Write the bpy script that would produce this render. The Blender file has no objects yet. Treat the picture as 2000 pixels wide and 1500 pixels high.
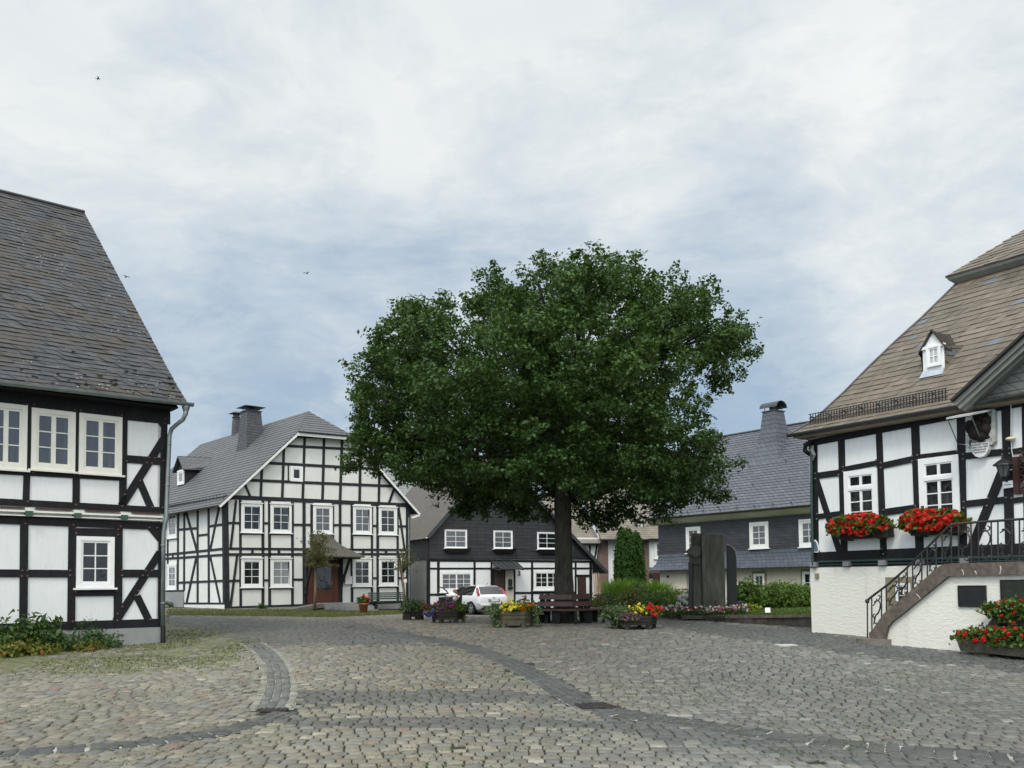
import bpy, math, random
import numpy as np
from mathutils import Vector, Matrix
random.seed(7)
RNG = np.random.default_rng(11)
C = bpy.context.scene.collection
SC = bpy.context.scene
V = Vector
# ------------------------------------------------------------------ camera
FPX = 1800.0; TANP = 0.05; ROLL = -0.0105; SHY = 0.1525; EYE = 2.0
CAM = V((0, 0, EYE))
RM = Matrix.Rotation(math.pi/2 + math.atan(TANP), 3, 'X') @ Matrix.Rotation(ROLL, 3, 'Z')
RMI = RM.transposed()
cam_d = bpy.data.cameras.new('camera'); cam = bpy.data.objects.new('camera', cam_d); C.objects.link(cam)
cam.matrix_world = Matrix.Translation(CAM) @ RM.to_4x4()
cam_d.sensor_width = 36; cam_d.lens = FPX/2000*36; cam_d.shift_y = SHY; cam_d.clip_end = 3000; cam_d.clip_start = .1
SC.camera = cam
def ray(px, py):
    return RM @ V(((px-1000)/FPX, (750-py)/FPX + 2000*SHY/FPX, -1))
def at(px, py, d):
    r = ray(px, py); return CAM + r*(d/r.y)
def proj(P):
    q = RMI @ (V(P)-CAM)
    return (1000 - FPX*q.x/q.z, 750 + FPX*q.y/q.z + 2000*SHY)
RMI_np = np.array(RMI)
def proj_np(P):
    q = (P - np.array(CAM)) @ RMI_np.T
    return np.stack([1000 - FPX*q[:, 0]/q[:, 2], 750 + FPX*q[:, 1]/q[:, 2] + 2000*SHY], 1)
def horizon(px):
    a = ray(px, 1000).z; b = ray(px, 1300).z
    return 1000 + 300*a/(a-b)
# ------------------------------------------------------------------ objects
WL = {}
def tag(o, label=None, cat=None, group=None, kind=None):
    if label: o['label'] = label
    if cat: o['category'] = cat
    if group: o['group'] = group
    if kind: o['kind'] = kind
    return o
def thing(name, label, cat, loc, group=None):
    o = bpy.data.objects.new(name, None); C.objects.link(o); o.empty_display_size = .2
    o.location = loc; WL[o.name] = V(loc)
    return tag(o, label, cat, group)
def link_mesh(name, me, parent, loc):
    o = bpy.data.objects.new(name, me); C.objects.link(o)
    if parent is not None:
        o.parent = parent; WL[o.name] = WL[parent.name].copy()
    else:
        o.location = loc; WL[o.name] = V(loc)
    return o
class MB:
    def __init__(s): s.v = []; s.f = []; s.m = []; s.uv = []; s.hasuv = False
    def face(s, pts, m=0, uv=None):
        i = len(s.v); s.v += [tuple(p) for p in pts]; s.f.append(tuple(range(i, i+len(pts)))); s.m.append(m)
        s.uv += (uv if uv else [(0, 0)]*len(pts)); s.hasuv |= uv is not None
    def hexa(s, b, t, m=0):            # 4 bottom pts, 4 top pts (shared verts)
        i = len(s.v); s.v += [tuple(p) for p in b+t]
        fs = [(3, 2, 1, 0), (4, 5, 6, 7)] + [(k, (k+1) % 4, 4+(k+1) % 4, 4+k) for k in range(4)]
        for f in fs: s.f.append(tuple(i+k for k in f)); s.m.append(m); s.uv += [(0, 0)]*4
    def loft(s, rings, m=0, closed=True, cap=True):
        i = len(s.v); n = len(rings[0])
        for r in rings: s.v += [tuple(p) for p in r]
        for a in range(len(rings)-1):
            for k in range(n if closed else n-1):
                k2 = (k+1) % n
                s.f.append((i+a*n+k, i+a*n+k2, i+(a+1)*n+k2, i+(a+1)*n+k)); s.m.append(m); s.uv += [(0, 0)]*4
        if cap and closed:
            s.f.append(tuple(i+k for k in reversed(range(n)))); s.m.append(m); s.uv += [(0, 0)]*n
            j = i+(len(rings)-1)*n
            s.f.append(tuple(j+k for k in range(n))); s.m.append(m); s.uv += [(0, 0)]*n
    def fbox(s, F, u0, u1, z0, z1, n0, n1, m=0):
        P = F.pt
        s.hexa([P(u0, z0, n0), P(u1, z0, n0), P(u1, z0, n1), P(u0, z0, n1)], [P(u0, z1, n0), P(u1, z1, n0), P(u1, z1, n1), P(u0, z1, n1)], m)
    def prism(s, F, poly, n0, n1, m=0):
        s.loft([[F.pt(u, z, n0) for u, z in poly], [F.pt(u, z, n1) for u, z in poly]], m)
    def beam(s, F, a, b, w, n0, n1, m=0, ext=0):
        a = V((a[0], a[1])); b = V((b[0], b[1])); d = (b-a).normalized(); q = V((-d.y, d.x))*(w/2)
        a = a-d*ext; b = b+d*ext
        s.prism(F, [a-q, b-q, b+q, a+q], n0, n1, m)
    def box(s, c, sx, sy, sz, rz=0, m=0):   # centre of base
        c = V(c); R = Matrix.Rotation(rz, 3, 'Z')
        q = [R @ V((x*sx/2, y*sy/2, 0)) for x, y in ((-1, -1), (1, -1), (1, 1), (-1, 1))]
        s.hexa([c+p for p in q], [c+p+V((0, 0, sz)) for p in q], m)
    def bar(s, a, b, w, h, m=0, up=(0, 0, 1)):
        a = V(a); b = V(b); d = (b-a).normalized(); up = V(up)
        if abs(d.dot(up)) > .95: up = V((1, 0, 0))
        x = d.cross(up).normalized()*(w/2); y = x.cross(d).normalized()*(h/2)
        r = lambda p: [p-x-y, p+x-y, p+x+y, p-x+y]
        s.hexa(r(a), r(b), m)
    def tube(s, pts, r, seg=8, m=0, cap=True):
        pts = [V(p) for p in pts]; n = len(pts); rings = []
        rs = r if isinstance(r, (list, tuple)) else [r]*n
        ref = None
        for i, p in enumerate(pts):
            d = (pts[min(i+1, n-1)]-pts[max(i-1, 0)]).normalized()
            if ref is None:
                ref = V((0, 0, 1)) if abs(d.z) < .9 else V((1, 0, 0))
            x = d.cross(ref)
            if x.length < 1e-4: x = d.cross(V((0, 1, 0)))
            x.normalize(); y = d.cross(x); ref = -y if False else ref
            rings.append([p+(x*math.cos(t)+y*math.sin(t))*rs[i] for t in [2*math.pi*k/seg for k in range(seg)]])
        s.loft(rings, m, True, cap)
    def lathe(s, c, prof, seg=16, m=0):
        c = V(c)
        s.loft([[c+V((r*math.cos(2*math.pi*k/seg), r*math.sin(2*math.pi*k/seg), z)) for k in range(seg)] for r, z in prof], m)
    def ball(s, c, r, seg=8, rings=5, m=0, sc=(1, 1, 1)):
        c = V(c); R = []
        for i in range(rings+1):
            t = math.pi*(i/rings)*.98+.01
            R.append([c+V((sc[0]*r*math.sin(t)*math.cos(2*math.pi*k/seg), sc[1]*r*math.sin(t)*math.sin(2*math.pi*k/seg), -sc[2]*r*math.cos(t))) for k in range(seg)])
        s.loft(R, m)
    def build(s, name, mats, parent=None, smooth=False, loc=None):
        if not isinstance(mats, (list, tuple)): mats = [mats]
        if parent is not None: L = WL[parent.name]
        elif loc is not None: L = V(loc)
        else:
            a = np.array(s.v); L = V((a[:, 0].mean(), a[:, 1].mean(), a[:, 2].min()))
        me = bpy.data.meshes.new(name)
        me.from_pydata([(x-L.x, y-L.y, z-L.z) for x, y, z in s.v], [], s.f)
        for m in mats: me.materials.append(m)
        me.polygons.foreach_set('material_index', s.m)
        if smooth: me.polygons.foreach_set('use_smooth', [True]*len(s.f))
        if s.hasuv:
            l = me.uv_layers.new(name='UVMap'); l.data.foreach_set('uv', [c for p in s.uv for c in p])
        me.update()
        return link_mesh(name, me, parent, L)
def mesh_np(name, Vv, Fq, mat, parent=None, smooth=False, col=None, loc=None):
    """Vv (n,3) world verts, Fq (m,k) faces; col (n,3 or 4) optional colour attribute."""
    if parent is not None: L = WL[parent.name]
    elif loc is not None: L = V(loc)
    else: L = V((float(Vv[:, 0].mean()), float(Vv[:, 1].mean()), float(Vv[:, 2].min())))
    me = bpy.data.meshes.new(name); n = len(Vv); m, k = Fq.shape
    me.vertices.add(n); me.vertices.foreach_set('co', (Vv-np.array(L)).astype(np.float32).ravel())
    me.loops.add(m*k); me.loops.foreach_set('vertex_index', Fq.astype(np.int32).ravel())
    me.polygons.add(m); me.polygons.foreach_set('loop_start', np.arange(0, m*k, k, dtype=np.int32))
    me.update(calc_edges=True)
    if smooth: me.polygons.foreach_set('use_smooth', np.ones(m, dtype=bool))
    if col is not None:
        a = me.color_attributes.new('Col', 'FLOAT_COLOR', 'POINT')
        c = np.ones((n, 4), np.float32); c[:, :col.shape[1]] = col
        a.data.foreach_set('color', c.ravel())
    me.materials.append(mat)
    return link_mesh(name, me, parent, L)
# ------------------------------------------------------------------ facade planes
class Fac:
    def __init__(s, O, U):
        s.O = V(O); s.U = V((U[0], U[1], 0)).normalized(); s.N = s.U.cross(V((0, 0, 1)))
    @classmethod
    def vp(cls, px, py, d, vx, sgn=1):
        return cls(at(px, py, d), ray(vx, horizon(vx))*sgn)
    def uz(s, px, py, n=0):
        r = ray(px, py); t = s.N.dot(s.O+s.N*n-CAM)/s.N.dot(r); P = CAM+r*t
        return ((P-s.O).dot(s.U), P.z)
    def pt(s, u, z, n=0):
        p = s.O+s.U*u+s.N*n; return V((p.x, p.y, z))
    def px(s, px, py, n=0): return s.pt(*s.uz(px, py, n), n)
    def scale(s, px, py, n=0):          # metres per pixel there
        r = ray(px, py); t = s.N.dot(s.O+s.N*n-CAM)/s.N.dot(r); return t/FPX
    def shift(s, n=0, u=0): return Fac(s.O+s.N*n+s.U*u, s.U)
    def tim(s, mb, x1, y1, x2, y2, w, n1=.025, n=0, m=0, ext=.0):
        sc = s.scale((x1+x2)/2, (y1+y2)/2)
        xm, ym = (x1+x2)/2, (y1+y2)/2
        du = abs(s.uz(xm+.5, ym)[0]-s.uz(xm-.5, ym)[0])
        dx, dy = x2-x1, y2-y1; L = math.hypot(dx, dy); wv = abs(dy)/L
        ww = w*((1-wv)*sc+wv*du)
        s.ct = getattr(s, 'ct', 0)+1
        mb.beam(s, s.uz(x1, y1, n), s.uz(x2, y2, n), ww, n-.02, n+n1+.0006*(s.ct % 17), m, ext)
    def rect(s, x0, y0, x1, y1, n=0):
        xm, ym = (x0+x1)/2, (y0+y1)/2
        return s.uz(x0, ym, n)[0], s.uz(x1, ym, n)[0], s.uz(xm, y1, n)[1], s.uz(xm, y0, n)[1]
# ------------------------------------------------------------------ materials
def sock(x): return isinstance(x, bpy.types.NodeSocket)
class NT:
    def __init__(s, m):
        m.use_nodes = True; s.t = m.node_tree; s.t.nodes.clear()
    def n(s, typ, ins=None, **kw):
        n = s.t.nodes.new(typ)
        for k, v in kw.items(): setattr(n, k, v)
        for k, v in (ins or {}).items():
            i = n.inputs[k]
            if sock(v): s.t.links.new(v, i)
            else: i.default_value = v
        return n
    def m(s, op, a, b=0.0, c=0.0):
        n = s.t.nodes.new('ShaderNodeMath'); n.operation = op
        for i, x in enumerate((a, b, c)):
            if sock(x): s.t.links.new(x, n.inputs[i])
            else: n.inputs[i].default_value = x
        return n.outputs[0]
    def mix(s, f, a, b, mode='MIX'):
        n = s.t.nodes.new('ShaderNodeMix'); n.data_type = 'RGBA'; n.blend_type = mode
        for i, x in ((0, f), (6, a), (7, b)):
            if sock(x): s.t.links.new(x, n.inputs[i])
            else: n.inputs[i].default_value = x if i == 0 else (*x[:3], 1)
        return n.outputs[2]
    def noise(s, scale, detail=3, vec=None, rough=.5, dist=0):
        n = s.n('ShaderNodeTexNoise', {'Scale': scale, 'Detail': detail, 'Roughness': rough, 'Distortion': dist})
        if vec is not None: s.t.links.new(vec, n.inputs['Vector'])
        return n.outputs[0]
    def ramp(s, f, lo, hi):
        n = s.t.nodes.new('ShaderNodeMapRange'); n.clamp = True
        s.t.links.new(f, n.inputs[0]); n.inputs[1].default_value = lo; n.inputs[2].default_value = hi
        return n.outputs[0]
    def bump(s, h, strength=.3, dist=.02, nrm=None):
        n = s.n('ShaderNodeBump', {'Strength': strength, 'Distance': dist, 'Height': h})
        if nrm is not None: s.t.links.new(nrm, n.inputs['Normal'])
        return n.outputs[0]
    def pos(s, sx=1, sy=1, sz=1):
        g = s.n('ShaderNodeNewGeometry').outputs['Position']
        if (sx, sy, sz) == (1, 1, 1): return g
        return s.n('ShaderNodeMapping', {'Vector': g, 'Scale': (sx, sy, sz)}).outputs[0]
    def out(s, col, rough=.7, nrm=None, metal=0.0, spec=.5, trans=None, coat=0):
        b = s.n('ShaderNodeBsdfPrincipled', {'Roughness': rough, 'Metallic': metal, 'Specular IOR Level': spec, 'Coat Weight': coat})
        if sock(col): s.t.links.new(col, b.inputs['Base Color'])
        else: b.inputs['Base Color'].default_value = (*col[:3], 1)
        if nrm is not None: s.t.links.new(nrm, b.inputs['Normal'])
        sh = b.outputs[0]
        if trans is not None:
            t = s.n('ShaderNodeBsdfTranslucent')
            c = trans[1]
            if sock(c): s.t.links.new(c, t.inputs[0])
            else: t.inputs[0].default_value = (*c[:3], 1)
            sh = s.n('ShaderNodeMixShader', {0: trans[0], 1: sh, 2: t.outputs[0]}).outputs[0]
        o = s.n('ShaderNodeOutputMaterial', {0: sh}); return b
def new(name):
    m = bpy.data.materials.new(name); return m, NT(m)
def hx(h, k=1.0):
    r = [int(h[i:i+2], 16)/255 for i in (0, 2, 4)]
    return tuple(k*((c/12.92) if c <= .04045 else ((c+.055)/1.055)**2.4) for c in r)
def plain(name, col, rough=.6, var=.12, scale=6, bump=0, bscale=40, metal=0, spec=.5, coat=0, col2=None, c2=(.5, .7), stretch=(1, 1, 1)):
    m, t = new(name); p = t.pos(*stretch)
    f = t.noise(scale, 4, p)
    c = t.mix(t.ramp(f, .3, .7), tuple(x*(1-var) for x in col), tuple(min(1, x*(1+var)) for x in col))
    if col2: c = t.mix(t.ramp(t.noise(scale*.37, 5, p, .65), *c2), c, col2)
    nrm = t.bump(t.noise(bscale, 3, p), bump, .02) if bump else None
    t.out(c, rough, nrm, metal, spec, None, coat); return m
def roofmat(name, col, var, w, h, skew, col2=None, c2=(.5, .65), spots=0, gap=.5, odd=None, rough=.55, island=False):
    """scaled tile courses from the UV (metres along eave / up the slope)."""
    m, t = new(name)
    uv = t.n('ShaderNodeUVMap').outputs[0]; s = t.n('ShaderNodeSeparateXYZ', {0: uv})
    wob = t.m('MULTIPLY', t.m('SUBTRACT', t.noise(1.3, 2, uv), .5), .03)
    vv = t.m('DIVIDE', t.m('ADD', s.outputs[1], wob), h); row = t.m('FLOOR', vv); fv = t.m('FRACT', vv)
    curve = t.m('MULTIPLY', t.m('POWER', fv, 1.6), skew)
    rr = t.n('ShaderNodeTexWhiteNoise', {'W': row}, noise_dimensions='1D').outputs[0]
    xx = t.m('ADD', t.m('DIVIDE', s.outputs[0], w), t.m('ADD', t.m('ADD', t.m('MULTIPLY', row, skew), curve), t.m('MULTIPLY', rr, .18)))
    ix = t.m('FLOOR', xx); fx = t.m('FRACT', xx)
    rnd = t.n('ShaderNodeTexWhiteNoise', {'Vector': t.n('ShaderNodeCombineXYZ', {0: ix, 1: row}).outputs[0]}, noise_dimensions='2D').outputs[0]
    pos = t.pos()
    if island: rnd = t.n('ShaderNodeNewGeometry').outputs['Random Per Island']
    c = t.mix(rnd, tuple(x*(1-var) for x in col), tuple(x*(1+var) for x in col))
    c = t.mix(t.ramp(t.noise(2.2, 4, pos), .35, .7), c, tuple(x*.78 for x in col))
    if col2: c = t.mix(t.ramp(t.noise(.9, 6, pos, .7), *c2), c, col2)
    if odd: c = t.mix(t.m('GREATER_THAN', rnd, .985), c, odd)
    if spots:
        vn = t.n('ShaderNodeTexVoronoi', {'Vector': pos, 'Scale': 7.0}).outputs[0]
        big = t.ramp(t.noise(.7, 3, pos), .48, .62)
        c = t.mix(t.m('MULTIPLY', t.m('LESS_THAN', t.m('ADD', vn, t.m('MULTIPLY', t.noise(23, 3, pos), .25)), .25), t.m('MULTIPLY', big, spots)), c, (.42, .41, .36))
    g1 = t.m('LESS_THAN', fv, .13); g2 = t.m('LESS_THAN', fx, .075)
    gm = t.m('MULTIPLY', t.m('MAXIMUM', g1, g2), gap)
    if not island: c = t.mix(gm, c, tuple(x*.12 for x in col))
    if island:
        t.out(c, rough, t.bump(t.noise(9, 4, pos), .5, .02), 0, .4); return m
    hgt = t.m('ADD', t.m('MULTIPLY', t.m('SUBTRACT', 1, fv), .7), t.m('ADD', t.m('MULTIPLY', rnd, .35), t.m('MULTIPLY', t.m('SUBTRACT', 0, t.m('MAXIMUM', g1, g2)), .6)))
    t.out(c, rough, t.bump(hgt, .55, .03), 0, .4)
    return m
M = {}
def mk():
    def plaster(name, col, dirt, bs, bst, stretch=(1, 1, 1)):
        m, t = new(name); p = t.pos()
        c = t.mix(t.ramp(t.noise(1.1, 5, p, .6), .35, .75), col, tuple(x*y for x, y in zip(col, dirt)))
        c = t.mix(t.m('MULTIPLY', t.ramp(t.noise(5, 4, t.pos(3, 3, .4), .7), .5, .8), .42), c, tuple(x*.72 for x in col))
        h = t.m('ADD', t.noise(bs, 3, t.pos(*stretch)), t.m('MULTIPLY', t.noise(2.5, 2, p), .8))
        t.out(c, .85, t.bump(h, bst, .02), 0, .25); M[name] = m
    plaster('white_plaster', (.76, .77, .765), (.93, .93, .91), 30, .16)
    plaster('dull_plaster', (.72, .72, .69), (.9, .9, .86), 30, .16)
    plaster('plinth_grey', (.30, .31, .30), (.7, .72, .7), 18, .35)
    plaster('cream_plaster', (.62, .57, .48), (.92, .9, .86), 25, .2)
    plaster('grey_plaster', (.40, .40, .38), (.85, .85, .85), 25, .2)
    # rough cast with horizontal trowel ridges and rain streaks
    m, t = new('roughcast')
    p = t.pos(5, 5, 13); r = t.noise(1.6, 3, p, .6, .6)
    st = t.ramp(t.noise(1, 4, t.pos(5, 5, .35), .7), .55, .8)
    c = t.mix(t.m('MULTIPLY', st, .32), (.72, .70, .62), (.34, .32, .27))
    c = t.mix(t.m('MULTIPLY', t.ramp(t.noise(.8, 4), .55, .8), .35), c, (.5, .46, .38))
    t.out(c, .9, t.bump(r, .5, .028), 0, .2); M['roughcast'] = m
    M['timber'] = plain('timber', (.0075, .008, .0095), .68, .4, 4, .5, 22, spec=.3, col2=(.016, .0165, .017), c2=(.5, .75), stretch=(3, 3, 1.2))
    M['timber_grey'] = plain('timber_grey', (.022, .025, .027), .7, .25, 3, .25, 30, spec=.25)
    M['peg'] = plain('peg', (.13, .045, .04), .6)
    M['peg_grey'] = plain('peg_grey', (.10, .10, .10), .6)
    M['frame_white'] = plain('frame_white', (.80, .80, .78), .35, .03)
    M['frame_cream'] = plain('frame_cream', (.73, .71, .63), .4, .04)
    M['trim_white'] = plain('trim_white', (.72, .72, .69), .5, .08)
    M['trim_grey'] = plain('trim_grey', (.20, .205, .185), .6, .12)
    M['zinc'] = plain('zinc', (.24, .27, .27), .42, .18, 3, metal=.55)
    M['dark_zinc'] = plain('dark_zinc', (.055, .06, .06), .5, .2, 3, metal=.3)
    M['iron'] = plain('iron', (.035, .036, .037), .5, .4, 9, metal=.4, col2=(.10, .06, .035), c2=(.56, .7))
    M['black_iron'] = plain('black_iron', (.012, .012, .013), .45, .2)
    M['brown_stone'] = plain('brown_stone', (.105, .082, .066), .85, .3, 9, .6, 45, col2=(.17, .145, .12), c2=(.5, .7))
    M['step_stone'] = plain('step_stone', (.16, .14, .12), .85, .2, 9, .3, 40)
    M['sandstone'] = plain('sandstone', (.24, .21, .13), .85, .2, 7, .4, 40)
    M['trough_stone'] = plain('trough_stone', (.075, .068, .05), .9, .4, 6, .8, 22, col2=(.15, .14, .11), c2=(.58, .75))
    M['monument_stone'] = plain('monument_stone', (.085, .082, .066), .85, .3, 3, .5, 26, col2=(.045, .05, .038), c2=(.45, .6), stretch=(2.5, 2.5, .6))
    M['dark_slab'] = plain('dark_slab', (.012, .014, .014), .6, .3, 5)
    M['bronze'] = plain('bronze', (.012, .013, .014), .5, .3, 8, .2, 30, metal=.2)
    M['bronze_green'] = plain('bronze_green', (.018, .022, .016), .5, .3, 8, .2, 30, metal=.2)
    M['garden_wall'] = plain('garden_wall', (.05, .045, .038), .9, .4, 5, .9, 9, col2=(.09, .085, .07), c2=(.55, .7))
    M['moss'] = plain('moss', (.06, .075, .02), .95, .4, 12, .5, 60)
    M['brown_wood'] = plain('brown_wood', (.066, .026, .02), .55, .3, 5, .2, 30)
    M['door_wood'] = plain('door_wood', (.085, .025, .012), .45, .3, 3, .2, 20, stretch=(8, 8, .8))
    M['dark_door'] = plain('dark_door', (.045, .022, .017), .5, .3, 3, stretch=(8, 8, .8))
    M['tub_wood'] = plain('tub_wood', (.024, .02, .015), .85, .4, 5, .4, 24, col2=(.05, .042, .02), c2=(.55, .75))
    M['tub_wood_light'] = plain('tub_wood_light', (.075, .066, .038), .8, .35, 5, .4, 24)
    M['plank_wood'] = plain('plank_wood', (.34, .24, .15), .7, .3, 4, .3, 20, stretch=(9, 9, .5))
    M['bench_green'] = plain('bench_green', (.018, .05, .035), .5, .3)
    M['soil'] = plain('soil', (.03, .022, .015), .95, .4, 20, .6, 60)
    M['terracotta'] = plain('terracotta', (.30, .10, .055), .75, .15, 9)
    M['limb_bark'] = plain('limb_bark', (.022, .018, .014), .95, .3, 6)
    M['bark'] = plain('bark', (.045, .040, .030), .9, .5, 5, 1.0, 9, col2=(.06, .065, .04), c2=(.5, .7), stretch=(3, 3, .6))
    M['sapling_bark'] = plain('sapling_bark', (.13, .105, .07), .85, .25, 6)
    M['slate_canopy'] = plain('slate_canopy', (.075, .07, .055), .8, .3, 9, .5, 30)
    M['brick'] = None
    m, t = new('brick'); p = t.n('ShaderNodeUVMap').outputs[0]
    b = t.n('ShaderNodeTexBrick', {'Vector': p, 'Color1': (.15, .07, .052, 1), 'Color2': (.11, .05, .04, 1), 'Mortar': (.22, .19, .17, 1), 'Scale': 1.0, 'Mortar Size': .012, 'Brick Width': .24, 'Row Height': .075})
    t.out(b.outputs[0], .85, t.bump(b.outputs[1], -.4, .02)); M['brick'] = m
    # glass kinds
    def glass(name, col, folds=0, rough=.04, spec=.8):
        m, t = new(name); c = col
        if folds:
            f = t.noise(1, 3, t.pos(14, 14, .7)); c = t.mix(t.ramp(f, .3, .7), tuple(x*.55 for x in col), col)
        wv = t.noise(2.2, 2)
        t.out(c, rough, t.bump(wv, .16, .08), 0, spec, None, .6); M[name] = m
    glass('glass_dark', (.008, .011, .012)); glass('glass_sky_tint', (.055, .07, .095), 1); glass('glass_grey', (.12, .13, .145), 1)  # blue kind: sky reflection put into its grey-blue base colour
    glass('glass_curtain', (.30, .31, .33), 1); glass('glass_light', (.55, .56, .58), 1); glass('car_glass', (.006, .008, .009))
    M['roof_old'] = roofmat('roof_old', (.043, .046, .052), .5, .30, .21, .62, (.046, .038, .030), (.46, .60), 1.0, .95, island=True)
    M['roof_slate'] = roofmat('roof_slate', (.10, .11, .128), .16, .30, .24, .85, None, (.5, .65), 0, .75)
    M['roof_b'] = roofmat('roof_b', (.108, .111, .118), .14, .34, .26, .8, (.10, .10, .10), (.5, .7), 0, .7)
    for nm_, isl in (('roof_tan', True), ('roof_tan_plain', False)): M[nm_] = roofmat(nm_, (.165, .136, .104), .24, .25, .18, .8, (.105, .086, .068), (.5, .68), 0, .92, odd=(.13, .145, .16), island=isl)
    M['roof_brown'] = roofmat('roof_brown', (.105, .09, .075), .2, .3, .17, .0, (.085, .07, .055), (.45, .65), 0, .6)
    M['roof_e'] = roofmat('roof_e', (.20, .17, .135), .18, .3, .24, .5, (.14, .12, .10), (.5, .68), 0, .8)
    M['roof_pale'] = roofmat('roof_pale', (.20, .22, .21), .1, .4, .3, .4, None, (.5, .65), 0, .5)
    M['slate_wall'] = roofmat('slate_wall', (.042, .047, .057), .3, .27, .15, .9, (.055, .047, .052), (.52, .68), 0, .6)
    M['slate_dark'] = roofmat('slate_dark', (.028, .030, .034), .25, .5, .2, .0, None, (.5, .65), 0, .5)
    M['slate_diag'] = roofmat('slate_diag', (.035, .039, .045), .3, .2, .17, .9, None, (.5, .65), 0, .6)
    M['slate_flare'] = roofmat('slate_flare', (.085, .10, .125), .2, .25, .17, .35, None, (.5, .65), 0, .75)
    M['slate_pediment'] = roofmat('slate_pediment', (.13, .135, .125), .12, .28, .17, .7, None, (.5, .65), 0, .75)
    M['chimney_slate'] = roofmat('chimney_slate', (.075, .08, .09), .25, .2, .16, .6, None, (.5, .65), 0, .8)
mk()
def leafmat(name, dark, light, trans=.3, extra=None, rough=.5):
    m, t = new(name)
    g = t.n('ShaderNodeNewGeometry'); a = t.n('ShaderNodeVertexColor', layer_name='Col')
    r = g.outputs['Random Per Island']; s = t.n('ShaderNodeSeparateColor', {0: a.outputs[0]})
    f = t.m('ADD', t.m('MULTIPLY', r, .55), t.m('MULTIPLY', s.outputs[0], .45))
    c = t.mix(f, dark, light)
    if extra: c = t.mix(t.m('GREATER_THAN', r, extra[0]), c, extra[1])
    t.out(c, rough, None, 0, .25, (trans, t.mix(.5, c, (.12, .2, .02)))); M[name] = m
leafmat('leaf_oak', (.009, .026, .008), (.080, .150, .032), .2)
leafmat('leaf_shrub', (.022, .05, .013), (.085, .15, .036), .25)
leafmat('leaf_bright', (.11, .21, .025), (.28, .44, .07), .35)
leafmat('leaf_yellow', (.06, .09, .015), (.26, .26, .04), .3, (.90, (.28, .09, .035)))
leafmat('leaf_fern', (.02, .06, .018), (.08, .15, .04), .3)
leafmat('leaf_bronze', (.05, .065, .014), (.17, .16, .04), .25)
leafmat('leaf_thuja', (.012, .045, .006), (.05, .12, .014), .15)
leafmat('leaf_hedge', (.04, .085, .014), (.16, .25, .04), .25)
leafmat('leaf_silver', (.05, .085, .035), (.17, .235, .11), .25)
leafmat('leaf_geranium', (.03, .07, .012), (.11, .18, .03), .3)
leafmat('leaf_olive', (.05, .05, .018), (.13, .12, .045), .3)
leafmat('grass_blade', (.045, .085, .015), (.11, .18, .03), .3)
leafmat('grass_dry', (.05, .065, .016), (.15, .155, .05), .3)
def petal(name, a, b, extra=None): leafmat(name, a, b, .3, extra, .6)
petal('petal_red', (.50, .008, .010), (.80, .03, .025)); petal('petal_crimson', (.25, .004, .012), (.5, .01, .02))
petal('petal_yellow', (.65, .50, .02), (.85, .72, .10)); petal('petal_magenta', (.28, .015, .20), (.48, .05, .38))
petal('petal_violet', (.10, .06, .25), (.20, .15, .42)); petal('petal_orange', (.55, .08, .015), (.75, .2, .02))
petal('petal_white', (.62, .60, .58), (.80, .80, .78)); petal('petal_plum', (.14, .03, .09), (.30, .09, .2))
petal('petal_bed', (.6, .5, .5), (.8, .78, .76), (.62, (.35, .02, .05)))
# ------------------------------------------------------------------ terrain height from surveyed points (px, py, distance)
CP = [(0, 1500, 9.9), (500, 1500, 9.9), (1000, 1500, 9.9), (1500, 1500, 10), (2000, 1500, 10.2),
      (300, 1350, 14.8), (1000, 1350, 14.95), (1700, 1350, 15.2), (600, 1280, 19.6), (1200, 1280, 19.6),
      (320, 1256, 22.7), (0, 1277, 20.2), (1930, 1288, 18), (1720, 1259, 20.7), (1590, 1236, 23.6), (1003, 1226, 25.8), (1100, 1217, 28.5),
      (1237, 1229, 25.2), (806, 1212, 31), (440, 1190, 45), (800, 1190, 50), (925, 1201, 47.5), (1085, 1188, 55), (330, 1199, 38),
      (1590, 1228, 24.9), (1420, 1217, 27.6), (1300, 1208, 31.1), (1290, 1180, 52)]
_P = [at(*c) for c in CP] + [V(p) for p in ((-30, 0, -.1), (30, 0, -.1), (0, 0, .05), (-60, 40, .8), (60, 40, .6), (-40, 100, .9), (40, 100, .7), (0, 100, .7), (-70, 0, .2), (70, 0, .2), (0, -12, 0), (-25, 30, .8), (30, 26, .6))]
_X = np.array([(p.x, p.y) for p in _P]); _Z = np.array([p.z for p in _P])
def _phi(r2): return .5*r2*np.log(r2+1e-9)
_n = len(_X); _K = _phi(((_X[:, None]-_X[None])**2).sum(2))+np.eye(_n)*.5
_A = np.zeros((_n+3, _n+3)); _A[:_n, :_n] = _K; _A[:_n, _n] = 1; _A[:_n, _n+1:] = _X; _A[_n:, :_n] = _A[:_n, _n:].T
_W = np.linalg.solve(_A, np.concatenate([_Z, np.zeros(3)]))
def zg_np(xy):
    xy = np.asarray(xy, float); out = np.empty(len(xy))
    for i in range(0, len(xy), 20000):
        q = xy[i:i+20000]
        out[i:i+20000] = _phi(((q[:, None]-_X[None])**2).sum(2)) @ _W[:_n] + _W[_n] + q @ _W[_n+1:]
    return out
def zg(x, y): return float(zg_np([(x, y)])[0])
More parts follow.
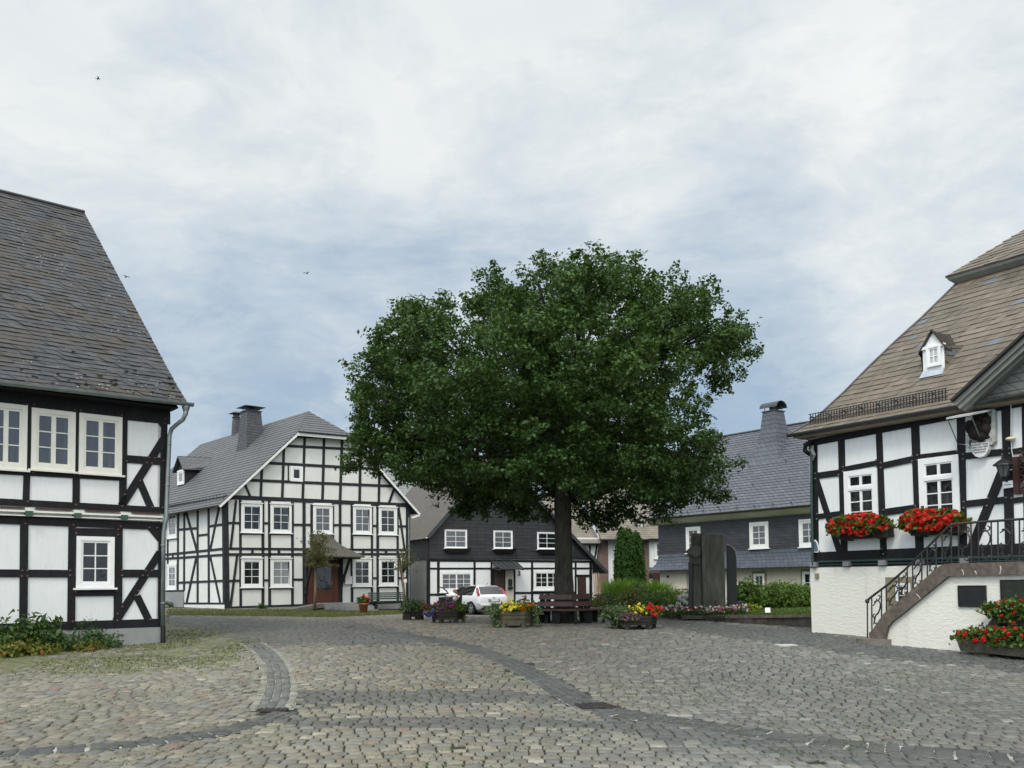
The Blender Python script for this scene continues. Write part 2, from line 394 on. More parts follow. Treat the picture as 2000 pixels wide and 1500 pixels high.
def hit(px, py, off=0.0):
    """where the line of sight through a photo point meets the ground"""
    r = ray(px, py); r = r/r.y; ds = np.concatenate([np.arange(3, 60, .25), np.arange(60, 110, 1.0)])
    P = np.array(CAM)+ds[:, None]*np.array(r); f = P[:, 2]-zg_np(P[:, :2])-off
    i = int(np.argmax(f < 0)) if (f < 0).any() else len(ds)-1
    i = max(i, 1); a, b = f[i-1], f[i]; d = ds[i-1]+(ds[i]-ds[i-1])*a/(a-b) if a != b else ds[i]
    p = CAM+r*d; return V((p.x, p.y, zg(p.x, p.y)+off))
def inpoly(P, poly):
    x, y = P[:, 0], P[:, 1]; ins = np.zeros(len(P), bool); n = len(poly)
    for i in range(n):
        x1, y1 = poly[i]; x2, y2 = poly[(i+1) % n]
        if y1 == y2: continue
        c = ((y1 > y) != (y2 > y)) & (x < (x2-x1)*(y-y1)/(y2-y1)+x1); ins ^= c
    return ins
def vnoise(P, s, seed=0):
    """cheap smooth noise 0..1 for colouring stones"""
    r = np.random.default_rng(seed); o = np.zeros(len(P))
    for k in range(5):
        a = r.uniform(0, 2*np.pi); f = s*r.uniform(.6, 1.7); o += np.sin(P[:, 0]*np.cos(a)*f+P[:, 1]*np.sin(a)*f*1.2+r.uniform(0, 6.28))
    return .5+o/10*1.3
def catmull(pts, n=10):
    out = []; p = [V(q) for q in pts]; p = [2*p[0]-p[1]]+p+[2*p[-1]-p[-2]]
    for i in range(1, len(p)-2):
        for k in range(n):
            t = k/n; a, b, c, d = p[i-1:i+3]
            out.append(.5*((2*b)+(c-a)*t+(2*a-5*b+4*c-d)*t*t+(3*b-a-3*c+d)*t**3))
    out.append(p[-2]); return out
def gpath(px): return catmull([hit(*q) for q in px])
GUT_L = gpath([(490, 1256), (515, 1272), (537, 1297), (545, 1328), (541, 1360), (528, 1388)])
GUT_L2 = gpath([(560, 1392), (520, 1408), (440, 1428), (330, 1446), (180, 1462), (0, 1474), (-120, 1480)])
GUT_R = gpath([(690, 1226), (800, 1243), (900, 1261), (970, 1284), (1020, 1307), (1070, 1334), (1120, 1362), (1165, 1384), (1240, 1399), (1350, 1415), (1560, 1445), (1750, 1465), (2000, 1484), (2200, 1494)])
def path_dist(P, path):
    A = np.array([(p.x, p.y) for p in path]); d = np.full(len(P), 1e9)
    for i in range(len(A)-1):
        a, b = A[i], A[i+1]; ab = b-a; t = np.clip(((P-a) @ ab)/(ab @ ab+1e-12), 0, 1)
        d = np.minimum(d, np.hypot(*(P-a-t[:, None]*ab).T))
    return d
# photo-measured outlines on the ground
DARK = [[(250, 1206), (560, 1210), (690, 1213), (790, 1232), (880, 1252), (960, 1278), (900, 1268), (820, 1259), (700, 1262), (540, 1263), (470, 1257), (400, 1232), (330, 1224)],
        [(575, 1352), (1000, 1350), (1110, 1362), (1150, 1384), (1000, 1374), (800, 1379), (590, 1381)],
        [(540, 1406), (900, 1402), (1150, 1408), (1180, 1424), (1000, 1424), (600, 1424)],
        [(1170, 1392), (1300, 1415), (1560, 1452), (2000, 1492), (2200, 1510), (2000, 1560), (1700, 1500), (1450, 1462), (1300, 1450), (1180, 1425)],
        [(1290, 1212), (1590, 1230), (1700, 1258), (1880, 1276), (2050, 1300), (2050, 1320), (1700, 1284), (1500, 1256), (1300, 1226)]]
MOSS = [(-50, 1276), (220, 1276), (330, 1214), (420, 1235), (520, 1262), (440, 1300), (250, 1316), (60, 1312), (-60, 1330)]
VERGE = [(-50, 1290), (325, 1262), (325, 1190), (440, 1191), (640, 1190), (800, 1192), (800, 1200), (640, 1207), (480, 1204), (330, 1203), (330, 1266), (120, 1280), (-50, 1290)]
LAWN_F = [(1130, 1205, 33.5), (1200, 1203.5, 32.5), (1300, 1203, 31.2), (1420, 1203, 27.65), (1500, 1201.5, 26.4), (1596, 1200, 24.75)]
lawn_front = [at(*q) for q in LAWN_F]
# ---- terrain sheet
m, t = new('joint_dirt')
a = t.n('ShaderNodeVertexColor', layer_name='Col')
c = t.mix(t.ramp(t.noise(9, 4), .35, .7), a.outputs[0], (.03, .03, .024)); c = t.mix(t.m('MULTIPLY', t.ramp(t.noise(2.4, 5, None, .7), .52, .66), .7), c, (.07, .085, .02))
t.out(c, .95, t.bump(t.noise(40, 3), .5, .02), 0, .2); M['joint_dirt'] = m
gx = np.arange(-62, 62.1, .5); gy = np.concatenate([np.arange(-12, 60, .5), np.arange(60, 121, 2.0)])
G = np.stack(np.meshgrid(gx, gy), -1).reshape(-1, 2); gz = zg_np(G)
W_, H_ = len(gx), len(gy); ii = (np.arange(H_-1)[:, None]*W_+np.arange(W_-1)[None]).ravel()
gP = np.column_stack([G, gz]); gpx = proj_np(gP+np.array([0, 0, 0])); front = G[:, 1] > 2
gcol = np.tile(np.array([.030, .029, .022]), (len(G), 1))
k = inpoly(gpx+RNG.normal(0, 22, gpx.shape)*[1, .35], MOSS) & front; gcol[k] = (.06, .07, .022)
k = inpoly(gpx, VERGE) & front & (G[:, 1] > 30); gcol[k] = (.12, .115, .045)
k = (G[:, 1] > 58); gcol[k] = (.05, .06, .03)
tag(mesh_np('ground', gP, np.stack([ii, ii+1, ii+1+W_, ii+W_], 1), M['joint_dirt'], None, True, gcol, (0, 0, 0)), kind='structure')
far = MB(); far.face([(-900, -500, -1.5), (900, -500, -1.5), (900, 1500, -1.5), (-900, 1500, -1.5)])
M['far_field'] = plain('far_field', (.05, .07, .025), .95, .3, .05)
tag(far.build('terrain', M['far_field'], loc=(0, 0, 0)), kind='structure')
# ---- setts: one worn pillow-topped block each, all in one paved sheet
def sett_mesh(name, cen, ang, sw, sl, col, kind='structure', hgt=.022, lift=.0):
    n = len(cen); q = np.array([(-1, -1), (1, -1), (1, 1), (-1, 1)], float)
    jit = RNG.uniform(-.10, .10, (n, 4, 2))
    base = (q[None]+jit*.8)*np.stack([sw, sl], 1)[:, None]/2
    top = base*np.array([.84, .84])+RNG.uniform(-.004, .004, (n, 4, 2))
    mid = base*.97
    ca, sa = np.cos(ang)[:, None], np.sin(ang)[:, None]
    def rot(b): return np.stack([b[..., 0]*ca-b[..., 1]*sa, b[..., 0]*sa+b[..., 1]*ca], -1)+cen[:, None, :]
    B, Mi, T = rot(base), rot(mid), rot(top)
    z0 = zg_np(cen)[:, None]; slope = []
    e = .15; gxx = (zg_np(cen+[e, 0])-zg_np(cen-[e, 0]))/(2*e); gyy = (zg_np(cen+[0, e])-zg_np(cen-[0, e]))/(2*e)
    tilt = RNG.normal(0, .018, (n, 2)); hh = hgt*RNG.uniform(.75, 1.2, n)[:, None]
    def zz(b, h): dlt = b-cen[:, None, :]; return z0+lift+dlt[..., 0]*(gxx+tilt[:, 0])[:, None]+dlt[..., 1]*(gyy+tilt[:, 1])[:, None]+h
    VV = np.concatenate([np.concatenate([B, zz(B, -.015)[..., None]], -1), np.concatenate([Mi, zz(Mi, hh*.55)[..., None]], -1), np.concatenate([T, zz(T, hh)[..., None]], -1)], 1)
    f = [(8, 9, 10, 11)]
    for a_ in (0, 4):
        for k_ in range(4): f.append((a_+k_, a_+(k_+1) % 4, a_+4+(k_+1) % 4, a_+4+k_))
    f = np.array(f)
    FF = (np.arange(n)[:, None, None]*12+f[None]).reshape(-1, 4)
    CC = np.repeat(col, 12, axis=0)
    return tag(mesh_np(name, VV.reshape(-1, 3), FF, M['sett'], None, True, CC, (0, 0, 0)), kind=kind)
m, t = new('sett')
a = t.n('ShaderNodeVertexColor', layer_name='Col'); p = t.pos()
c = t.mix(.8, a.outputs[0], t.mix(t.ramp(t.noise(14, 5, p, .65), .3, .72), (.6, .6, .6), (1.25, 1.25, 1.22)), 'MULTIPLY')
c = t.mix(t.m('MULTIPLY', t.ramp(t.noise(.5, 5, p, .65), .5, .75), .35), c, (.105, .11, .085))
t.out(c, t.m('ADD', .5, t.m('MULTIPLY', t.noise(7, 2, p), .35)), t.bump(t.noise(55, 4, p, .6), .35, .012), 0, .45); M['sett'] = m
PAL = np.array([(.156, .146, .121), (.178, .162, .130), (.138, .140, .128), (.163, .158, .138), (.148, .130, .104), (.192, .178, .146), (.122, .118, .104)])*np.array([.95, .93, .88])
def stone_colors(cen):
    n = len(cen); P3 = np.column_stack([cen, zg_np(cen)]); pp = proj_np(P3)
    col = PAL[RNG.integers(0, len(PAL), n)]*RNG.uniform(.87, 1.14, (n, 1))
    big = RNG.random(n); col[big > .985] = np.array((.25, .232, .185))*RNG.uniform(.8, 1.15, ((big > .985).sum(), 1)); col[big < .012] = (.17, .115, .09)
    col *= (.82+.36*vnoise(cen, .5, 3))[:, None]
    right = np.clip((pp[:, 0]-900)/500, 0, 1)[:, None]; col = col*(1-right*.5)+right*.5*col.mean(1, keepdims=True)*np.array([[.98, 1.04, 1.03]])
    for dk in DARK:
        k = inpoly(pp+RNG.normal(0, 2.5, pp.shape), dk); col[k] = col[k]*.26+np.array([.052, .054, .054])*RNG.uniform(.7, 1.2, (k.sum(), 1))
    k = inpoly(pp+RNG.normal(0, 14, pp.shape)*[1, .4], MOSS) & (RNG.random(n) < .78); col[k] = col[k]*.3+np.array([.085, .098, .028])*RNG.uniform(.5, 1.1, (k.sum(), 1))
    return col, pp
rows = []; y = 3.0
while y < 46:
    sl = RNG.uniform(.155, .20); half = .62*y+4.5; x = -half+RNG.uniform(0, .2); r_ = []
    while x < half:
        w = RNG.uniform(.145, .24); r_.append((x+w/2, y+sl/2, w-.016, sl-.014)); x += w
    rows += r_; y += sl
R_ = np.array(rows)
cen = R_[:, :2].copy(); phase = .35*np.sin(cen[:, 0]*.55)+.22*np.sin(cen[:, 0]*1.3+cen[:, 1]*.2)
lft = np.clip((-cen[:, 0]-1.0)/4, 0, 1)
cen[:, 1] += phase*.55+lft*.55*np.abs(np.sin(cen[:, 0]*1.1+cen[:, 1]*.05))
ang = np.arctan(.55*(.35*.55*np.cos(cen[:, 0]*.55)+.22*1.3*np.cos(cen[:, 0]*1.3+cen[:, 1]*.2)))*.8
col, pp = stone_colors(cen)
keep = (path_dist(cen, GUT_L) > .31) & (path_dist(cen, GUT_R) > .30) & (path_dist(cen, GUT_L2) > .22)
keep &= ~(inpoly(pp, VERGE) & (cen[:, 1] > 33)) & (RNG.random(len(cen)) > .003)
lawn_poly = [(p.x, p.y) for p in lawn_front]+[(30, 50), (0, 50)]
keep &= ~inpoly(cen, lawn_poly)
k = np.where(keep)[0]
sett_mesh('cobblestone_paving', cen[k], ang[k], R_[k, 2], R_[k, 3], col[k])
def gutter(name, path, nx, wst, pale, ribbon):
    pts = [path[0]]; out = []
    L = np.concatenate([[0], np.cumsum([(path[i+1]-path[i]).length for i in range(len(path)-1)])])
    A = np.array([(p.x, p.y) for p in path]); s = .1; cs, an, sw, sl, cc = [], [], [], [], []
    while s < L[-1]:
        l = RNG.uniform(.15, .24); x = np.array([np.interp(s, L, A[:, i]) for i in (0, 1)]); x2 = np.array([np.interp(s+.05, L, A[:, i]) for i in (0, 1)])
        d = (x2-x)/max(np.linalg.norm(x2-x), 1e-6); nrm = np.array([d[1], -d[0]]); a_ = math.atan2(nrm[1], nrm[0])
        for i in range(nx):
            o = (i-(nx-1)/2)*wst
            cs.append(x+nrm*o+d*RNG.uniform(-.02, .02)); an.append(a_); sw.append(wst-.012); sl.append(l-.014)
            edge = i in (0, nx-1)
            cc.append((np.array([.20, .19, .16]) if edge and pale else (np.array([.105, .104, .097]) if pale else np.array([.062, .064, .062])))*RNG.uniform(.75, 1.25))
        s += l
    mb = MB(); hw = nx*wst/2+.01
    pr = None
    for i in range(len(path)):
        d = (path[min(i+1, len(path)-1)]-path[max(i-1, 0)]); d.z = 0; d.normalize(); q = V((d.y, -d.x, 0))
        a_ = path[i]-q*hw; b_ = path[i]+q*hw; a_.z = zg(a_.x, a_.y)+.004; b_.z = zg(b_.x, b_.y)+.004
        if pr: mb.face([pr[0], a_, b_, pr[1]] if True else [])
        pr = (a_, b_)
    tag(mb.build(name+'_bed', ribbon, loc=(0, 0, 0)), kind='structure')
    sett_mesh(name, np.array(cs), np.array(an), np.array(sw), np.array(sl), np.array(cc), hgt=.018, lift=.003)
M['mortar'] = plain('mortar', (.30, .30, .28), .9, .3, 5, col2=(.06, .065, .04), c2=(.46, .62))
gutter('drain_gutter', GUT_L, 5, .125, True, M['mortar'])
gutter('drain_channel', GUT_L2, 3, .135, False, M['mortar'])
gutter('kerb_gutter', GUT_R, 4, .14, False, M['mortar'])
def flat_plate(name, label, cat, px, py, w, l, rz, mat, slots=0):
    p = hit(px, py); mb = MB(); mb.box(p+V((0, 0, .005)), w, l, .03, rz)
    if slots:
        for i in range(slots): mb.box(p+V((0, 0, .035))+Matrix.Rotation(rz, 3, 'Z') @ V(((i-(slots-1)/2)*w/slots, 0, 0)), w/slots*.4, l*.8, .008, rz, 1)
    return tag(mb.build(name, [mat, M['black_iron']]), label, cat)
M['grate'] = plain('grate', (.05, .038, .036), .6, .3, 8, metal=.3)
flat_plate('drain_grate', 'rusty drain grate set in the curved gutter in the middle of the square', 'drain grate', 1160, 1381, .5, .5, .3, M['grate'], 5)
flat_plate('drain_grate', 'reddish drain grate at the lower end of the short left gutter', 'drain grate', 532, 1389, .42, .2, .05, M['grate'], 5)
M['crack_pale'] = plain('cover_pale', (.48, .47, .44), .7)
flat_plate('manhole_cover', 'small pale square cover plate lying in the dark paving by the white plinth', 'cover plate', 1534, 1262, .42, .38, .1, M['crack_pale'])
rp = hit(955, 1207); mb = MB(); mb.box(rp+V((0, 0, .004)), 1.1, .14, .006, -.1)
tag(mb.build('parking_marking', M['trim_white']), kind='structure')
# ---- lawn bed
lb = [at(1130, 1186, 46), at(1200, 1182, 47), at(1300, 1180, 47), at(1420, 1179, 44), at(1500, 1178, 42), at(1640, 1176, 40)]
mb = MB(); N_ = 6
for i in range(len(lawn_front)-1):
    for j in range(N_):
        q = lambda a_, b_, t_: a_.lerp(b_, t_)
        mb.face([q(lawn_front[i], lb[i], j/N_), q(lawn_front[i+1], lb[i+1], j/N_), q(lawn_front[i+1], lb[i+1], (j+1)/N_), q(lawn_front[i], lb[i], (j+1)/N_)])
M['lawn'] = plain('lawn', (.062, .115, .022), .95, .25, 6, .5, 60)
tag(mb.build('lawn', M['lawn'], loc=(0, 0, 0)), kind='structure')
def lawn_z(x, y):
    return float(np.interp(y, [24, 33, 46], [EYE-.86, EYE-.98, EYE-.92])) if x > 8 else EYE-1.05
def lawn_at(px, d, py=1195):
    p = at(px, py, d); best = None
    for i in range(len(lawn_front)-1):
        for (a_, b_, c_) in ((lawn_front[i], lawn_front[i+1], lb[i+1]), (lawn_front[i], lb[i+1], lb[i])):
            n_ = (b_-a_).cross(c_-a_)
            den = (b_.x-a_.x)*(c_.y-a_.y)-(b_.y-a_.y)*(c_.x-a_.x)
            u = ((p.x-a_.x)*(c_.y-a_.y)-(p.y-a_.y)*(c_.x-a_.x))/den; v = ((b_.x-a_.x)*(p.y-a_.y)-(b_.y-a_.y)*(p.x-a_.x))/den
            if u >= -.01 and v >= -.01 and u+v <= 1.01: best = a_.z-(n_.x*(p.x-a_.x)+n_.y*(p.y-a_.y))/n_.z
    return V((p.x, p.y, best if best is not None else EYE-.95))
# ---- garden wall (low rubble wall, right) and kerb (left)
def wall_run(name, label, cat, tops, thick, mat, cap):
    r = thing(name, label, cat, V((tops[0].x, tops[0].y, zg(tops[0].x, tops[0].y))))
    mb = MB(); cp = MB()
    for a_, b_ in zip(tops[:-1], tops[1:]):
        d = (b_-a_); d.z = 0; d.normalize(); q = V((d.y, -d.x, 0))
        n_ = max(1, int((b_-a_).length/.5))
        for i in range(n_):
            s0, s1 = a_.lerp(b_, i/n_), a_.lerp(b_, (i+1)/n_); j0, j1 = random.uniform(-.02, .03), random.uniform(-.02, .03)
            f = [s0+q*(.05+j0), s1+q*(.05+j0), s1-q*thick, s0-q*thick]
            mb.hexa([V((p.x, p.y, zg(p.x, p.y)-.2)) for p in f], [p-V((0, 0, .075)) for p in f])
            f = [s0+q*(.09+j1), s1+q*(.09+j1), s1-q*(thick+.02), s0-q*(thick+.02)]
            cp.hexa([p-V((0, 0, .074)) for p in f], [p+V((0, 0, .012+j0*.5)) for p in f])
    mb.build('masonry', mat, r); cp.build('coping', cap, r); return r
wall_run('garden_wall', 'low dark rubble stone wall holding the lawn beside the white plinth', 'wall', lawn_front[3:], .3, M['garden_wall'], M['brown_stone'])
wall_run('lawn_kerb', 'low dark stone kerb along the front of the flower bed', 'kerb', lawn_front[:4], .15, M['garden_wall'], M['garden_wall'])
# ------------------------------------------------------------------ sky, sun
EL, AZ = 52, 200   # sun behind the camera, slightly to the left (azimuth clockwise from +Y)
w = bpy.data.worlds.new('World'); SC.world = w; w.use_nodes = True; t = NT.__new__(NT); t.t = w.node_tree; t.t.nodes.clear()
d = t.n('ShaderNodeTexCoord').outputs['Generated']; s = t.n('ShaderNodeSeparateXYZ', {0: d})
sky = t.n('ShaderNodeTexSky', sky_type='NISHITA', sun_disc=False, sun_elevation=math.radians(EL), sun_rotation=math.radians(AZ), air_density=1.2, dust_density=2)
zz = t.m('ADD', t.m('MAXIMUM', s.outputs[2], 0), .33)
pv = t.n('ShaderNodeCombineXYZ', {0: t.m('DIVIDE', s.outputs[0], zz), 1: t.m('MULTIPLY', t.m('DIVIDE', s.outputs[1], zz), 1.15), 2: 0}).outputs[0]
warp = t.n('ShaderNodeVectorMath', {0: pv, 1: t.n('ShaderNodeVectorMath', {0: t.n('ShaderNodeTexNoise', {'Vector': pv, 'Scale': 1.7, 'Detail': 5}).outputs[1], 1: (.38, .38, .38)}, operation='MULTIPLY').outputs[0]}, operation='ADD').outputs[0]
n1 = t.noise(1.15, 7, warp, .58); n2 = t.noise(4.2, 9, warp, .66)
dens = t.m('ADD', t.m('MULTIPLY', n1, .72), t.m('MULTIPLY', n2, .28))
elev = s.outputs[2]
up = t.ramp(elev, .16, .40)                       # blue-grey lower band -> bright upper deck
f = t.m('ADD', t.m('MULTIPLY', t.m('SUBTRACT', dens, .5), 4.6), t.m('ADD', t.m('MULTIPLY', up, .74), .14))
f = t.m('MINIMUM', t.m('MAXIMUM', f, 0), 1)
n3 = t.ramp(t.noise(1.7, 6, warp, .6), .36, .68)
dk = t.mix(n3, (3.2, 4.5, 6.2), (5.2, 6.3, 7.2))
cl = t.mix(f, dk, t.mix(n3, (7.7, 8.2, 8.4), (9.3, 9.5, 9.4)))
cl = t.mix(t.m('MULTIPLY', t.m('SUBTRACT', 1, f), .10), cl, sky.outputs[0])
# sky brightened around the sun, behind the viewer, added to light the facing walls
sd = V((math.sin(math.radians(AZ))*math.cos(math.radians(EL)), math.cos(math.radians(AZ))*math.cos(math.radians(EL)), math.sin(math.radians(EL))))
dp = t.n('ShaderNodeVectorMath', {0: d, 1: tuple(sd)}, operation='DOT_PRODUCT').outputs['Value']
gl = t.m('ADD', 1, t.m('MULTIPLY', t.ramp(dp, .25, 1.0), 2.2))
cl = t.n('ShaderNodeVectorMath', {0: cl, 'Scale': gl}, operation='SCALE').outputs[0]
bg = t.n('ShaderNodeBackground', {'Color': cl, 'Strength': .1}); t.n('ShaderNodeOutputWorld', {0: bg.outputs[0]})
sl = bpy.data.lights.new('sun', 'SUN'); sl.energy = 1.5; sl.angle = math.radians(12); sl.color = (1, .92, .80)
so = bpy.data.objects.new('sun', sl); C.objects.link(so); so.rotation_euler = sd.to_track_quat('Z', 'Y').to_euler(); so.location = (0, -20, 40)
SC.view_settings.view_transform = 'Standard'; SC.view_settings.look = 'None'; SC.view_settings.exposure = 0; SC.view_settings.gamma = 1
# ------------------------------------------------------------------ shared house parts
def rframe(mb, F, u0, u1, z0, z1, w, n0, n1, m=0, wb=None):
    wb = wb or w
    mb.fbox(F, u0, u0+w, z0, z1, n0, n1, m); mb.fbox(F, u1-w, u1, z0, z1, n0, n1, m)
    mb.fbox(F, u0+w, u1-w, z1-w, z1, n0, n1-.0015, m); mb.fbox(F, u0+w, u1-w, z0, z0+wb, n0, n1-.0015, m)
def window(F, root, x0, y0, x1, y1, cols=2, rows=3, fr='frame_white', gl='glass_dark', cw=.09, cas=1, sill=True, label=None, n=0, sash=.05, transom=None, tilt=0, wb=None, hood=False):
    u0, u1, z0, z1 = F.rect(x0, y0, x1, y1, n)
    f = MB(); rframe(f, F, u0, u1, z0, z1, cw, n-.02, n+.06, 0, wb)
    if hood: f.fbox(F, u0-.04, u1+.04, z1, z1+.05, n-.01, n+.10)
    win = f.build('window', M[fr], root)
    if label: win['label'] = label
    zb = z0+(wb or cw)
    a, b, c, d = u0+cw, u1-cw, zb, z1-cw
    s = MB(); g = MB()
    def leaf(a, b, c, d, cols, rows):
        rframe(s, F, a, b, c, d, sash, n-.01, n+.042)
        a2, b2, c2, d2 = a+sash, b-sash, c+sash, d-sash
        for i in range(1, cols): q = a2+(b2-a2)*i/cols; s.fbox(F, q-.013, q+.013, c2, d2, n, n+.034)
        for i in range(1, rows): q = c2+(d2-c2)*i/rows; s.fbox(F, a2, b2, q-.012, q+.012, n, n+.032)
        g.fbox(F, a2-.01, b2+.01, c2-.01, d2+.01, n+.004, n+.016)
    if transom:
        zt = c+(d-c)*transom
        s.fbox(F, a, b, zt-.045, zt+.045, n, n+.07); mid = (a+b)/2
        for (q0, q1) in ((a, mid), (mid, b)):
            leaf(q0, q1, c, zt-.045, 1, rows); leaf(q0, q1, zt+.045, d, 1, 1)
    elif cas == 1: leaf(a, b, c, d, cols, rows)
    else:
        w_ = (b-a)/cas
        for i in range(cas): leaf(a+i*w_, a+(i+1)*w_, c, d, cols//cas, rows)
    s.build('sash', M[fr], win); g.build('pane', M[gl], win)
    if tilt:      # tilted sash: black wedge painted for the shade in its open side gap
        k = MB(); k.prism(F, [(b-.012, c), (b+.0, c), (b, d-.02), (b-.07, d-.02)], n+.043, n+.052); k.build('dark_gap_wedge', M['black_iron'], win)
    if sill:
        k = MB(); k.fbox(F, u0-.06, u1+.06, z0-.045, z0-.002, n-.01, n+.11); k.build('sill', M[fr], win)
    return win
def slab(mb, pts, t, udir, m=0, mu=1, o=None, course=0, lift=.035, tile=None):
    """roof plane: pts counter-clockwise from above, tile UVs in metres on top, thickness t."""
    pts = [V(p) for p in pts]; nrm = (pts[1]-pts[0]).cross(pts[2]-pts[0]).normalized()
    if nrm.z < 0: pts.reverse(); nrm = -nrm
    u = V(udir).normalized(); v = nrm.cross(u)
    if v.z < 0: v = -v
    o = V(o) if o else pts[0]
    if course:
        vs = [(p-o).dot(v) for p in pts]; k0 = math.floor(min(vs)/course); k1 = math.ceil(max(vs)/course)
        def cut(poly, s, keep_above):
            out_ = []
            for i in range(len(poly)):
                a, b = poly[i], poly[(i+1) % len(poly)]; fa, fb = (a-o).dot(v)-s, (b-o).dot(v)-s
                if not keep_above: fa, fb = -fa, -fb
                if fa >= 0: out_.append(a)
                if fa*fb < 0: out_.append(a.lerp(b, fa/(fa-fb)))
            return out_
        if tile:
            tw, sk = tile; us = [(p-o).dot(u) for p in pts]
            def cutl(poly, s, k, keep):                      # skewed joint line u = s + sk*(v-k*course)
                g = lambda p: ((p-o).dot(u)-s-sk*((p-o).dot(v)-k*course))*(1 if keep else -1)
                out_ = []
                for i in range(len(poly)):
                    a, b = poly[i], poly[(i+1) % len(poly)]; fa, fb = g(a), g(b)
                    if fa >= 0: out_.append(a)
                    if fa*fb < 0: out_.append(a.lerp(b, fa/(fa-fb)))
                return out_
            ex = abs(sk)*course+tw
            for k in range(k0, k1):
                band = cut(cut(pts, k*course-.012, True), (k+1)*course+.01, False)
                if len(band) < 3: continue
                s = min(us)-ex-random.random()*tw
                while s < max(us)+ex:
                    ww = tw*random.uniform(.82, 1.18); q = cutl(cutl(band, s+.004, k, True), s+ww-.004, k, False); s += ww
                    if len(q) < 3: continue
                    l0 = lift*random.uniform(.55, 1.35); rs = random.uniform(-.008, .008); tp = []
                    for p in q:
                        f_ = (p-o).dot(v)/course-k; d_ = random.uniform(-.006, .006) if f_ < .05 else 0
                        tp.append(p+nrm*(.004+l0*(1-f_)+rs*((p-o).dot(u)-s)/tw)+v*d_)
                    mb.face(tp, m, [((p-o).dot(u), (p-o).dot(v)) for p in q])
                    lo = [i for i, p in enumerate(q) if (p-o).dot(v)-k*course < .001]
                    i0 = len(mb.v)-len(q)
                    for i in lo:                                  # lower butt edge, sharing verts with the tile
                        j = (i+1) % len(q)
                        if j in lo:
                            n0 = len(mb.v); mb.v += [tuple(q[i]), tuple(q[j])]; mb.f.append((i0+j, i0+i, n0, n0+1)); mb.m.append(m); mb.uv += [(0, 0)]*4
            k1 = k0
        for k in range(k0, k1):
            q = cut(cut(pts, k*course, True), (k+1)*course, False)
            if len(q) < 3: continue
            w_ = [.004+lift*(1-((p-o).dot(v)/course-k)) for p in q]
            top = [p+nrm*h for p, h in zip(q, w_)]
            mb.face(top, m, [((p-o).dot(u), (p-o).dot(v)) for p in q])
            lo = [i for i, p in enumerate(q) if abs((p-o).dot(v)-k*course) < 1e-4]
            if len(lo) >= 2:
                a, b = lo[0], lo[-1]; mb.face([q[a], q[b], top[b], top[a]], m, [((q[i]-o).dot(u), (k+.02)*course) for i in (a, b)]+[((q[i]-o).dot(u), (k+.05)*course) for i in (b, a)])
    mb.face(pts, m, [((p-o).dot(u), (p-o).dot(v)) for p in pts])
    low = [p-nrm*t for p in pts]; mb.face(list(reversed(low)), mu)
    for i in range(len(pts)): mb.face([pts[i], low[i], low[(i+1) % len(pts)], pts[(i+1) % len(pts)]], mu)
def gutter_tube(root, a, b, r=.075, mat='zinc', name='gutter'):
    """half-round open gutter between two points"""
    a, b = V(a), V(b); d = (b-a).normalized(); x = d.cross(V((0, 0, 1))).normalized(); mb = MB(); ring = []
    pr = [(math.cos(t), math.sin(t)) for t in np.linspace(math.pi, 2*math.pi, 9)]
    pr2 = [(c*.88, s_*.88) for c, s_ in reversed(pr)]
    ring = lambda p: [p+x*(c*r)+V((0, 0, s_*r)) for c, s_ in pr+pr2]
    mb.loft([ring(a), ring(b)])
    n = int((b-a).length/.8)
    for i in range(1, n): q = a+d*(i*.8); mb.tube([q+x*(c*r*1.04)+V((0, 0, s_*r*1.04)) for c, s_ in pr], .008, 4)
    return mb.build(name, M[mat], root)
def wallpoly(mb, F, poly, n=0, t=.25, m=0, uv=False):
    """wall slab, face at n"""
    P = [F.pt(u, z, n) for u, z in poly]; B = [F.pt(u, z, n-t) for u, z in poly]
    mb.face(P, m, [(u, z) for u, z in poly] if uv else None); mb.face(list(reversed(B)), m)
    for i in range(len(P)): mb.face([P[i], B[i], B[(i+1) % len(P)], P[(i+1) % len(P)]], m)
def pegs(F, root, L, mat, r=.03, n=.045):
    for x, y in L:
        mb = MB(); u, z = F.uz(x, y); mb.loft([[F.pt(u+k*math.cos(t_)*r, z+k*math.sin(t_)*r, nn) for t_ in np.linspace(0, 2*math.pi, 7)[:-1]] for k, nn in ((1, .02), (1, n), (.6, n+.012))])
        mb.build('wooden_peg', M[mat], root)
def tiled(F, poly, n, mat, name, root, t=.05):
    mb = MB(); wallpoly(mb, F, poly, n, t, 0, True); return mb.build(name, M[mat], root)
# ================================================================== HOUSE A (near left)
A = Fac.vp(321, 1256, 22.7, 3000)
ra = thing('timber_frame_house', 'black and white timber-frame house with mossy old slate roof, cut by the left edge', 'house', V((A.pt(-3, 0).x, A.pt(-3, 0).y, .7)))
uL = -9.0
zt = A.uz(200, 775)[1]; zb = A.uz(200, 1225)[1]
mb = MB(); wallpoly(mb, A, [(uL, zb-.1), (0.0, zb-.1), (0.0, zt+.25), (uL, zt+.25)])
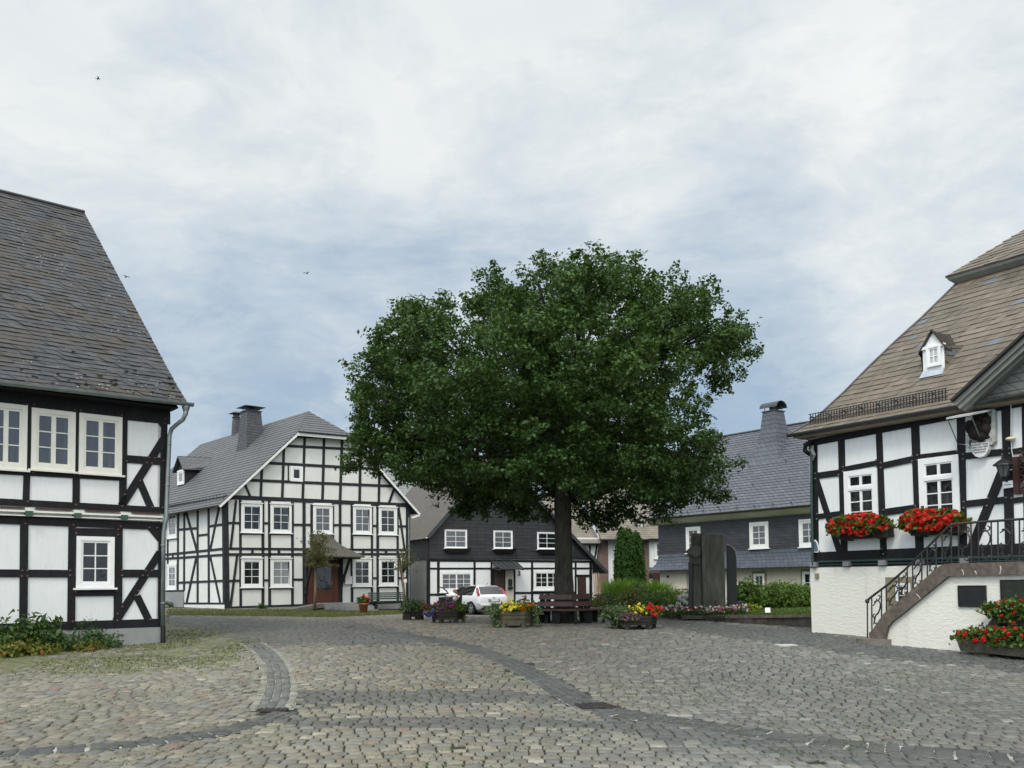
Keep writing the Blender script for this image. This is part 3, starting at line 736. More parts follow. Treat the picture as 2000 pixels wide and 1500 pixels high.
# gable side wall (turned away) and rear
A2 = Fac(A.pt(0, 0, 0), -A.N)
DEPTH = 11.5
wallpoly(mb, A2, [(0, zb-.1), (DEPTH, zb-.1), (DEPTH, zt+.25), (DEPTH/2, zt+5.6), (0, zt+.25)], -.0, .2)
mb.build('wall', M['white_plaster'], ra)
mb = MB(); u0, _ = A.uz(312, 1230); mb.fbox(A, uL, u0, -.3, A.uz(200, 1229)[1], -.2, .045); mb.build('plinth', M['plinth_grey'], ra)
tm = MB()
TA = [(-60, 765, 332, 808, 46), (57, 790, 50, 990, 13), (150, 800, 148, 995, 14), (242, 806, 239, 995, 14), (321, 812, 317, 1000, 12),
      (-60, 917, 240, 934, 11), (-60, 977, 322, 997, 13), (-60, 1012, 318, 1028, 16), (47, 1018, 45, 1240, 16), (141, 1022, 138.5, 1222, 15),
      (231, 1028, 229.5, 1220, 16), (315.5, 1026, 314, 1226, 12), (-60, 1119, 140, 1120.5, 15), (139, 1040, 230, 1041, 17), (139, 1157, 230, 1156, 15),
      (231, 1120, 315, 1120, 15), (-60, 1229, 318, 1216, 17), (312, 1079, 226, 1213, 15), (267, 1164, 292, 1215, 14),
      (241, 896, 320, 901.5, 15), (319, 858, 237, 988, 15), (272, 940, 296, 996, 14),
      (-20, 770, -28, 1240, 14), (-35, 1157, -60, 1157, 14)]
for q in TA: A.tim(tm, *q)
for pl in ([(286, 1031), (309, 1059), (318, 1059), (318, 1028)], [(293, 807), (317, 838), (325, 838), (325, 805)]):
    A.ct += 1; tm.prism(A, [A.uz(*p) for p in reversed(pl)], -.01, .024)
ux = A.uz(-58, 1000)[0]; zz_ = lambda x, y: A.uz(x, y)[1]
for y, w_ in ((769, .5), (918, .14), (978, .17), (1013.5, .2), (1119, .19), (1228, .22)):
    z = zz_(0, y); tm.beam(A, (uL, z), (ux+.05, z), w_, -.02, .0285)
for i in range(6):
    u_ = ux-.35-1.22*i
    if u_ < uL+.2: break
    tm.beam(A, (u_, zz_(0, 1240)), (u_, zz_(0, 775)), .2, -.02, .0262)
tm.build('timber_frame', M['timber'], ra)
PA = [(53, 790), (65, 791), (146, 801), (157, 802), (237, 811), (50, 921), (64, 923), (144, 927), (155, 928), (236, 933), (54, 980), (148, 986), (238, 989), (297, 991), (317, 992), (291, 894), (302, 895), (286, 904), (296, 905), (248, 890), (247, 901), (319, 900), (322, 818), (321, 828), (273, 939), (243, 966),
      (49, 1023), (143, 1025.5), (148, 1032), (148, 1041.5), (235, 1028.5), (230, 1034.5), (230, 1044.5), (291, 1030.5), (306, 1031), (43, 1114.5), (53, 1114.5), (42, 1125.5), (53, 1125.5), (136, 1114.5), (136, 1124), (238, 1114), (238, 1124), (284, 1114.5), (296, 1114.5), (278, 1124), (288, 1124.5), (147, 1156), (226.5, 1154.5), (238, 1185), (229, 1198.5), (228, 1212), (141, 1214), (270, 1154), (264, 1163), (293, 1209.5)]
pegs(A, ra, PA, 'peg', .027, .042)
# carved storey band with coloured joist ends
mb = MB()
A.tim(mb, -60, 994.8, 314, 1010.3, 3.6, .12); A.tim(mb, -60, 1003.5, 313, 1017, 2, .10)
mb.build('moulding', M['frame_cream'], ra)
mb = MB()
for a_, b_ in ((-60, 46), (68, 140), (165, 232), (256, 310)): A.tim(mb, a_, 992+a_*.0415-1.5, b_, 992+b_*.0415-1.5, 2.6, .09)
mb.build('painted_strip', M['brown_wood'], ra)
M['joist_green'] = plain('joist_green', (.03, .085, .055), .6)
for x in (53.5, 148, 239):
    y = 992+x*.0415+7; u, z = A.uz(x, y); mb = MB()
    mb.fbox(A, u-.075, u+.075, z-.07, z+.03, -.05, .16, 0); mb.fbox(A, u-.07, u+.07, z+.031, z+.085, -.05, .15, 1); mb.build('joist_end', [M['joist_green'], M['frame_cream']], ra)
window(A, ra, -32, 788, 52, 916, 2, 3, 'frame_cream', 'glass_sky_tint', .11, 2, label='cream window cut by the left edge')
window(A, ra, 60, 801, 146, 919, 2, 3, 'frame_cream', 'glass_sky_tint', .11, 2)
window(A, ra, 153, 811, 237, 926, 2, 3, 'frame_cream', 'glass_sky_tint', .11, 2)
window(A, ra, 148, 1048, 222, 1148, 2, 3, 'frame_white', 'glass_dark', .10, 1, label='white ground floor window with six dark panes')
def bay_window(F, root, u0, u1, z0, z1, fr):
    f = MB(); rframe(f, F, u0, u1, z0, z1, .11, -.02, .06); w_ = f.build('window', M[fr], root); s = MB(); g = MB(); um = (u0+u1)/2
    for a, b in ((u0+.11, um), (um, u1-.11)):
        rframe(s, F, a, b, z0+.11, z1-.11, .05, -.01, .042)
        for k in (1, 2): q = z0+.16+(z1-z0-.32)*k/3; s.fbox(F, a+.05, b-.05, q-.012, q+.012, 0, .032)
        g.fbox(F, a+.04, b-.04, z0+.15, z1-.15, .004, .016)
    s.build('sash', M[fr], w_); g.build('pane', M['glass_sky_tint'], w_)
for i in range(5):
    u_ = ux-.35-1.22*i
    if u_-1.12 < uL: break
    bay_window(A, ra, u_-1.12, u_-.1, zz_(0, 913), zz_(0, 790), 'frame_cream')
M['roof_moss'] = plain('roof_moss', (.028, .024, .014), .95, .5, 20)
# roof
eo = .48
eL = A.uz(0, 745, eo); eR = A.uz(366, 787, eo); ze = (eL[1]+eR[1])/2
ur = eR[0]; Vp = Fac(A.pt(ur, 0, 0), -A.N)          # verge plane
rv, rz = Vp.uz(165, 416)                            # ridge end
eav = lambda u: A.pt(u, eL[1]+(eR[1]-eL[1])*(u-eL[0])/(eR[0]-eL[0]), eo)
rid = lambda u: A.pt(u, rz+.0*(u-ur), -rv)
mb = MB(); ul = -10.5
kick = lambda u: eav(u).lerp(rid(u), .10)-V((0, 0, .06))
slab(mb, [eav(ul), eav(ur), kick(ur), kick(ul)], .07, A.U, 0, 1, eav(ul), .2, .016, (.33, -.75)); slab(mb, [kick(ul), kick(ur), rid(ur), rid(ul)], .07, A.U, 0, 1, kick(ul), .2, .016, (.33, -.75))
bk = lambda u: A.pt(u, ze, -2*rv+eo-.96+.0)
slab(mb, [rid(ul), rid(ur), bk(ur), bk(ul)], .07, A.U, 0, 1)
rf = mb.build('roof', [M['roof_old'], M['timber']], ra)
mb = MB(); mb.tube([rid(ul)+V((0, 0, .03)), rid(ur)+V((0, 0, .03))], .06, 8); mb.build('ridge_cap', M['dark_zinc'], rf)
mb = MB()
for i in range(70):
    f_ = random.random()**3*.35; u_ = ur-.1-random.random()**1.5*7.5; p = eav(u_).lerp(rid(u_), .015+f_*.5)
    nn = (A.N*.7+V((0, 0, .7))).normalized(); sl_ = (rid(u_)-eav(u_)).normalized(); q_ = random.uniform(.025, .07); hq = q_*random.uniform(.3, .7)
    mb.loft([[p+A.U*(q_*k_*math.cos(t_))+sl_*(hq*k_*math.sin(t_))+nn*h_ for t_ in np.linspace(0, 6.28, 7)[:-1]] for k_, h_ in ((1, .0), (.8, .018), (.3, .028))])
tag(mb.build('moss_tufts', M['roof_moss'], rf), kind='stuff')
M['lichen_stone'] = plain('lichen', (.5, .49, .43), .9)
gutter_tube(ra, eav(-9.8)+A.N*.06-V((0, 0, .01)), eav(ur+.12)+A.N*.06-V((0, 0, .01)), .085, 'zinc')
mb = MB(); # boarded soffit box under the eave
mb.hexa([A.pt(ul, zt+.05, 0), A.pt(ur-.25, zt+.05, 0), A.pt(ur-.25, zt+.05, .3), A.pt(ul, zt+.05, .3)], [A.pt(ul, ze-.14, 0), A.pt(ur-.2, ze-.14, 0), A.pt(ur-.2, ze-.12, .44), A.pt(ul, ze-.12, .44)]); mb.build('eaves_board', M['timber'], ra)
mb = MB(); dp_ = [A.px(x, y, n) for x, y, n in ((364, 797, .52), (362, 810, .50), (357, 820, .45), (345, 829, .30), (335, 838, .16), (331, 851, .13), (325, 1000, .13), (325.5, 1010, .14), (322, 1024, .12), (319.5, 1040, .11), (318, 1222, .11))]
mb.tube(dp_, .052, 10); mb.lathe(A.px(363, 800, .5)-V((0, 0, .06)), [(.05, -.06), (.06, 0), (.10, .12), (.10, .14)], 12)
for y in (868, 948, 1065, 1178):
    p = A.px(330 if y < 1000 else 318.7, y, .12)
    if y < 1000: p = A.px(331-(y-851)*.0403, y, .13)
    mb.lathe(p, [(.062, -.015), (.062, .015)], 10)
mb.build('downpipe', M['zinc'], ra, True)
mb = MB(); p = A.px(318.5, 1222, .11); mb.tube([V((p.x, p.y, p.z)), V((p.x, p.y, zg(p.x, p.y)-.05))], .058, 10); mb.build('standpipe', M['black_iron'], ra)
# ================================================================== HOUSE B (mid left, half-hipped gable)
B = Fac.vp(440, 1190, 45, 3700)
b0 = B.pt(0, 0); S = Fac(b0, -(B.N*-1).normalized()*1 if False else B.N*1)   # side plane below
sd_ = ray(-560, horizon(-560)); sd_ = V((sd_.x, sd_.y, 0)).normalized()
S = Fac(b0, -sd_)                                   # u grows towards the corner (u<0 going back left)
rb = thing('timber_frame_house', 'large half-timbered house with grey half-hipped roof, porch and two chimneys, left of the oak', 'house', V((B.pt(5, 0).x, B.pt(5, 0).y, 1.0)))
WB = B.uz(799, 1100)[0]
ze_l = B.uz(440, 974)[1]; zs = B.uz(440, 1184)[1]
hipL = B.uz(577, 848); hipR = (WB-hipL[0], hipL[1]); zr_eave = B.uz(803, 985)[1]
mb = MB(); wallpoly(mb, B, [(0, zs-.4), (WB, zs-.4), (WB, ze_l), hipR, hipL, (0, ze_l)])
Ls = 17.0
wallpoly(mb, S, [(-Ls, zs-.4), (-.26, zs-.4), (-.26, ze_l), (-Ls, ze_l)], 0, .25)
R2 = Fac(B.pt(WB, 0), sd_); wallpoly(mb, R2, [(.26, zs-.5), (Ls, zs-.5), (Ls, ze_l), (.26, ze_l)], 0, .25)
mb.build('wall', M['dull_plaster'], rb)
tm = MB()
TB = [(440.5, 972, 443.5, 1189, 10), (469, 976, 470, 1184, 5), (513.3, 976, 513.3, 1184, 5.5), (526, 976, 526.5, 1184, 5.5), (571, 979, 571, 1184, 5), (593.5, 980, 594, 1181, 6), (608.5, 985, 608.5, 1072, 5), (650, 985, 650, 1072, 4.2), (664, 985, 664, 1179, 5), (687, 985, 687.5, 1179, 5), (726.2, 985, 726.2, 1177, 4), (737.2, 985, 737.8, 1175, 5), (776, 985, 776.8, 1175, 4), (796.5, 984, 797, 1176, 8),
      (461, 977, 450, 1072, 4.6), (463, 1085, 450, 1184, 4.6), (778, 989, 790, 1073, 4), (779, 1084, 790.5, 1168, 4),
      (440, 970.5, 801, 987, 8), (443, 1071.5, 799, 1074.3, 4.6), (443, 1083, 801, 1082.2, 5), (444, 1187, 600, 1181.5, 4.5), (664, 1179.5, 734, 1178, 4.4), (734, 1178, 798, 1175, 4),
      (445, 1021.5, 468, 1021.5, 4.6), (514, 1022, 526, 1022, 4.6), (572, 1025, 592, 1025, 4.4), (596, 1025, 608, 1025, 4.4), (650, 1025.5, 664, 1025.5, 4.4), (665, 1025.5, 687, 1026, 4.4), (727, 1027, 737, 1027, 4.2), (777, 1028, 796, 1028, 4.2),
      (445, 1134.5, 468, 1134, 4.4), (514, 1133.5, 526, 1133.5, 4.4), (572, 1132, 592, 1132, 4.4), (665, 1131, 687, 1131, 4), (727, 1129, 737, 1129, 4), (777, 1129, 796, 1129, 4),
      (470, 1042.5, 513, 1042.5, 3.6), (526, 1043, 571, 1043.5, 3.6), (608, 1045, 650, 1045, 3.4), (687, 1045, 726, 1045.5, 3.4), (737, 1046, 776, 1046.5, 3.4), (470, 1150, 513, 1149.5, 3.6), (526, 1149.5, 571, 1149, 3.6), (687, 1147.5, 726, 1147, 3.4), (737, 1146.5, 776, 1146, 3.4),
      (492.7, 1072, 492.7, 1082, 4.5), (544.5, 1072, 544.5, 1082, 5), (709, 1074, 709, 1082, 5), (753.5, 1074, 753.5, 1082, 5), (600, 1073, 600, 1082, 4),
      (553, 870.5, 709, 878.5, 5), (517, 904, 748, 916.5, 5.4), (480, 937.5, 778, 950, 5.4),
      (595, 850, 591, 975, 5), (633, 852, 629.6, 977, 5), (668, 855, 664, 979, 5), (554.5, 870, 551, 974, 5), (704, 876, 702, 981, 5), (741, 912, 739.5, 983, 4.6), (511.5, 908, 509, 973, 5),
      (476, 941, 490, 973, 4.4), (770, 953, 759.5, 982, 4.4), (443, 972, 577, 853.5, 6), (577, 852.5, 682, 857, 4.5), (682, 857, 803, 986, 6),
      (563, 905, 563, 940, 2.5)]
for q in TB: B.tim(tm, *q)
tb = tm.build('timber_frame', M['timber_grey'], rb); tb['label'] = 'black timber frame of the gable front'
tm = MB()
TS = [(348.5, 998, 347.5, 1153, 3.4), (360.5, 990, 360, 1153, 3.4), (386.5, 987, 386.5, 1177, 3.6), (407.7, 984, 408.5, 1177, 3.6), (436.5, 972, 438.5, 1188, 5), (322, 1083.5, 437, 1072, 4), (322, 1091.5, 437, 1083.5, 4),
      (349, 1034.5, 386, 1031.5, 4), (409, 1028, 437, 1024, 4), (387, 1046, 407.5, 1043.5, 3.4), (347, 1138, 437, 1134.3, 4), (360, 1178.5, 439, 1179, 4), (322, 1155.2, 360, 1154, 4),
      (362, 993, 384.5, 1073, 3.2), (430, 983, 411.5, 1073, 3.2), (384, 1089, 365, 1177, 3.2), (411.5, 1088, 430.5, 1177, 3.2), (322, 1053, 348, 1051.5, 3), (328, 1000, 328, 1150, 3), (322, 993, 440, 973, 7),
      (338, 1083, 338, 1091, 3), (300, 1000, 300, 1160, 4), (250, 1084, 322, 1083, 4), (250, 1092, 322, 1091.5, 4)]
for q in TS: S.tim(tm, *q)
tm.build('timber_frame', M['timber_grey'], rb)['label'] = 'thin black timber frame of the side wall'
mb = MB()
sp = lambda x, y: S.uz(x, y)
mb.prism(S, [sp(361, 1181), (-.01, S.uz(440, 1181)[1]), (-.01, .2), (sp(361, 1181)[0], .2)], -.1, .04); mb.build('plinth', M['dull_plaster'], rb)
mb = MB(); mb.prism(S, [(-Ls, sp(361, 1156)[1]), (sp(360, 1156)[0], sp(361, 1156)[1]), (sp(360, 1156)[0], .2), (-Ls, .2)], -.1, .06); mb.build('plinth', M['plinth_grey'], rb)
mb = MB(); mb.prism(B, [(-.04, B.uz(440, 1189)[1]), (WB+.02, B.uz(799, 1179)[1]), (WB+.02, .2), (-.04, .2)], -.1, .03); mb.build('plinth', M['plinth_grey'], rb)
for i, (x0, y0, x1, y1, g, tl) in enumerate([(470.5, 983.5, 511.8, 1040, 'glass_sky_tint', 1), (527.7, 985, 569, 1041, 'glass_sky_tint', 1), (611, 987.5, 649, 1042, 'glass_grey', 0), (689, 989.5, 725.5, 1043, 'glass_grey', 1), (739, 991.5, 774.8, 1044.3, 'glass_dark', 0),
        (470.5, 1091, 512.2, 1147, 'glass_dark', 0), (527.8, 1091.5, 569.3, 1146.8, 'glass_curtain', 1), (688, 1091.5, 725.3, 1145, 'glass_dark', 0), (739.5, 1091.5, 775.2, 1144, 'glass_dark', 0)]):
    window(B, rb, x0, y0, x1, y1, 2, 3, 'frame_white', g, .13, 1, tilt=tl, hood=True, sash=.045)
window(B, rb, 567, 911, 591, 940.5, 1, 1, 'frame_white', 'glass_dark', .12, 1, label='small square window high in the gable', sill=False)
for x0, y0, x1, y1 in ((328.7, 1001, 346.8, 1051), (328.3, 1101, 345.8, 1151)): window(S, rb, x0, y0, x1, y1, 2, 3, 'frame_white', 'glass_grey', .15, 1, sash=.06)
for x0, x1, y in ((472, 510, 979.2), (529.5, 567.5, 981), (613, 647, 983.8), (691, 723.5, 986), (741, 773, 988.2), (472, 511, 1087.2), (529.5, 568, 1087), (690, 724, 1087), (741, 774, 1087)): mb = MB(); B.tim(mb, x0, y, x1, y+.6, 2.6, .04); mb.build('infill_strip', M['dull_plaster'], rb)
# roof: half-hipped, ridge runs back from the front
om = .35; eo = .45
rise = (hipL[1]-ze_l)/hipL[0]; zr = ze_l+rise*WB/2
back = -B.N
def rp(u, n, z): return B.pt(u, z, 0)+sd_*(-n/ (sd_.dot(back))) if True else None
ap_n = -1.55
zE = ze_l-rise*eo+.10
roofL = [rp(-eo, om, zE), rp(-eo, -Ls, zE), rp(WB/2, -Ls+1.2, zr+.12), rp(WB/2, ap_n, zr+.12), rp(hipL[0], om, hipL[1]+.12)]
roofR = [rp(WB+eo, om, zE), rp(WB+eo, -Ls, zE), rp(WB/2, -Ls+1.2, zr+.12), rp(WB/2, ap_n, zr+.12), rp(hipR[0], om, hipR[1]+.12)]
mb = MB(); slab(mb, roofL, .08, sd_, 0, 1, None, .26, .014); slab(mb, roofR, .08, sd_, 0, 1)
slab(mb, [rp(hipL[0]-.05, om+.1, hipL[1]+.08), rp(hipR[0]+.05, om+.1, hipR[1]+.08), rp(WB/2, ap_n, zr+.125)], .08, B.U, 0, 1, None, .26, .014)
rf = mb.build('roof', [M['roof_b'], M['timber_grey']], rb)
mb = MB()
mb.bar(rp(-eo, om+.01, zE-.1), rp(hipL[0], om+.01, hipL[1]+.0), .04, .11); mb.bar(rp(hipL[0]-.1, om+.13, hipL[1]-.06), rp(hipR[0]+.1, om+.13, hipR[1]-.06), .05, .17); mb.bar(rp(WB+eo, om+.01, zE-.1), rp(hipR[0], om+.01, hipR[1]+.0), .04, .11)
mb.bar(rp(WB+eo, om, zE-.13), rp(WB, om-.1, zE-.28), .05, .1)
mb.build('verge_board', M['trim_white'], rf)
gutter_tube(rb, rp(hipL[0]-.1, om+.2, hipL[1]+.08), rp(hipR[0]+.1, om+.2, hipR[1]+.08), .07, 'dark_zinc')
gutter_tube(rb, rp(-eo-.05, om, zE-.02), rp(-eo-.05, -Ls, zE-.02), .07, 'dark_zinc')
mb = MB(); rr = lambda n, z: rp(-eo+.35, n, z+rise*.35)
for n in np.arange(0, Ls, .42): mb.bar(rr(-n, zE), rr(-n, zE+.26), .02, .02)
for h in (.12, .26): mb.bar(rr(om-.2, zE+h), rr(-Ls, zE+h), .018, .018)
mb.build('snow_guard', M['dark_zinc'], rf)
mb = MB(); q = B.pt(WB-.05, 0, .08); mb.tube([V((q.x, q.y, zE-.25)), V((q.x, q.y, zg(q.x, q.y)))], .045, 8); mb.build('downpipe', M['zinc'], rb)
# dormer on the left slope
DN = sd_; dU = -sd_                                   # dormer front faces out of the side wall
rise_at = lambda u: zE+rise*(u+eo)
def roof_pt(px, py):                                  # sight line onto the left roof plane
    r = ray(px, py); a, b, c = roofL[0], roofL[1], roofL[2]; n = (b-a).cross(c-a); t_ = n.dot(a-CAM)/n.dot(r); return CAM+r*t_
dfoot = roof_pt(355, 949); D = Fac(dfoot, S.U)
u0, z0 = D.uz(347.5, 948); u1, z1 = D.uz(360.5, 916); apx = D.uz(349.5, 889)
um = (u0+u1)/2; hw = .85; zt_ = z1+.05; za = zt_+.75
mb = MB()
mb.prism(D, [(um-.55, z0-.15), (um+.55, z0-.15), (um+.55, zt_), (um, za-.1), (um-.55, zt_)], -1.9, .0)
dm = mb.build('dormer', M['slate_diag'], rb)
mb = MB(); dep = 3.4
for sgn in (-1, 1):
    slab(mb, [D.pt(um+sgn*hw, zt_-.12, .22), D.pt(um, za, .22), D.pt(um, za+.1, -2.1), D.pt(um, za+.55, -dep), D.pt(um+sgn*hw*.9, zt_+.55, -dep+.4), D.pt(um+sgn*hw, zt_+.0, -2.0)], .06, D.N)
mb.build('dormer_roof', M['roof_b'], dm)
window(D, dm, 347.8, 918, 360.2, 947, 1, 1, 'frame_white', 'glass_curtain', .12, 1, sill=False, sash=.08)
# chimneys
def chimney(root, c, U, secs, mat, cap='plate', capz=None, rot=0):
    """square slate-hung stack: secs = [(z, half along U, half across)]"""
    U = V(U).normalized(); W_ = V((-U.y, U.x, 0)); mb = MB(); rings = []
    for z, a, b, oa, ob in secs: rings.append([V((c.x, c.y, 0))+U*(oa+sx*a)+W_*(ob+sy*b)+V((0, 0, z)) for sx, sy in ((-1, -1), (1, -1), (1, 1), (-1, 1))])
    for i in range(len(rings)-1):
        for k in range(4):
            p = [rings[i][k], rings[i][(k+1) % 4], rings[i+1][(k+1) % 4], rings[i+1][k]]; l = (p[1]-p[0]).length
            mb.face(p, 0, [(0, p[0].z), (l, p[1].z), (l*.9, p[2].z), (l*.1, p[3].z)])
    mb.face(rings[-1], 0)
    ch = mb.build('chimney', M[mat], root)
    zt_, a, b, oa, ob = secs[-1]; o = V((c.x, c.y, 0))+U*oa+W_*ob; ang = math.atan2(U.y, U.x)
    m2 = MB(); m2.box(o+V((0, 0, zt_)), 2*a+.1, 2*b+.1, .05, ang)
    for sx in (-1, 1):
        for sy in (-1, 1): p = o+U*(sx*a*.8)+W_*(sy*b*.8)+V((0, 0, zt_+.05)); m2.bar(p, p+V((0, 0, .22)), .03, .03)
    if cap == 'plate':
        m2.hexa([o+U*(sx*(a+.22))+W_*(sy*(b+.22))+V((0, 0, zt_+.25)) for sx, sy in ((-1, -1), (1, -1), (1, 1), (-1, 1))], [o+U*(sx*.12)+W_*(sy*.12)+V((0, 0, zt_+.38)) for sx, sy in ((-1, -1), (1, -1), (1, 1), (-1, 1))])
        m2.box(o+V((0, 0, zt_+.05)), .3, .3, .2, ang)
    else:
        R_ = b+.06; rg = lambda s_: [o+U*(s_*(a+.16))+W_*(R_*math.cos(t_))+V((0, 0, zt_+.2+R_*.75*math.sin(t_))) for t_ in np.linspace(0, math.pi, 9)]
        inn = lambda s_: [o+U*(s_*(a+.16))+W_*((R_-.03)*math.cos(t_))+V((0, 0, zt_+.2+(R_-.03)*.75*math.sin(t_))) for t_ in np.linspace(math.pi, 0, 9)]
        m2.loft([rg(-1)+inn(-1), rg(1)+inn(1)])
    m2.build('chimney_cap', M['dark_zinc'], ch); return ch
def chim_b(x, ytop, ybase, w, full):
    p = roof_pt(x, ybase); sc = p.y/FPX; zt_ = EYE+(horizon(x)-ytop)*sc; a = w*sc/2
    secs = [(p.z-1.3, a*1.5, a*1.3, 0, 0), (p.z-.2, a*1.15, a*1.05, 0, 0), (p.z+.5, a, a*.95, 0, 0), (zt_, a*.8, a*.8, 0, 0)]
    chimney(rb, p, S.U, secs, 'chimney_slate')
chim_b(490, 803, 862, 36, True); chim_b(461.5, 814, 845, 13, False)
# porch canopy over the door
uc0, _ = B.uz(590, 1100); uc1, _ = B.uz(697, 1100); zc = B.uz(640, 1087)[1]; zct = B.uz(630, 1043)[1]
ut0, ut1 = B.uz(606, 1045)[0], B.uz(652, 1045)[0]
def cring(k, zz_): # k 0..1 from eave to top
    e = (1-k)**1.7
    a_ = ut0+(uc0-ut0)*e+.15; b_ = ut1+(uc1-ut1)*e-.15; n_ = .12+1.25*e
    return [B.pt(a_, zz_, 0), B.pt(a_+.0, zz_, n_), B.pt(b_, zz_, n_), B.pt(b_, zz_, 0)]
mb = MB(); rings = [cring(k, zc-.02+(zct-zc)*k) for k in (0, .12, .3, .5, .7, .88, 1)]
mb.loft([[p-V((0, 0, .06)) for p in rings[0]]]+rings); 
pc = mb.build('porch_roof', M['slate_canopy'], rb)
mb = MB()
for x0, y0, x1, y1, un in ((681, 1089, 667, 1139, 1), (604, 1100, 596, 1153, 0)):
    ua = B.uz(x1, y1)[0]; zb_ = B.uz(x1, y1)[1]
    mb.bar(B.pt(ua, zb_, .06), B.pt(ua, zc-.05, 1.15), .11, .11); mb.bar(B.pt(ua, zc-.08, .0), B.pt(ua, zc-.08, 1.2), .1, .1); mb.bar(B.pt(ua, zb_-.2, .07), B.pt(ua, zc, .07), .1, .1)
mb.bar(B.pt(uc0+.3, zc-.1, 1.1), B.pt(uc1-.3, zc-.1, 1.1), .1, .1)
mb.build('porch_bracket', M['timber_grey'], pc)
ud0, ud1, zd0, zd1 = B.rect(600, 1097, 660, 1178)
mb = MB(); mb.fbox(B, ud0-.15, ud1+.25, zd0-.05, zc, -.01, .03); mb.build('door_surround', M['timber'], rb)
mb = MB(); mb.fbox(B, ud0, ud1, zd0, zd1, .0, .05); wd = (ud1-ud0)
mb.fbox(B, ud0+wd*.02, ud0+wd*.14, zd0, zd1-.05, .05, .075); mb.fbox(B, ud0+wd*.86, ud0+wd*.98, zd0, zd1-.05, .05, .075); mb.fbox(B, ud0+wd*.2, ud0+wd*.8, zd0+.08, zd0+.6, .05, .07)
door = mb.build('door', M['door_wood'], rb)
mb = MB(); mb.fbox(B, ud0+wd*.24, ud0+wd*.76, zd0+.7, zd1-.12, .05, .06); mb.build('pane', M['glass_dark'], door)
mb = MB(); mb.tube([B.pt(ud0+wd*.78, zd0+.95, .1), B.pt(ud0+wd*.78, zd0+1.15, .1)], .02, 6); mb.build('handle', M['zinc'], door)
# landing, steps and ramp
M['concrete'] = plain('concrete', (.22, .225, .22), .85, .15, 4, .3, 30); M['ramp_deck'] = plain('ramp_deck', (.13, .115, .10), .85, .2, 5, .3, 30)
l0, l1 = B.uz(612, 1180)[0], B.uz(685, 1180)[0]; zl = B.uz(650, 1177.5, .7)[1]
st = thing('entrance_steps', 'grey landing with low steps and a long ramp at the porch door', 'steps', B.pt(l0, zl-.5, .7))
mb = MB(); mb.fbox(B, l0, l1, zl-.9, zl, .02, 1.5); mb.build('landing', M['concrete'], st)
for i, (a_, dz, nn) in enumerate(((.35, .17, 1.9), (.6, .34, 2.25))): mb = MB(); mb.fbox(B, l0+a_, l1+.35+a_*.3, zl-1.0, zl-dz, 1.5 if i == 0 else 1.9, nn); mb.build('step', M['concrete'], st)
mb = MB(); r0 = B.uz(543, 1194, 1.2)
mb.hexa([B.pt(r0[0], r0[1]-.12, .4), B.pt(l0, zl-.2, .4), B.pt(l0, zl-.2, 1.5), B.pt(r0[0], r0[1]-.12, 1.5)], [B.pt(r0[0], r0[1], .4), B.pt(l0, zl, .4), B.pt(l0, zl, 1.5), B.pt(r0[0], r0[1], 1.5)]); mb.build('ramp', M['ramp_deck'], st)
u0, u1, z0, z1 = B.rect(672.5, 1126.5, 685.5, 1141)
mb = MB(); mb.fbox(B, u0, u1, z0, z1, .03, .15); mb.fbox(B, u0-.015, u1+.015, z1, z1+.03, .03, .17); mb.fbox(B, u0+.05, u1-.05, z1-.1, z1-.07, .15, .158)
tag(mb.build('mailbox', M['trim_white']), 'white wall mailbox beside the dark porch post', 'mailbox')
# ================================================================== HOUSE C (dark slate gable, door no. 3)
Cf = Fac.vp(838, 1189, 52, 4700)
rc = thing('slate_gable_house', 'low house with dark slate gable and black and white ground floor behind the car', 'house', V((Cf.pt(5, 0).x, Cf.pt(5, 0).y, .8)))
cb = -Cf.N; CS = Fac(Cf.pt(0, 0), -cb)              # left side, u<0 going back
WC = Cf.uz(1157, 1110)[0]; zsl = Cf.uz(1000, 1092)[1]; zf = zg(Cf.pt(5, 0).x, Cf.pt(5, 0).y)
eL = Cf.uz(835, 1049); ap = Cf.uz(967, 893); eR = Cf.uz(1181, 1118)
rL = (ap[1]-eL[1])/(ap[0]-eL[0]); rR = (ap[1]-eR[1])/(eR[0]-ap[0])
zL = lambda u: eL[1]+rL*(u-eL[0]); zR = lambda u: ap[1]-rR*(u-ap[0])
mb = MB(); wallpoly(mb, Cf, [(0, zf-.6), (WC, zf-.6), (WC, zR(WC)-.05), (WC, zsl), (0, zsl)])
mb.build('wall', M['white_plaster'], rc)
LC = 13
tiled(Cf, [(0, zsl-.02), (WC+.25, zsl-.02), (WC, zR(WC)-.06), (ap[0], ap[1]-.06), (0, zL(0)-.06)], .05, 'slate_dark', 'gable_cladding', rc, .3)
mb = MB(); wallpoly(mb, CS, [(-LC, zf-.6), (-.26, zf-.6), (-.26, zsl), (-LC, zsl)]); mb.build('wall', M['grey_plaster'], rc)
tiled(CS, [(-LC, zsl), (-.0, zsl-.05), (-.0, zL(0)-.05), (-LC, zL(0)-.05)], .03, 'slate_diag', 'side_cladding', rc)
mb = MB(); wallpoly(mb, Fac(Cf.pt(WC, 0), cb), [(.26, zf-.6), (LC, zf-.6), (LC, zR(WC)), (.26, zR(WC))]); mb.build('wall', M['white_plaster'], rc)
mb = MB(); om = .3
q = lambda u, z, n: Cf.pt(u, z, n)
slab(mb, [q(eL[0]-.1, eL[1]-.02, om), q(eL[0]-.1, eL[1]-.02, -LC), q(ap[0], ap[1]+.07, -LC), q(ap[0], ap[1]+.07, om)], .09, cb, 0, 1)
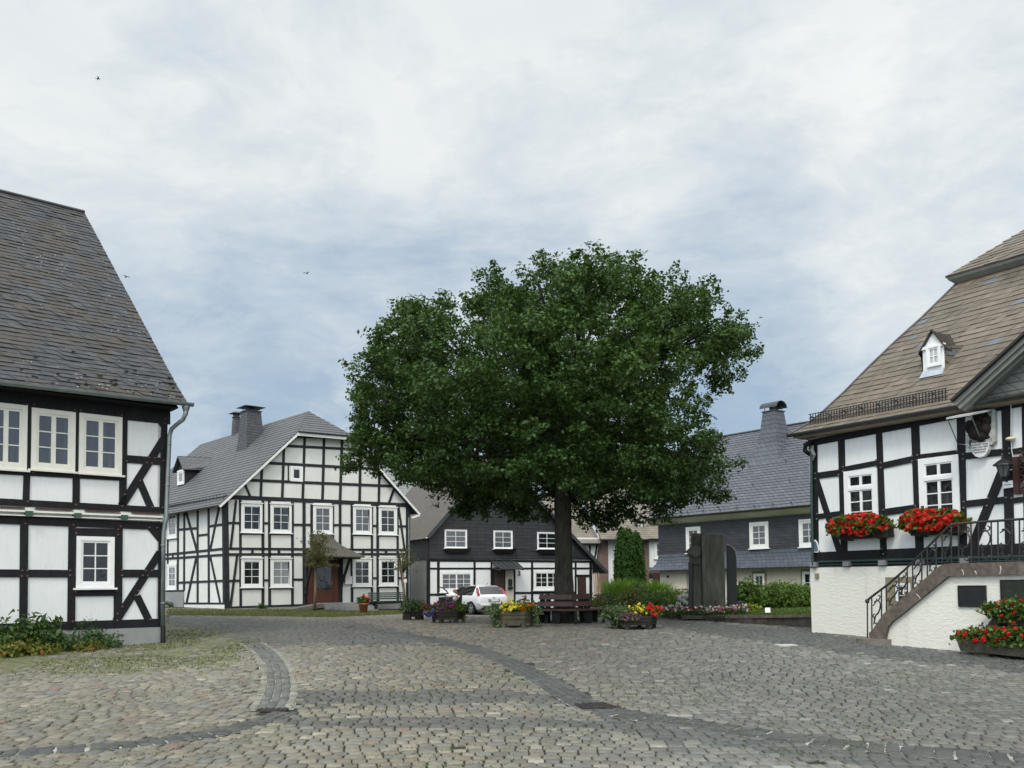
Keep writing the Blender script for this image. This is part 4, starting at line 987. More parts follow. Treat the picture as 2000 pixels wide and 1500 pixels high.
slab(mb, [q(eR[0], eR[1], om), q(eR[0], eR[1], -LC), q(ap[0], ap[1]+.07, -LC), q(ap[0], ap[1]+.07, om)], .09, cb, 0, 1)
rf = mb.build('roof', [M['roof_brown'], M['slate_dark']], rc)
mb = MB(); mb.bar(q(eL[0]-.1, eL[1]-.04, om+.03), q(ap[0], ap[1], om+.03), .05, .2); mb.bar(q(eR[0], eR[1]-.04, om+.03), q(ap[0], ap[1], om+.03), .05, .2); mb.build('verge_board', M['dark_zinc'], rf)
gutter_tube(rc, q(eL[0]-.17, eL[1]-.02, om), q(eL[0]-.17, eL[1]-.02, -LC), .07, 'trim_white')
tm = MB()
for z in [(834, 1094.5, 1159, 1097, 4.4), (834, 1110.5, 1169, 1110, 3.4), (836.5, 1093, 836.5, 1189, 7), (856, 1095, 856, 1185, 5), (926.7, 1096, 926.7, 1150, 4), (959.5, 1096, 959.5, 1183, 3), (1004.5, 1096, 1004.5, 1182, 4), (1039, 1096, 1039, 1181, 4), (1124, 1096, 1124, 1176, 3.4), (1153.5, 1096, 1153.5, 1176, 5),
          (838, 1161.5, 960, 1160, 4), (1006, 1158, 1125, 1157.5, 4), (1004, 1179, 1126, 1177.5, 3.6), (840, 1183, 960, 1181, 4), (1124, 1124.5, 1154, 1124.5, 4.5), (1072, 1158, 1072, 1178, 3), (1096, 1097, 1096, 1178, 3)]: Cf.tim(tm, *z)
tm.build('timber_frame', M['timber'], rc)
for x0, y0, x1, y1, g in ((858.5, 1116, 923.5, 1156.5, 'glass_grey'), (1041.5, 1114.5, 1095, 1152.5, 'glass_dark')): window(Cf, rc, x0, y0, x1, y1, 4, 3, 'frame_white', g, .14, 2, sash=.04, wb=.18)
for x0, y0, x1, y1, g in ((868, 1034.5, 911.5, 1071, 'glass_grey'), (963.5, 1036.5, 1000.5, 1072, 'glass_grey'), (1049, 1039.5, 1086.5, 1073, 'glass_dark')):
    wn = window(Cf, rc, x0, y0, x1, y1, 2, 3, 'frame_white', g, .05, 1, sash=.05, n=.05)
    u0, u1, z0, z1 = Cf.rect(x0-1, y1+.5, x1+4, y1+9)
    mb = MB(); mb.hexa([Cf.pt(u0+.15, z0, .05), Cf.pt(u1-.15, z0, .05), Cf.pt(u1-.15, z0, .2), Cf.pt(u0+.15, z0, .2)], [Cf.pt(u0, z1, .05), Cf.pt(u1, z1, .05), Cf.pt(u1, z1, .42), Cf.pt(u0, z1, .42)]); mb.build('planter_shelf', M['slate_dark'], wn)
u0, u1, z0, z1 = Cf.rect(961, 1112, 1003, 1190)
mb = MB(); mb.fbox(Cf, u0, u1, z0, z1, -.0, .012); mb.build('door_recess', M['timber'], rc)
a_, b_, c_, d_ = Cf.rect(966, 1114, 985, 1188)
mb = MB(); mb.fbox(Cf, a_, b_, c_-.3, d_, .0, .04)
for i in range(4): k_ = a_+(b_-a_)*(i+.5)/4; mb.fbox(Cf, k_-.05, k_+.05, c_, d_-.06, .04, .052)
dr = mb.build('door', M['dark_door'], rc); mb = MB(); mb.tube([Cf.pt(b_-.07, c_+.9, .09), Cf.pt(b_-.07, c_+1.1, .09)], .02, 6); mb.build('handle', M['zinc'], dr)
a_, b_, c_, d_ = Cf.rect(987, 1114, 1002.5, 1190); mb = MB(); mb.fbox(Cf, a_, b_, c_-.3, d_, .012, .05); mb.build('door_side_panel', M['cream_plaster'], rc)
p0_, p1_, p2_, p3_ = Cf.px(959.5, 1096), Cf.px(1006, 1096), Cf.px(1022, 1110.5, .95), Cf.px(977, 1110.5, .95)
mb = MB(); mb.hexa([p-V((0, 0, .05)) for p in (p3_, p2_, p1_, p0_)], [p3_, p2_, p1_, p0_])
for i in range(6): f_ = i/5; mb.bar(p0_.lerp(p1_, f_)+V((0, 0, .025)), p3_.lerp(p2_, f_)+V((0, 0, .025)), .03, .04)
cn = mb.build('door_canopy', M['dark_zinc'], rc); mb = MB(); mb.bar(p0_-V((0, 0, .4)), p3_-V((0, 0, .08)), .05, .05); mb.bar(p1_-V((0, 0, .4)), p2_-V((0, 0, .08)), .05, .05); mb.build('canopy_bracket', M['dark_zinc'], cn)
a_, b_, c_, d_ = Cf.rect(992, 1131, 998.5, 1144.5); mb = MB(); mb.fbox(Cf, a_, b_, c_, d_, .05, .16); mb.fbox(Cf, a_-.03, b_+.03, c_-.2, c_-.04, .05, .18)
tag(mb.build('mailbox', M['black_iron']), 'black mailbox with newspaper holder beside the door of the slate house', 'mailbox')
def text_mesh(s, size, F, u, z, n, mat, name, parent=None, label=None, cat=None, depth=.004, bold=0):
    cu = bpy.data.curves.new('t', 'FONT'); cu.body = s; cu.size = size; cu.align_x = 'CENTER'; cu.align_y = 'CENTER'; cu.extrude = depth; cu.offset = bold; cu.space_line = .95
    o = bpy.data.objects.new('t', cu); C.objects.link(o); bpy.context.view_layer.update()
    me = bpy.data.meshes.new_from_object(o.evaluated_get(bpy.context.evaluated_depsgraph_get())); bpy.data.objects.remove(o); bpy.data.curves.remove(cu)
    v = np.empty(len(me.vertices)*3); me.vertices.foreach_get('co', v); v = v.reshape(-1, 3)
    mb = MB(); W_ = [F.pt(u+a, z+b, n+c) for a, b, c in v]
    for p in me.polygons: mb.face([W_[i] for i in p.vertices])
    bpy.data.meshes.remove(me); o = mb.build(name, mat, parent)
    if label: tag(o, label, cat)
    return o
u_, z_ = Cf.uz(1013.5, 1120); text_mesh('3', .42, Cf, u_, z_, .03, M['black_iron'], 'house_number', rc, bold=.01)
a_, b_, c_, d_ = Cf.rect(1128, 1126.5, 1144.5, 1180); mb = MB(); mb.fbox(Cf, a_, b_, c_-.2, d_, .0, .02); mb.build('shed_door', M['dark_door'], rc)
# pale garden mat of split canes leaning at the gable corner
u0, u1, z0, z1 = Cf.rect(1157, 1117, 1171, 1172); mt = thing('cane_screen', 'upright bundle of pale split wooden slats beside the brown shed door', 'screen', Cf.pt((u0+u1)/2, z0-.3, .1))
mb = MB()
for i in range(9):
    f_ = u0+(u1-u0)*(i+.5)/9; mb.bar(Cf.pt(f_, z0-.5, .28+random.uniform(-.02, .02)), Cf.pt(f_+random.uniform(-.03, .03), z1-random.uniform(0, .12), .05), (u1-u0)/9.5, .03)
mb.build('slats', M['plank_wood'], mt)
# ================================================================== HOUSE D (slate house with flared chimney)
Df = Fac.vp(1290, 1176, 50, -420, -1)
rd = thing('slate_house', 'blue-grey slate-hung house with flared chimney behind the hedge and monument', 'house', V((Df.pt(5, 0).x, Df.pt(5, 0).y, 1.0)))
zfl = Df.uz(1440, 1110)[1]; ztp = Df.uz(1300, 1022)[1]; UD = 14.0; db = -Df.N
mb = MB(); wallpoly(mb, Df, [(0, .5), (UD, .5), (UD, zfl+.3), (0, zfl+.3)]); 
DS = Fac(Df.pt(0, 0), -db); wallpoly(mb, DS, [(-9, .5), (-.26, .5), (-.26, zfl+.3), (-9, zfl+.3)]); mb.build('wall', M['cream_plaster'], rd)
eo = .55; zev = Df.uz(1300, 1010.5, eo)[1]
tiled(Df, [(-.02, zfl+.85), (UD, zfl+.85), (UD, zev-.1), (-.02, zev-.1)], .06, 'slate_wall', 'slate_cladding', rd, .3)
mb = MB(); wallpoly(mb, DS, [(-9, zfl+.3), (-.3, zfl+.3), (-.3, zev-.1), (-4.7, zev+4.6), (-9, zev-.1)], .03, .2, 0, True); mb.build('side_cladding', M['slate_wall'], rd)
prof = [(.06, .85), (.09, .62), (.17, .36), (.32, .12), (.46, .0)]
mb = MB(); acc = 0
for (n0, h0), (n1, h1) in zip(prof[:-1], prof[1:]):
    dl = math.hypot(n1-n0, h1-h0)
    a_, b_ = -.02-(n0-.06), -.02-(n1-.06)
    mb.face([Df.pt(b_, zfl+h1, n1), Df.pt(UD, zfl+h1, n1), Df.pt(UD, zfl+h0, n0), Df.pt(a_, zfl+h0, n0)], 0, [(b_, -acc-dl), (UD, -acc-dl), (UD, -acc), (a_, -acc)])
    mb.face([DS.pt(-9, zfl+h1, n1-.06), DS.pt(-b_, zfl+h1, n1-.06), DS.pt(-a_, zfl+h0, n0-.06), DS.pt(-9, zfl+h0, n0-.06)], 0, [(-9, -acc-dl), (0, -acc-dl), (0, -acc), (-9, -acc)]); acc += dl
mb.face([Df.pt(-.4, zfl, .46), Df.pt(-.4, zfl, -.1), Df.pt(UD, zfl, -.1), Df.pt(UD, zfl, .46)])
for i in range(70): u_ = -.3+i*.2; mb.fbox(Df, u_, u_+.14, zfl-.06, zfl+.005, .40, .47)
mb.build('slate_skirt', M['slate_flare'], rd)
mb = MB(); mb.loft([[Df.pt(u, z, n) for z, n in ((zev-.36, .04), (zev-.30, .22), (zev-.12, .5), (zev-.06, .52), (zev-.06, .0))] for u in (-.45, UD)]); mb.build('cornice', M['cream_plaster'], rd)
pD = lambda u, n, z: Df.pt(u, z, n)
rz = zev+5.0*.98; rn = eo-5.55
mb = MB(); slab(mb, [pD(-.4, eo, zev), pD(UD, eo, zev), pD(UD, rn, rz), pD(-.4, rn, rz)], .08, Df.U, 0, 1, None, .24, .013); slab(mb, [pD(-.4, 2*rn-eo, zev), pD(UD, 2*rn-eo, zev), pD(UD, rn, rz), pD(-.4, rn, rz)], .08, Df.U, 0, 1)
roofD = [pD(-.4, eo, zev), pD(UD, eo, zev), pD(UD, rn, rz)]
rf = mb.build('roof', [M['roof_slate'], M['slate_dark']], rd)
mb = MB(); mb.tube([pD(-.4, rn, rz+.02), pD(UD, rn, rz+.02)], .07, 6); mb.build('ridge_cap', M['roof_slate'], rf)
gutter_tube(rd, pD(-.4, eo+.06, zev+.0), pD(UD, eo+.06, zev), .085, 'dark_zinc')
sl_ = (pD(0, rn, rz)-pD(0, eo, zev)).normalized()
for i in range(14):
    for k_ in (1, 2):
        if (i+k_) % 2: continue
        mb = MB(); b_ = pD(-.0+i*1.1, eo, zev)+sl_*(1.7*k_+.3); mb.bar(b_, b_+V((0, 0, .16)), .03, .03); mb.bar(b_+V((0, 0, .16)), b_+V((0, 0, .16))+Df.N*.12, .03, .02); mb.build('roof_hook', M['dark_zinc'], rf)
for i in range(13): mb = MB(); b_ = pD(.4+i*1.05, eo-.05, zev+.08); mb.tube([b_, b_+V((0, 0, .16))+Df.N*.05, b_+V((0, 0, .1))+Df.N*.14], .018, 5); mb.build('roof_hook', M['dark_zinc'], rf)
for x0, y0, x1, y1 in ((1341, 1029, 1369, 1080), (1465, 1019.5, 1501.5, 1071), (1561.5, 1013.5, 1600, 1068)): window(Df, rd, x0, y0, x1, y1, 2, 3, 'frame_white', 'glass_grey', .11, 1, n=.06, sash=.09)
for x0, y0, x1, y1 in ((1342, 1118, 1364, 1160), (1470, 1116, 1497.5, 1156), (1565, 1112, 1600, 1152)):
    u0, u1, z0, z1 = Df.rect(x0, y0, x1, y1); mb = MB(); rframe(mb, Df, u0, u1, z0-.3, z1, .12, -.01, .04); mb.build('window_surround', M['sandstone'], rd)
    window(Df, rd, x0+3.5, y0+4, x1-3, y1+8, 2, 2, 'frame_white', 'glass_dark', .08, 1, n=.0, sash=.05, sill=False)
def on_plane(pl, px, py):
    r = ray(px, py); n = (pl[1]-pl[0]).cross(pl[2]-pl[0]); return CAM+r*(n.dot(pl[0]-CAM)/n.dot(r))
cp_ = on_plane(roofD, 1512, 872); sc = cp_.y/FPX; zc_ = EYE+(horizon(1512)-803)*sc
chimney(rd, cp_, Df.U, [(cp_.z-1.6, 2.0, 1.6, .1, .1), (cp_.z-1.15, 1.42, 1.3, .05, .05), (cp_.z-.75, 1.02, 1.0, 0, .0), (cp_.z-.3, .76, .8, 0, 0), (cp_.z+.15, .60, .64, 0, 0), (cp_.z+.9, .48, .5, 0, 0), (zc_, .38, .40, 0, 0)], 'roof_slate', 'barrel')
u_, z_ = Df.uz(1305, 1126); mb = MB(); mb.ball(Df.pt(u_, z_, .03), .07, 8, 4); mb.build('wall_lamp', M['black_iron'], rd)
# ================================================================== HOUSE E (brick and white house far behind)
Ef = Fac.vp(1100, 1160, 60, 9000); re_ = thing('brick_house', 'brick and white house with pale tiled roofs behind the clipped conifers', 'house', V((Ef.pt(3, 0).x, Ef.pt(3, 0).y, .8)))
zE_ = Ef.uz(1190, 1056)[1]
uu = lambda x, y=1100: Ef.uz(x, y)[0]
mb = MB(); wallpoly(mb, Ef, [(uu(1085), .3), (uu(1330), .3), (uu(1330), zE_+.2), (uu(1085), zE_+.2)]); mb.build('wall', M['white_plaster'], re_)
for x0, x1, y0 in ((1169.5, 1187.5, 1056), (1254, 1267.5, 1054)):
    mb = MB(); a_, b_ = uu(x0), uu(x1); z0, z1 = .3, zE_+.1
    mb.face([Ef.pt(a_, z0, .06), Ef.pt(b_, z0, .06), Ef.pt(b_, z1, .06), Ef.pt(a_, z1, .06)], 0, [(a_, z0), (b_, z0), (b_, z1), (a_, z1)])
    for e in (a_, b_): mb.face([Ef.pt(e, z0, 0), Ef.pt(e, z0, .06), Ef.pt(e, z1, .06), Ef.pt(e, z1, 0)], 0, [(0, z0), (.06, z0), (.06, z1), (0, z1)])
    mb.build('brick_pier', M['brick'], re_)
a_, b_ = uu(1267.5), uu(1320); zb_ = Ef.uz(1275, 1108)[1]
mb = MB(); mb.face([Ef.pt(a_, .3, .05), Ef.pt(b_, .3, .05), Ef.pt(b_, zb_, .05), Ef.pt(a_, zb_, .05)], 0, [(a_, .3), (b_, .3), (b_, zb_), (a_, zb_)]); mb.face([Ef.pt(a_, zb_, .05), Ef.pt(b_, zb_, .05), Ef.pt(b_, zb_, 0), Ef.pt(a_, zb_, 0)]); mb.build('brick_base', M['brick'], re_)
mb = MB(); a_, b_, c_, d_ = Ef.rect(1276, 1118, 1300, 1150); mb.fbox(Ef, a_, b_, c_-.4, d_, .05, .07); dr = mb.build('door', M['dark_door'], re_)
window(Ef, re_, 1278, 1058, 1300, 1091, 2, 2, 'frame_white', 'glass_grey', .1, 1, sash=.08)
tm = MB()
for q in [(1152, 1060, 1152, 1110, 3), (1166, 1062, 1160, 1100, 3), (1110, 1063, 1170, 1063, 3)]: Ef.tim(tm, *q, n=.0)
tm.build('timber_frame', M['timber'], re_)
mb = MB(); E0 = Ef.uz(1190, 1054, .5)[1]
def eroof(x0, x1, yE, nE, dn, slope, mat='roof_e', trim=0):
    a_, b_ = uu(x0), uu(x1); z_ = Ef.uz((x0+x1)/2, yE, nE)[1]
    slab(mb, [Ef.pt(a_, z_, nE), Ef.pt(b_, z_, nE), Ef.pt(b_-trim, z_+dn*slope, nE-dn), Ef.pt(a_+trim, z_+dn*slope, nE-dn)], .1, Ef.U)
eroof(1085, 1171, 1061, .45, 6.0, .62); eroof(1169, 1262, 1053, .6, 5.2, .85); eroof(1250, 1335, 1052, .45, 6.0, .75)
rf = mb.build('roof', M['roof_e'], re_)
mb = MB(); a_ = uu(1169); b_ = uu(1257); mb.tube([Ef.pt(a_, E0, .68), Ef.pt(b_, E0, .68)], .07, 6); mb.tube([Ef.pt(a_+.05, E0-.05, .68), Ef.pt(a_-.02, E0-.4, .3), Ef.pt(a_-.1, E0-.9, .12), Ef.pt(a_-.1, .4, .12)], .05, 6); mb.build('gutter', M['dark_zinc'], re_)
sk = Ef.uz(1245, 1029, -.9); mb = MB(); mb.fbox(Ef, sk[0]-.28, sk[0]+.28, sk[1]-.55, sk[1]+.35, -1.4, -.45); s2 = mb.build('roof_dormer', M['roof_e'], rf); mb = MB(); mb.fbox(Ef, sk[0]-.2, sk[0]+.2, sk[1]-.45, sk[1]+.25, -.45, -.42); mb.build('pane', M['glass_light'], s2)
mb = MB(); p = Ef.px(1271.5, 1126, .2); mb.lathe(p-V((0, 0, .1)), [(.05, 0), (.13, .05), (.15, .28), (.02, .42)], 8); mb.tube([p+V((0, 0, .3)), Ef.px(1271.5, 1115, .0)], .02, 5); tag(mb.build('wall_lantern', M['black_iron']), 'tiny black wall lantern on the far brick house', 'lantern')
u0, u1, z0, z1 = Ef.rect(1268, 1130, 1273.5, 1139); mb = MB(); mb.fbox(Ef, u0, u1, z0, z1, .06, .09); sg = mb.build('notice_board', M['frame_white']); tag(sg, 'small white board with black disc beside the far brick doorway', 'sign')
mb = MB(); um = (u0+u1)/2; zm = (z0+z1)/2; mb.loft([[Ef.pt(um+.07*math.cos(t_), zm+.07*math.sin(t_), nn) for t_ in np.linspace(0, 2*math.pi, 10)[:-1]] for nn in (.088, .1)]); mb.build('disc', M['black_iron'], sg)
# far pale roof between B and C
Gf = Fac.vp(790, 1160, 72, 6000); rg = thing('pale_roofed_house', 'house with plain pale grey-green roof peeping out behind the left houses', 'house', Gf.pt(0, .8))
zG = Gf.uz(800, 1010)[1]; mb = MB(); wallpoly(mb, Gf, [(-6, .3), (9, .3), (9, zG), (-6, zG)]); mb.build('wall', M['dull_plaster'], rg)
mb = MB(); slab(mb, [Gf.pt(-7, zG, .5), Gf.pt(10, zG, .5), Gf.pt(10, zG+5.2, -5), Gf.pt(-7, zG+5.2, -5)], .1, Gf.U); mb.build('roof', M['roof_pale'], rg)
# ================================================================== HOUSE F (old town hall, right)
Ff = Fac.vp(1590, 1236, 23.6, -240, -1)
rF = thing('old_town_hall', 'large half-timbered town hall with tan mansard roof and outside stairs, cut by the right edge', 'house', V((Ff.pt(4, 0).x, Ff.pt(4, 0).y, .7)))
zpl = Ff.uz(1700, 1107)[1]; zwt = Ff.uz(1700, 838)[1]; UF = 9.5; fb = -Ff.N; DF = 9.0
FS = Fac(Ff.pt(0, 0), -fb)
mb = MB(); wallpoly(mb, Ff, [(0, zpl-.1), (UF, zpl-.1), (UF, zwt+.3), (0, zwt+.3)]); wallpoly(mb, FS, [(-DF, zpl-.1), (-.26, zpl-.1), (-.26, zwt+.3), (-DF, zwt+.3)]); mb.build('wall', M['white_plaster'], rF)
mb = MB(); mb.fbox(Ff, -.03, UF, -.4, zpl, -.3, .05); mb.hexa([FS.pt(-DF, -.4, -.3), FS.pt(-.31, -.4, -.3), FS.pt(-.31, -.4, .03), FS.pt(-DF, -.4, .03)], [FS.pt(-DF, zpl, -.3), FS.pt(-.31, zpl, -.3), FS.pt(-.31, zpl, .03), FS.pt(-DF, zpl, .03)]); mb.build('plinth', M['roughcast'], rF)
tm = MB()
TF = [(1590.5, 858, 1594, 1092, 12), (1643.5, 848, 1650, 1092, 12.5), (1717, 834, 1727, 1092, 12), (1787.5, 820, 1797.5, 1092, 15.5), (1877, 802, 1882, 1085, 15.5), (1965, 780, 1974, 1085, 18), (2004, 775, 2010, 1085, 16),
      (1594, 929.5, 1643, 923, 12), (1645, 917.5, 1720, 903, 10), (1720, 910.5, 1791, 895, 12), (1792, 893.5, 1880, 883.5, 11), (1880, 891.5, 1968, 882, 13), (1968, 884, 2030, 874, 11),
      (1594, 1009.5, 1646, 1002.5, 10), (1724, 1001, 1795, 991, 13), (1880, 985, 1972, 975.5, 13), (1972, 979, 2030, 971, 11), (1648, 1010, 1728, 1004, 12), (1794, 1000, 1882, 990, 12),
      (1592, 1086, 2040, 1068, 16), (1592, 1103, 2040, 1095.5, 10), (1592, 1094.5, 2040, 1083, 10),
      (1593, 930, 1643, 1086, 10.5), (1968, 897, 1894, 1082, 18)]
for q in TF: Ff.tim(tm, *q)
Ff.tim(tm, 1580, 866, 2040, 778, 14)
fx_ = Ff.uz(2036, 900)[0]; zF = lambda y: Ff.uz(2000, y)[1]
for y, w_ in ((784, .2), (879, .15), (976, .15), (1069, .2), (1090, .3)):
    z = zF(y); tm.beam(Ff, (fx_-.05, z), (UF, z), w_, -.02, .0285)
for i in range(4): u_ = fx_+.35+1.05*i; tm.beam(Ff, (u_, zF(1085)), (u_, zF(780)), .2, -.02, .0262)
tm.build('timber_frame', M['timber'], rF)
PF = [(1594, 925), (1594, 935), (1639, 918), (1639, 928), (1648, 912), (1648, 921), (1713, 899), (1713, 911), (1722, 904), (1722, 914), (1783, 891), (1783, 901), (1793, 889), (1793, 899), (1871, 881), (1883, 887), (1883, 897), (1959, 878), (1959, 888), (1973, 876), (1973, 886), (1962, 899), (1974, 906), (1597, 1004), (1597, 1014), (1727, 996), (1789, 988), (1884, 980), (1884, 992), (1931, 973), (1929, 988), (1966, 972), (1978, 973), (1724, 1072), (1727, 1082)]
pegs(Ff, rF, PF, 'peg_grey', .026, .045)
M['moulding_green'] = plain('moulding_green', (.022, .05, .045), .5)
mb = MB(); Ff.tim(mb, 1601, 1097, 2040, 1085, 4, .07); Ff.tim(mb, 1601, 1103.5, 2040, 1093, 2, .06); mb.build('moulding', M['moulding_green'], rF)
M['joist_grey'] = plain('joist_grey', (.22, .21, .22), .7)
for x in (1594.5, 1658.5, 1728.5, 1801.5, 1887): u_, z_ = Ff.uz(x, 1100.5-(x-1594)*.025); mb = MB(); mb.fbox(Ff, u_-.09, u_+.09, z_-.045, z_+.035, 0, .14); mb.fbox(Ff, u_-.09, u_+.09, z_-.085, z_-.046, 0, .15); mb.build('joist_end', M['joist_grey'], rF)
window(Ff, rF, 1651.5, 917.5, 1716.5, 1032, 2, 3, 'frame_white', 'glass_dark', .13, 1, transom=.73, sash=.032, sill=False)
window(Ff, rF, 1797.5, 892, 1876, 1024, 2, 3, 'frame_white', 'glass_dark', .14, 1, transom=.73, sash=.032, sill=False)
# cellar window with sandstone surround
u0, u1, z0, z1 = Ff.rect(1731, 1127, 1786, 1192, .05); mb = MB(); rframe(mb, Ff, u0, u1, z0, z1, .24, .0, .075); mb.build('window_surround', M['sandstone'], rF)
mb = MB(); mb.fbox(Ff, u0+.24, u1-.24, z0+.24, z1-.24, .0, .055); mb.build('window_recess', M['dark_slab'], rF)
window(Ff, rF, 1752, 1139, 1780, 1178, 2, 3, 'frame_white', 'glass_dark', .04, 1, n=.055, sash=.035, sill=False)
u0, u1, z0, z1 = Ff.rect(1593.5, 1120, 1600, 1129.5, .05); mb = MB(); mb.fbox(Ff, u0, u1, z0, z1, .04, .1); mb.build('vent_cover', M['sandstone'], rF)
# brown window with wrought ornament
u0, u1, z0, z1 = Ff.rect(1981.5, 889, 2050, 963)
M['window_brown'] = plain('window_brown', (.035, .012, .008), .45, .3, 3)
mb = MB(); mb.fbox(Ff, u0, u1, z0, z1, -.01, .05); mb.fbox(Ff, u0, u0+.12, z0, z1, .05, .08); dr = mb.build('ornate_window', M['window_brown'], rF)
mb = MB(); mb.fbox(Ff, u0+.14, u1-.1, z0+.08, z1-.08, .05, .058); mb.build('pane', M['glass_dark'], dr)
M['brass'] = plain('brass', (.10, .06, .03), .4, .2, metal=.6)
mb = MB()
for k_ in range(5):
    zq = z0+.1+k_*.17; mb.tube([Ff.pt(u0+.15+.16*abs(math.sin(t_)), zq+.13*t_/3.14+.03*math.sin(2*t_), .075) for t_ in np.linspace(0, 3.14, 9)], .012, 5)
mb.build('window_grille', M['brass'], dr)
# ---- mansard roof: hip profile read in the vertical plane through the hip line
Hp = Fac(Ff.pt(0, 0), Ff.U-Ff.N)
hp = [Hp.uz(x, y) for x, y in ((1545, 848), (1573, 832), (1600, 812), (1650, 766), (1700, 715), (1750, 667), (1800, 622), (1850, 573), (1877, 546))]
prof = [(s_/math.sqrt(2), z) for s_, z in hp]          # s: inset from the facade corner (negative = overhang)
UE, NE = UF, -DF
mb = MB(); acc = 0
for (s0, z0), (s1, z1) in zip(prof[:-1], prof[1:]):
    dl = math.hypot(s1-s0, z1-z0)
    slab(mb, [Ff.pt(s0, z0, -s0), Ff.pt(UE, z0, -s0), Ff.pt(UE, z1, -s1), Ff.pt(s1, z1, -s1)], .02, Ff.U, 0, 0, Ff.pt(0, z0, -s0)-(Ff.pt(0, z1, -s1)-Ff.pt(0, z0, -s0)).normalized()*acc, .18, .014, (.27, .85))
    mb.face([Ff.pt(s0, z0, NE), Ff.pt(s0, z0, -s0), Ff.pt(s1, z1, -s1), Ff.pt(s1, z1, NE)], 0, [(NE, acc), (-s0, acc), (-s1, acc+dl), (NE, acc+dl)]); acc += dl
rfF = mb.build('roof', M['roof_tan'], rF)
s0, z0 = prof[0]; eF = (s0, z0)
mb = MB()
cprof = [(-.02, zwt+.0), (.10, zwt+.02), (.20, zwt+.10), (-s0-.12, z0-.13), (-s0-.03, z0-.10), (-s0-.03, z0-.03), (-.02, z0-.03)]
mb.loft([[Ff.pt(-n if n > 0 else 0, z, n) for n, z in cprof], [Ff.pt(UE, z, n) for n, z in cprof]])
mb.loft([[FS.pt(-DF, z, n) for n, z in cprof], [FS.pt(n if n > 0 else 0, z, n) for n, z in cprof]])
M['soffit'] = plain('soffit', (.30, .26, .20), .7, .15, 4); mb.build('cornice', M['soffit'], rF)
gutter_tube(rF, Ff.pt(s0-.05, z0-.01, -s0+.06), Ff.pt(UE, z0-.01, -s0+.06), .075, 'dark_zinc')
mb = MB(); mb.tube([Ff.pt(s_, z+.02, -s_) for s_, z in prof], .035, 6); mb.build('hip_edge', M['dark_zinc'], rfF)
# upper roof
h0 = Hp.uz(1846, 541); h1 = Hp.uz(2000, 449); q0 = (h0[0]/math.sqrt(2), h0[1]); q1 = (h1[0]/math.sqrt(2), h1[1]); sl_ = (q1[1]-q0[1])/(q1[0]-q0[0]); q2 = (4.2, q1[1]+sl_*(4.2-q1[0]))
mb = MB()
slab(mb, [Ff.pt(q0[0], q0[1], -q0[0]), Ff.pt(UE, q0[1], -q0[0]), Ff.pt(UE, q2[1], -q2[0]), Ff.pt(q2[0], q2[1], -q2[0])], .05, Ff.U, 0, 0, None, .18, .014, (.27, .85))
slab(mb, [Ff.pt(q0[0], q0[1], NE), Ff.pt(q0[0], q0[1], -q0[0]), Ff.pt(q2[0], q2[1], -q2[0]), Ff.pt(q2[0], q2[1], NE)], .05, Ff.N)
mb.build('upper_roof', M['roof_tan'], rF)
st_, sz_ = prof[-1]
mb = MB(); cp_ = [(q0[0]+.02, q0[1]-.02), (q0[0]+.05, q0[1]-.09), (q0[0]+.16, q0[1]-.19), (st_+.05, sz_-.02), (st_+.3, q0[1])]
mb.loft([[Ff.pt(s_, z, -s_) for s_, z in cp_], [Ff.pt(UE, z, -s_) for s_, z in cp_]]); mb.loft([[Ff.pt(s_, z, NE) for s_, z in cp_], [Ff.pt(s_, z, -s_) for s_, z in cp_]])
mb.build('upper_cornice', M['trim_grey'], rF)
# pediment gable over the doorway
nP = .62
g0 = Ff.uz(1862, 784, nP); g1 = Ff.uz(2000, 657, nP); gs = (g1[1]-g0[1])/(g1[0]-g0[0]); ua = g0[0]+3.1; za = g0[1]+gs*3.1
fld = [(g0[0]+.1, g0[1]-.0), (2*ua-g0[0]-.1, g0[1]), (ua, za-.12)]
tiled(Ff, fld, nP-.32, 'slate_pediment', 'pediment', rF, .3)
mb = MB()
def rake(off, w, n0, n1, m=0):
    d_ = V((1, gs)).normalized(); nn = V((-d_.y, d_.x))
    for sg in (1, -1):
        f_ = lambda p: (p.x, p.y) if sg == 1 else (2*ua-p.x, p.y)
        a = V((g0[0], g0[1]))-nn*off; b = V((ua, za))-nn*off
        P_ = [f_(a-nn*w-d_*.0), f_(b-nn*w+d_*.0), f_(b), f_(a)]
        if sg == -1: P_.reverse()
        mb.prism(Ff, P_, n0, n1, m)
rake(.0, .045, nP-.35, nP+.10, 1); rake(.045, .09, nP-.35, nP+.06); rake(.135, .09, nP-.35, nP+.0); rake(.225, .05, nP-.35, nP-.12)
mb.build('pediment_moulding', [M['trim_grey'], M['dark_zinc']], rF)
mb = MB()
slab(mb, [Ff.pt(g0[0], g0[1]+.02, nP+.15), Ff.pt(ua, za+.02, nP+.15), Ff.pt(ua, za+.02, -3.5), Ff.pt(g0[0], g0[1]+.02, -.2)], .05, Ff.N)
slab(mb, [Ff.pt(2*ua-g0[0], g0[1]+.02, nP+.15), Ff.pt(ua, za+.02, nP+.15), Ff.pt(ua, za+.02, -3.5), Ff.pt(2*ua-g0[0], g0[1]+.02, -.2)], .05, Ff.N); mb.build('pediment_roof', M['roof_tan_plain'], rF)
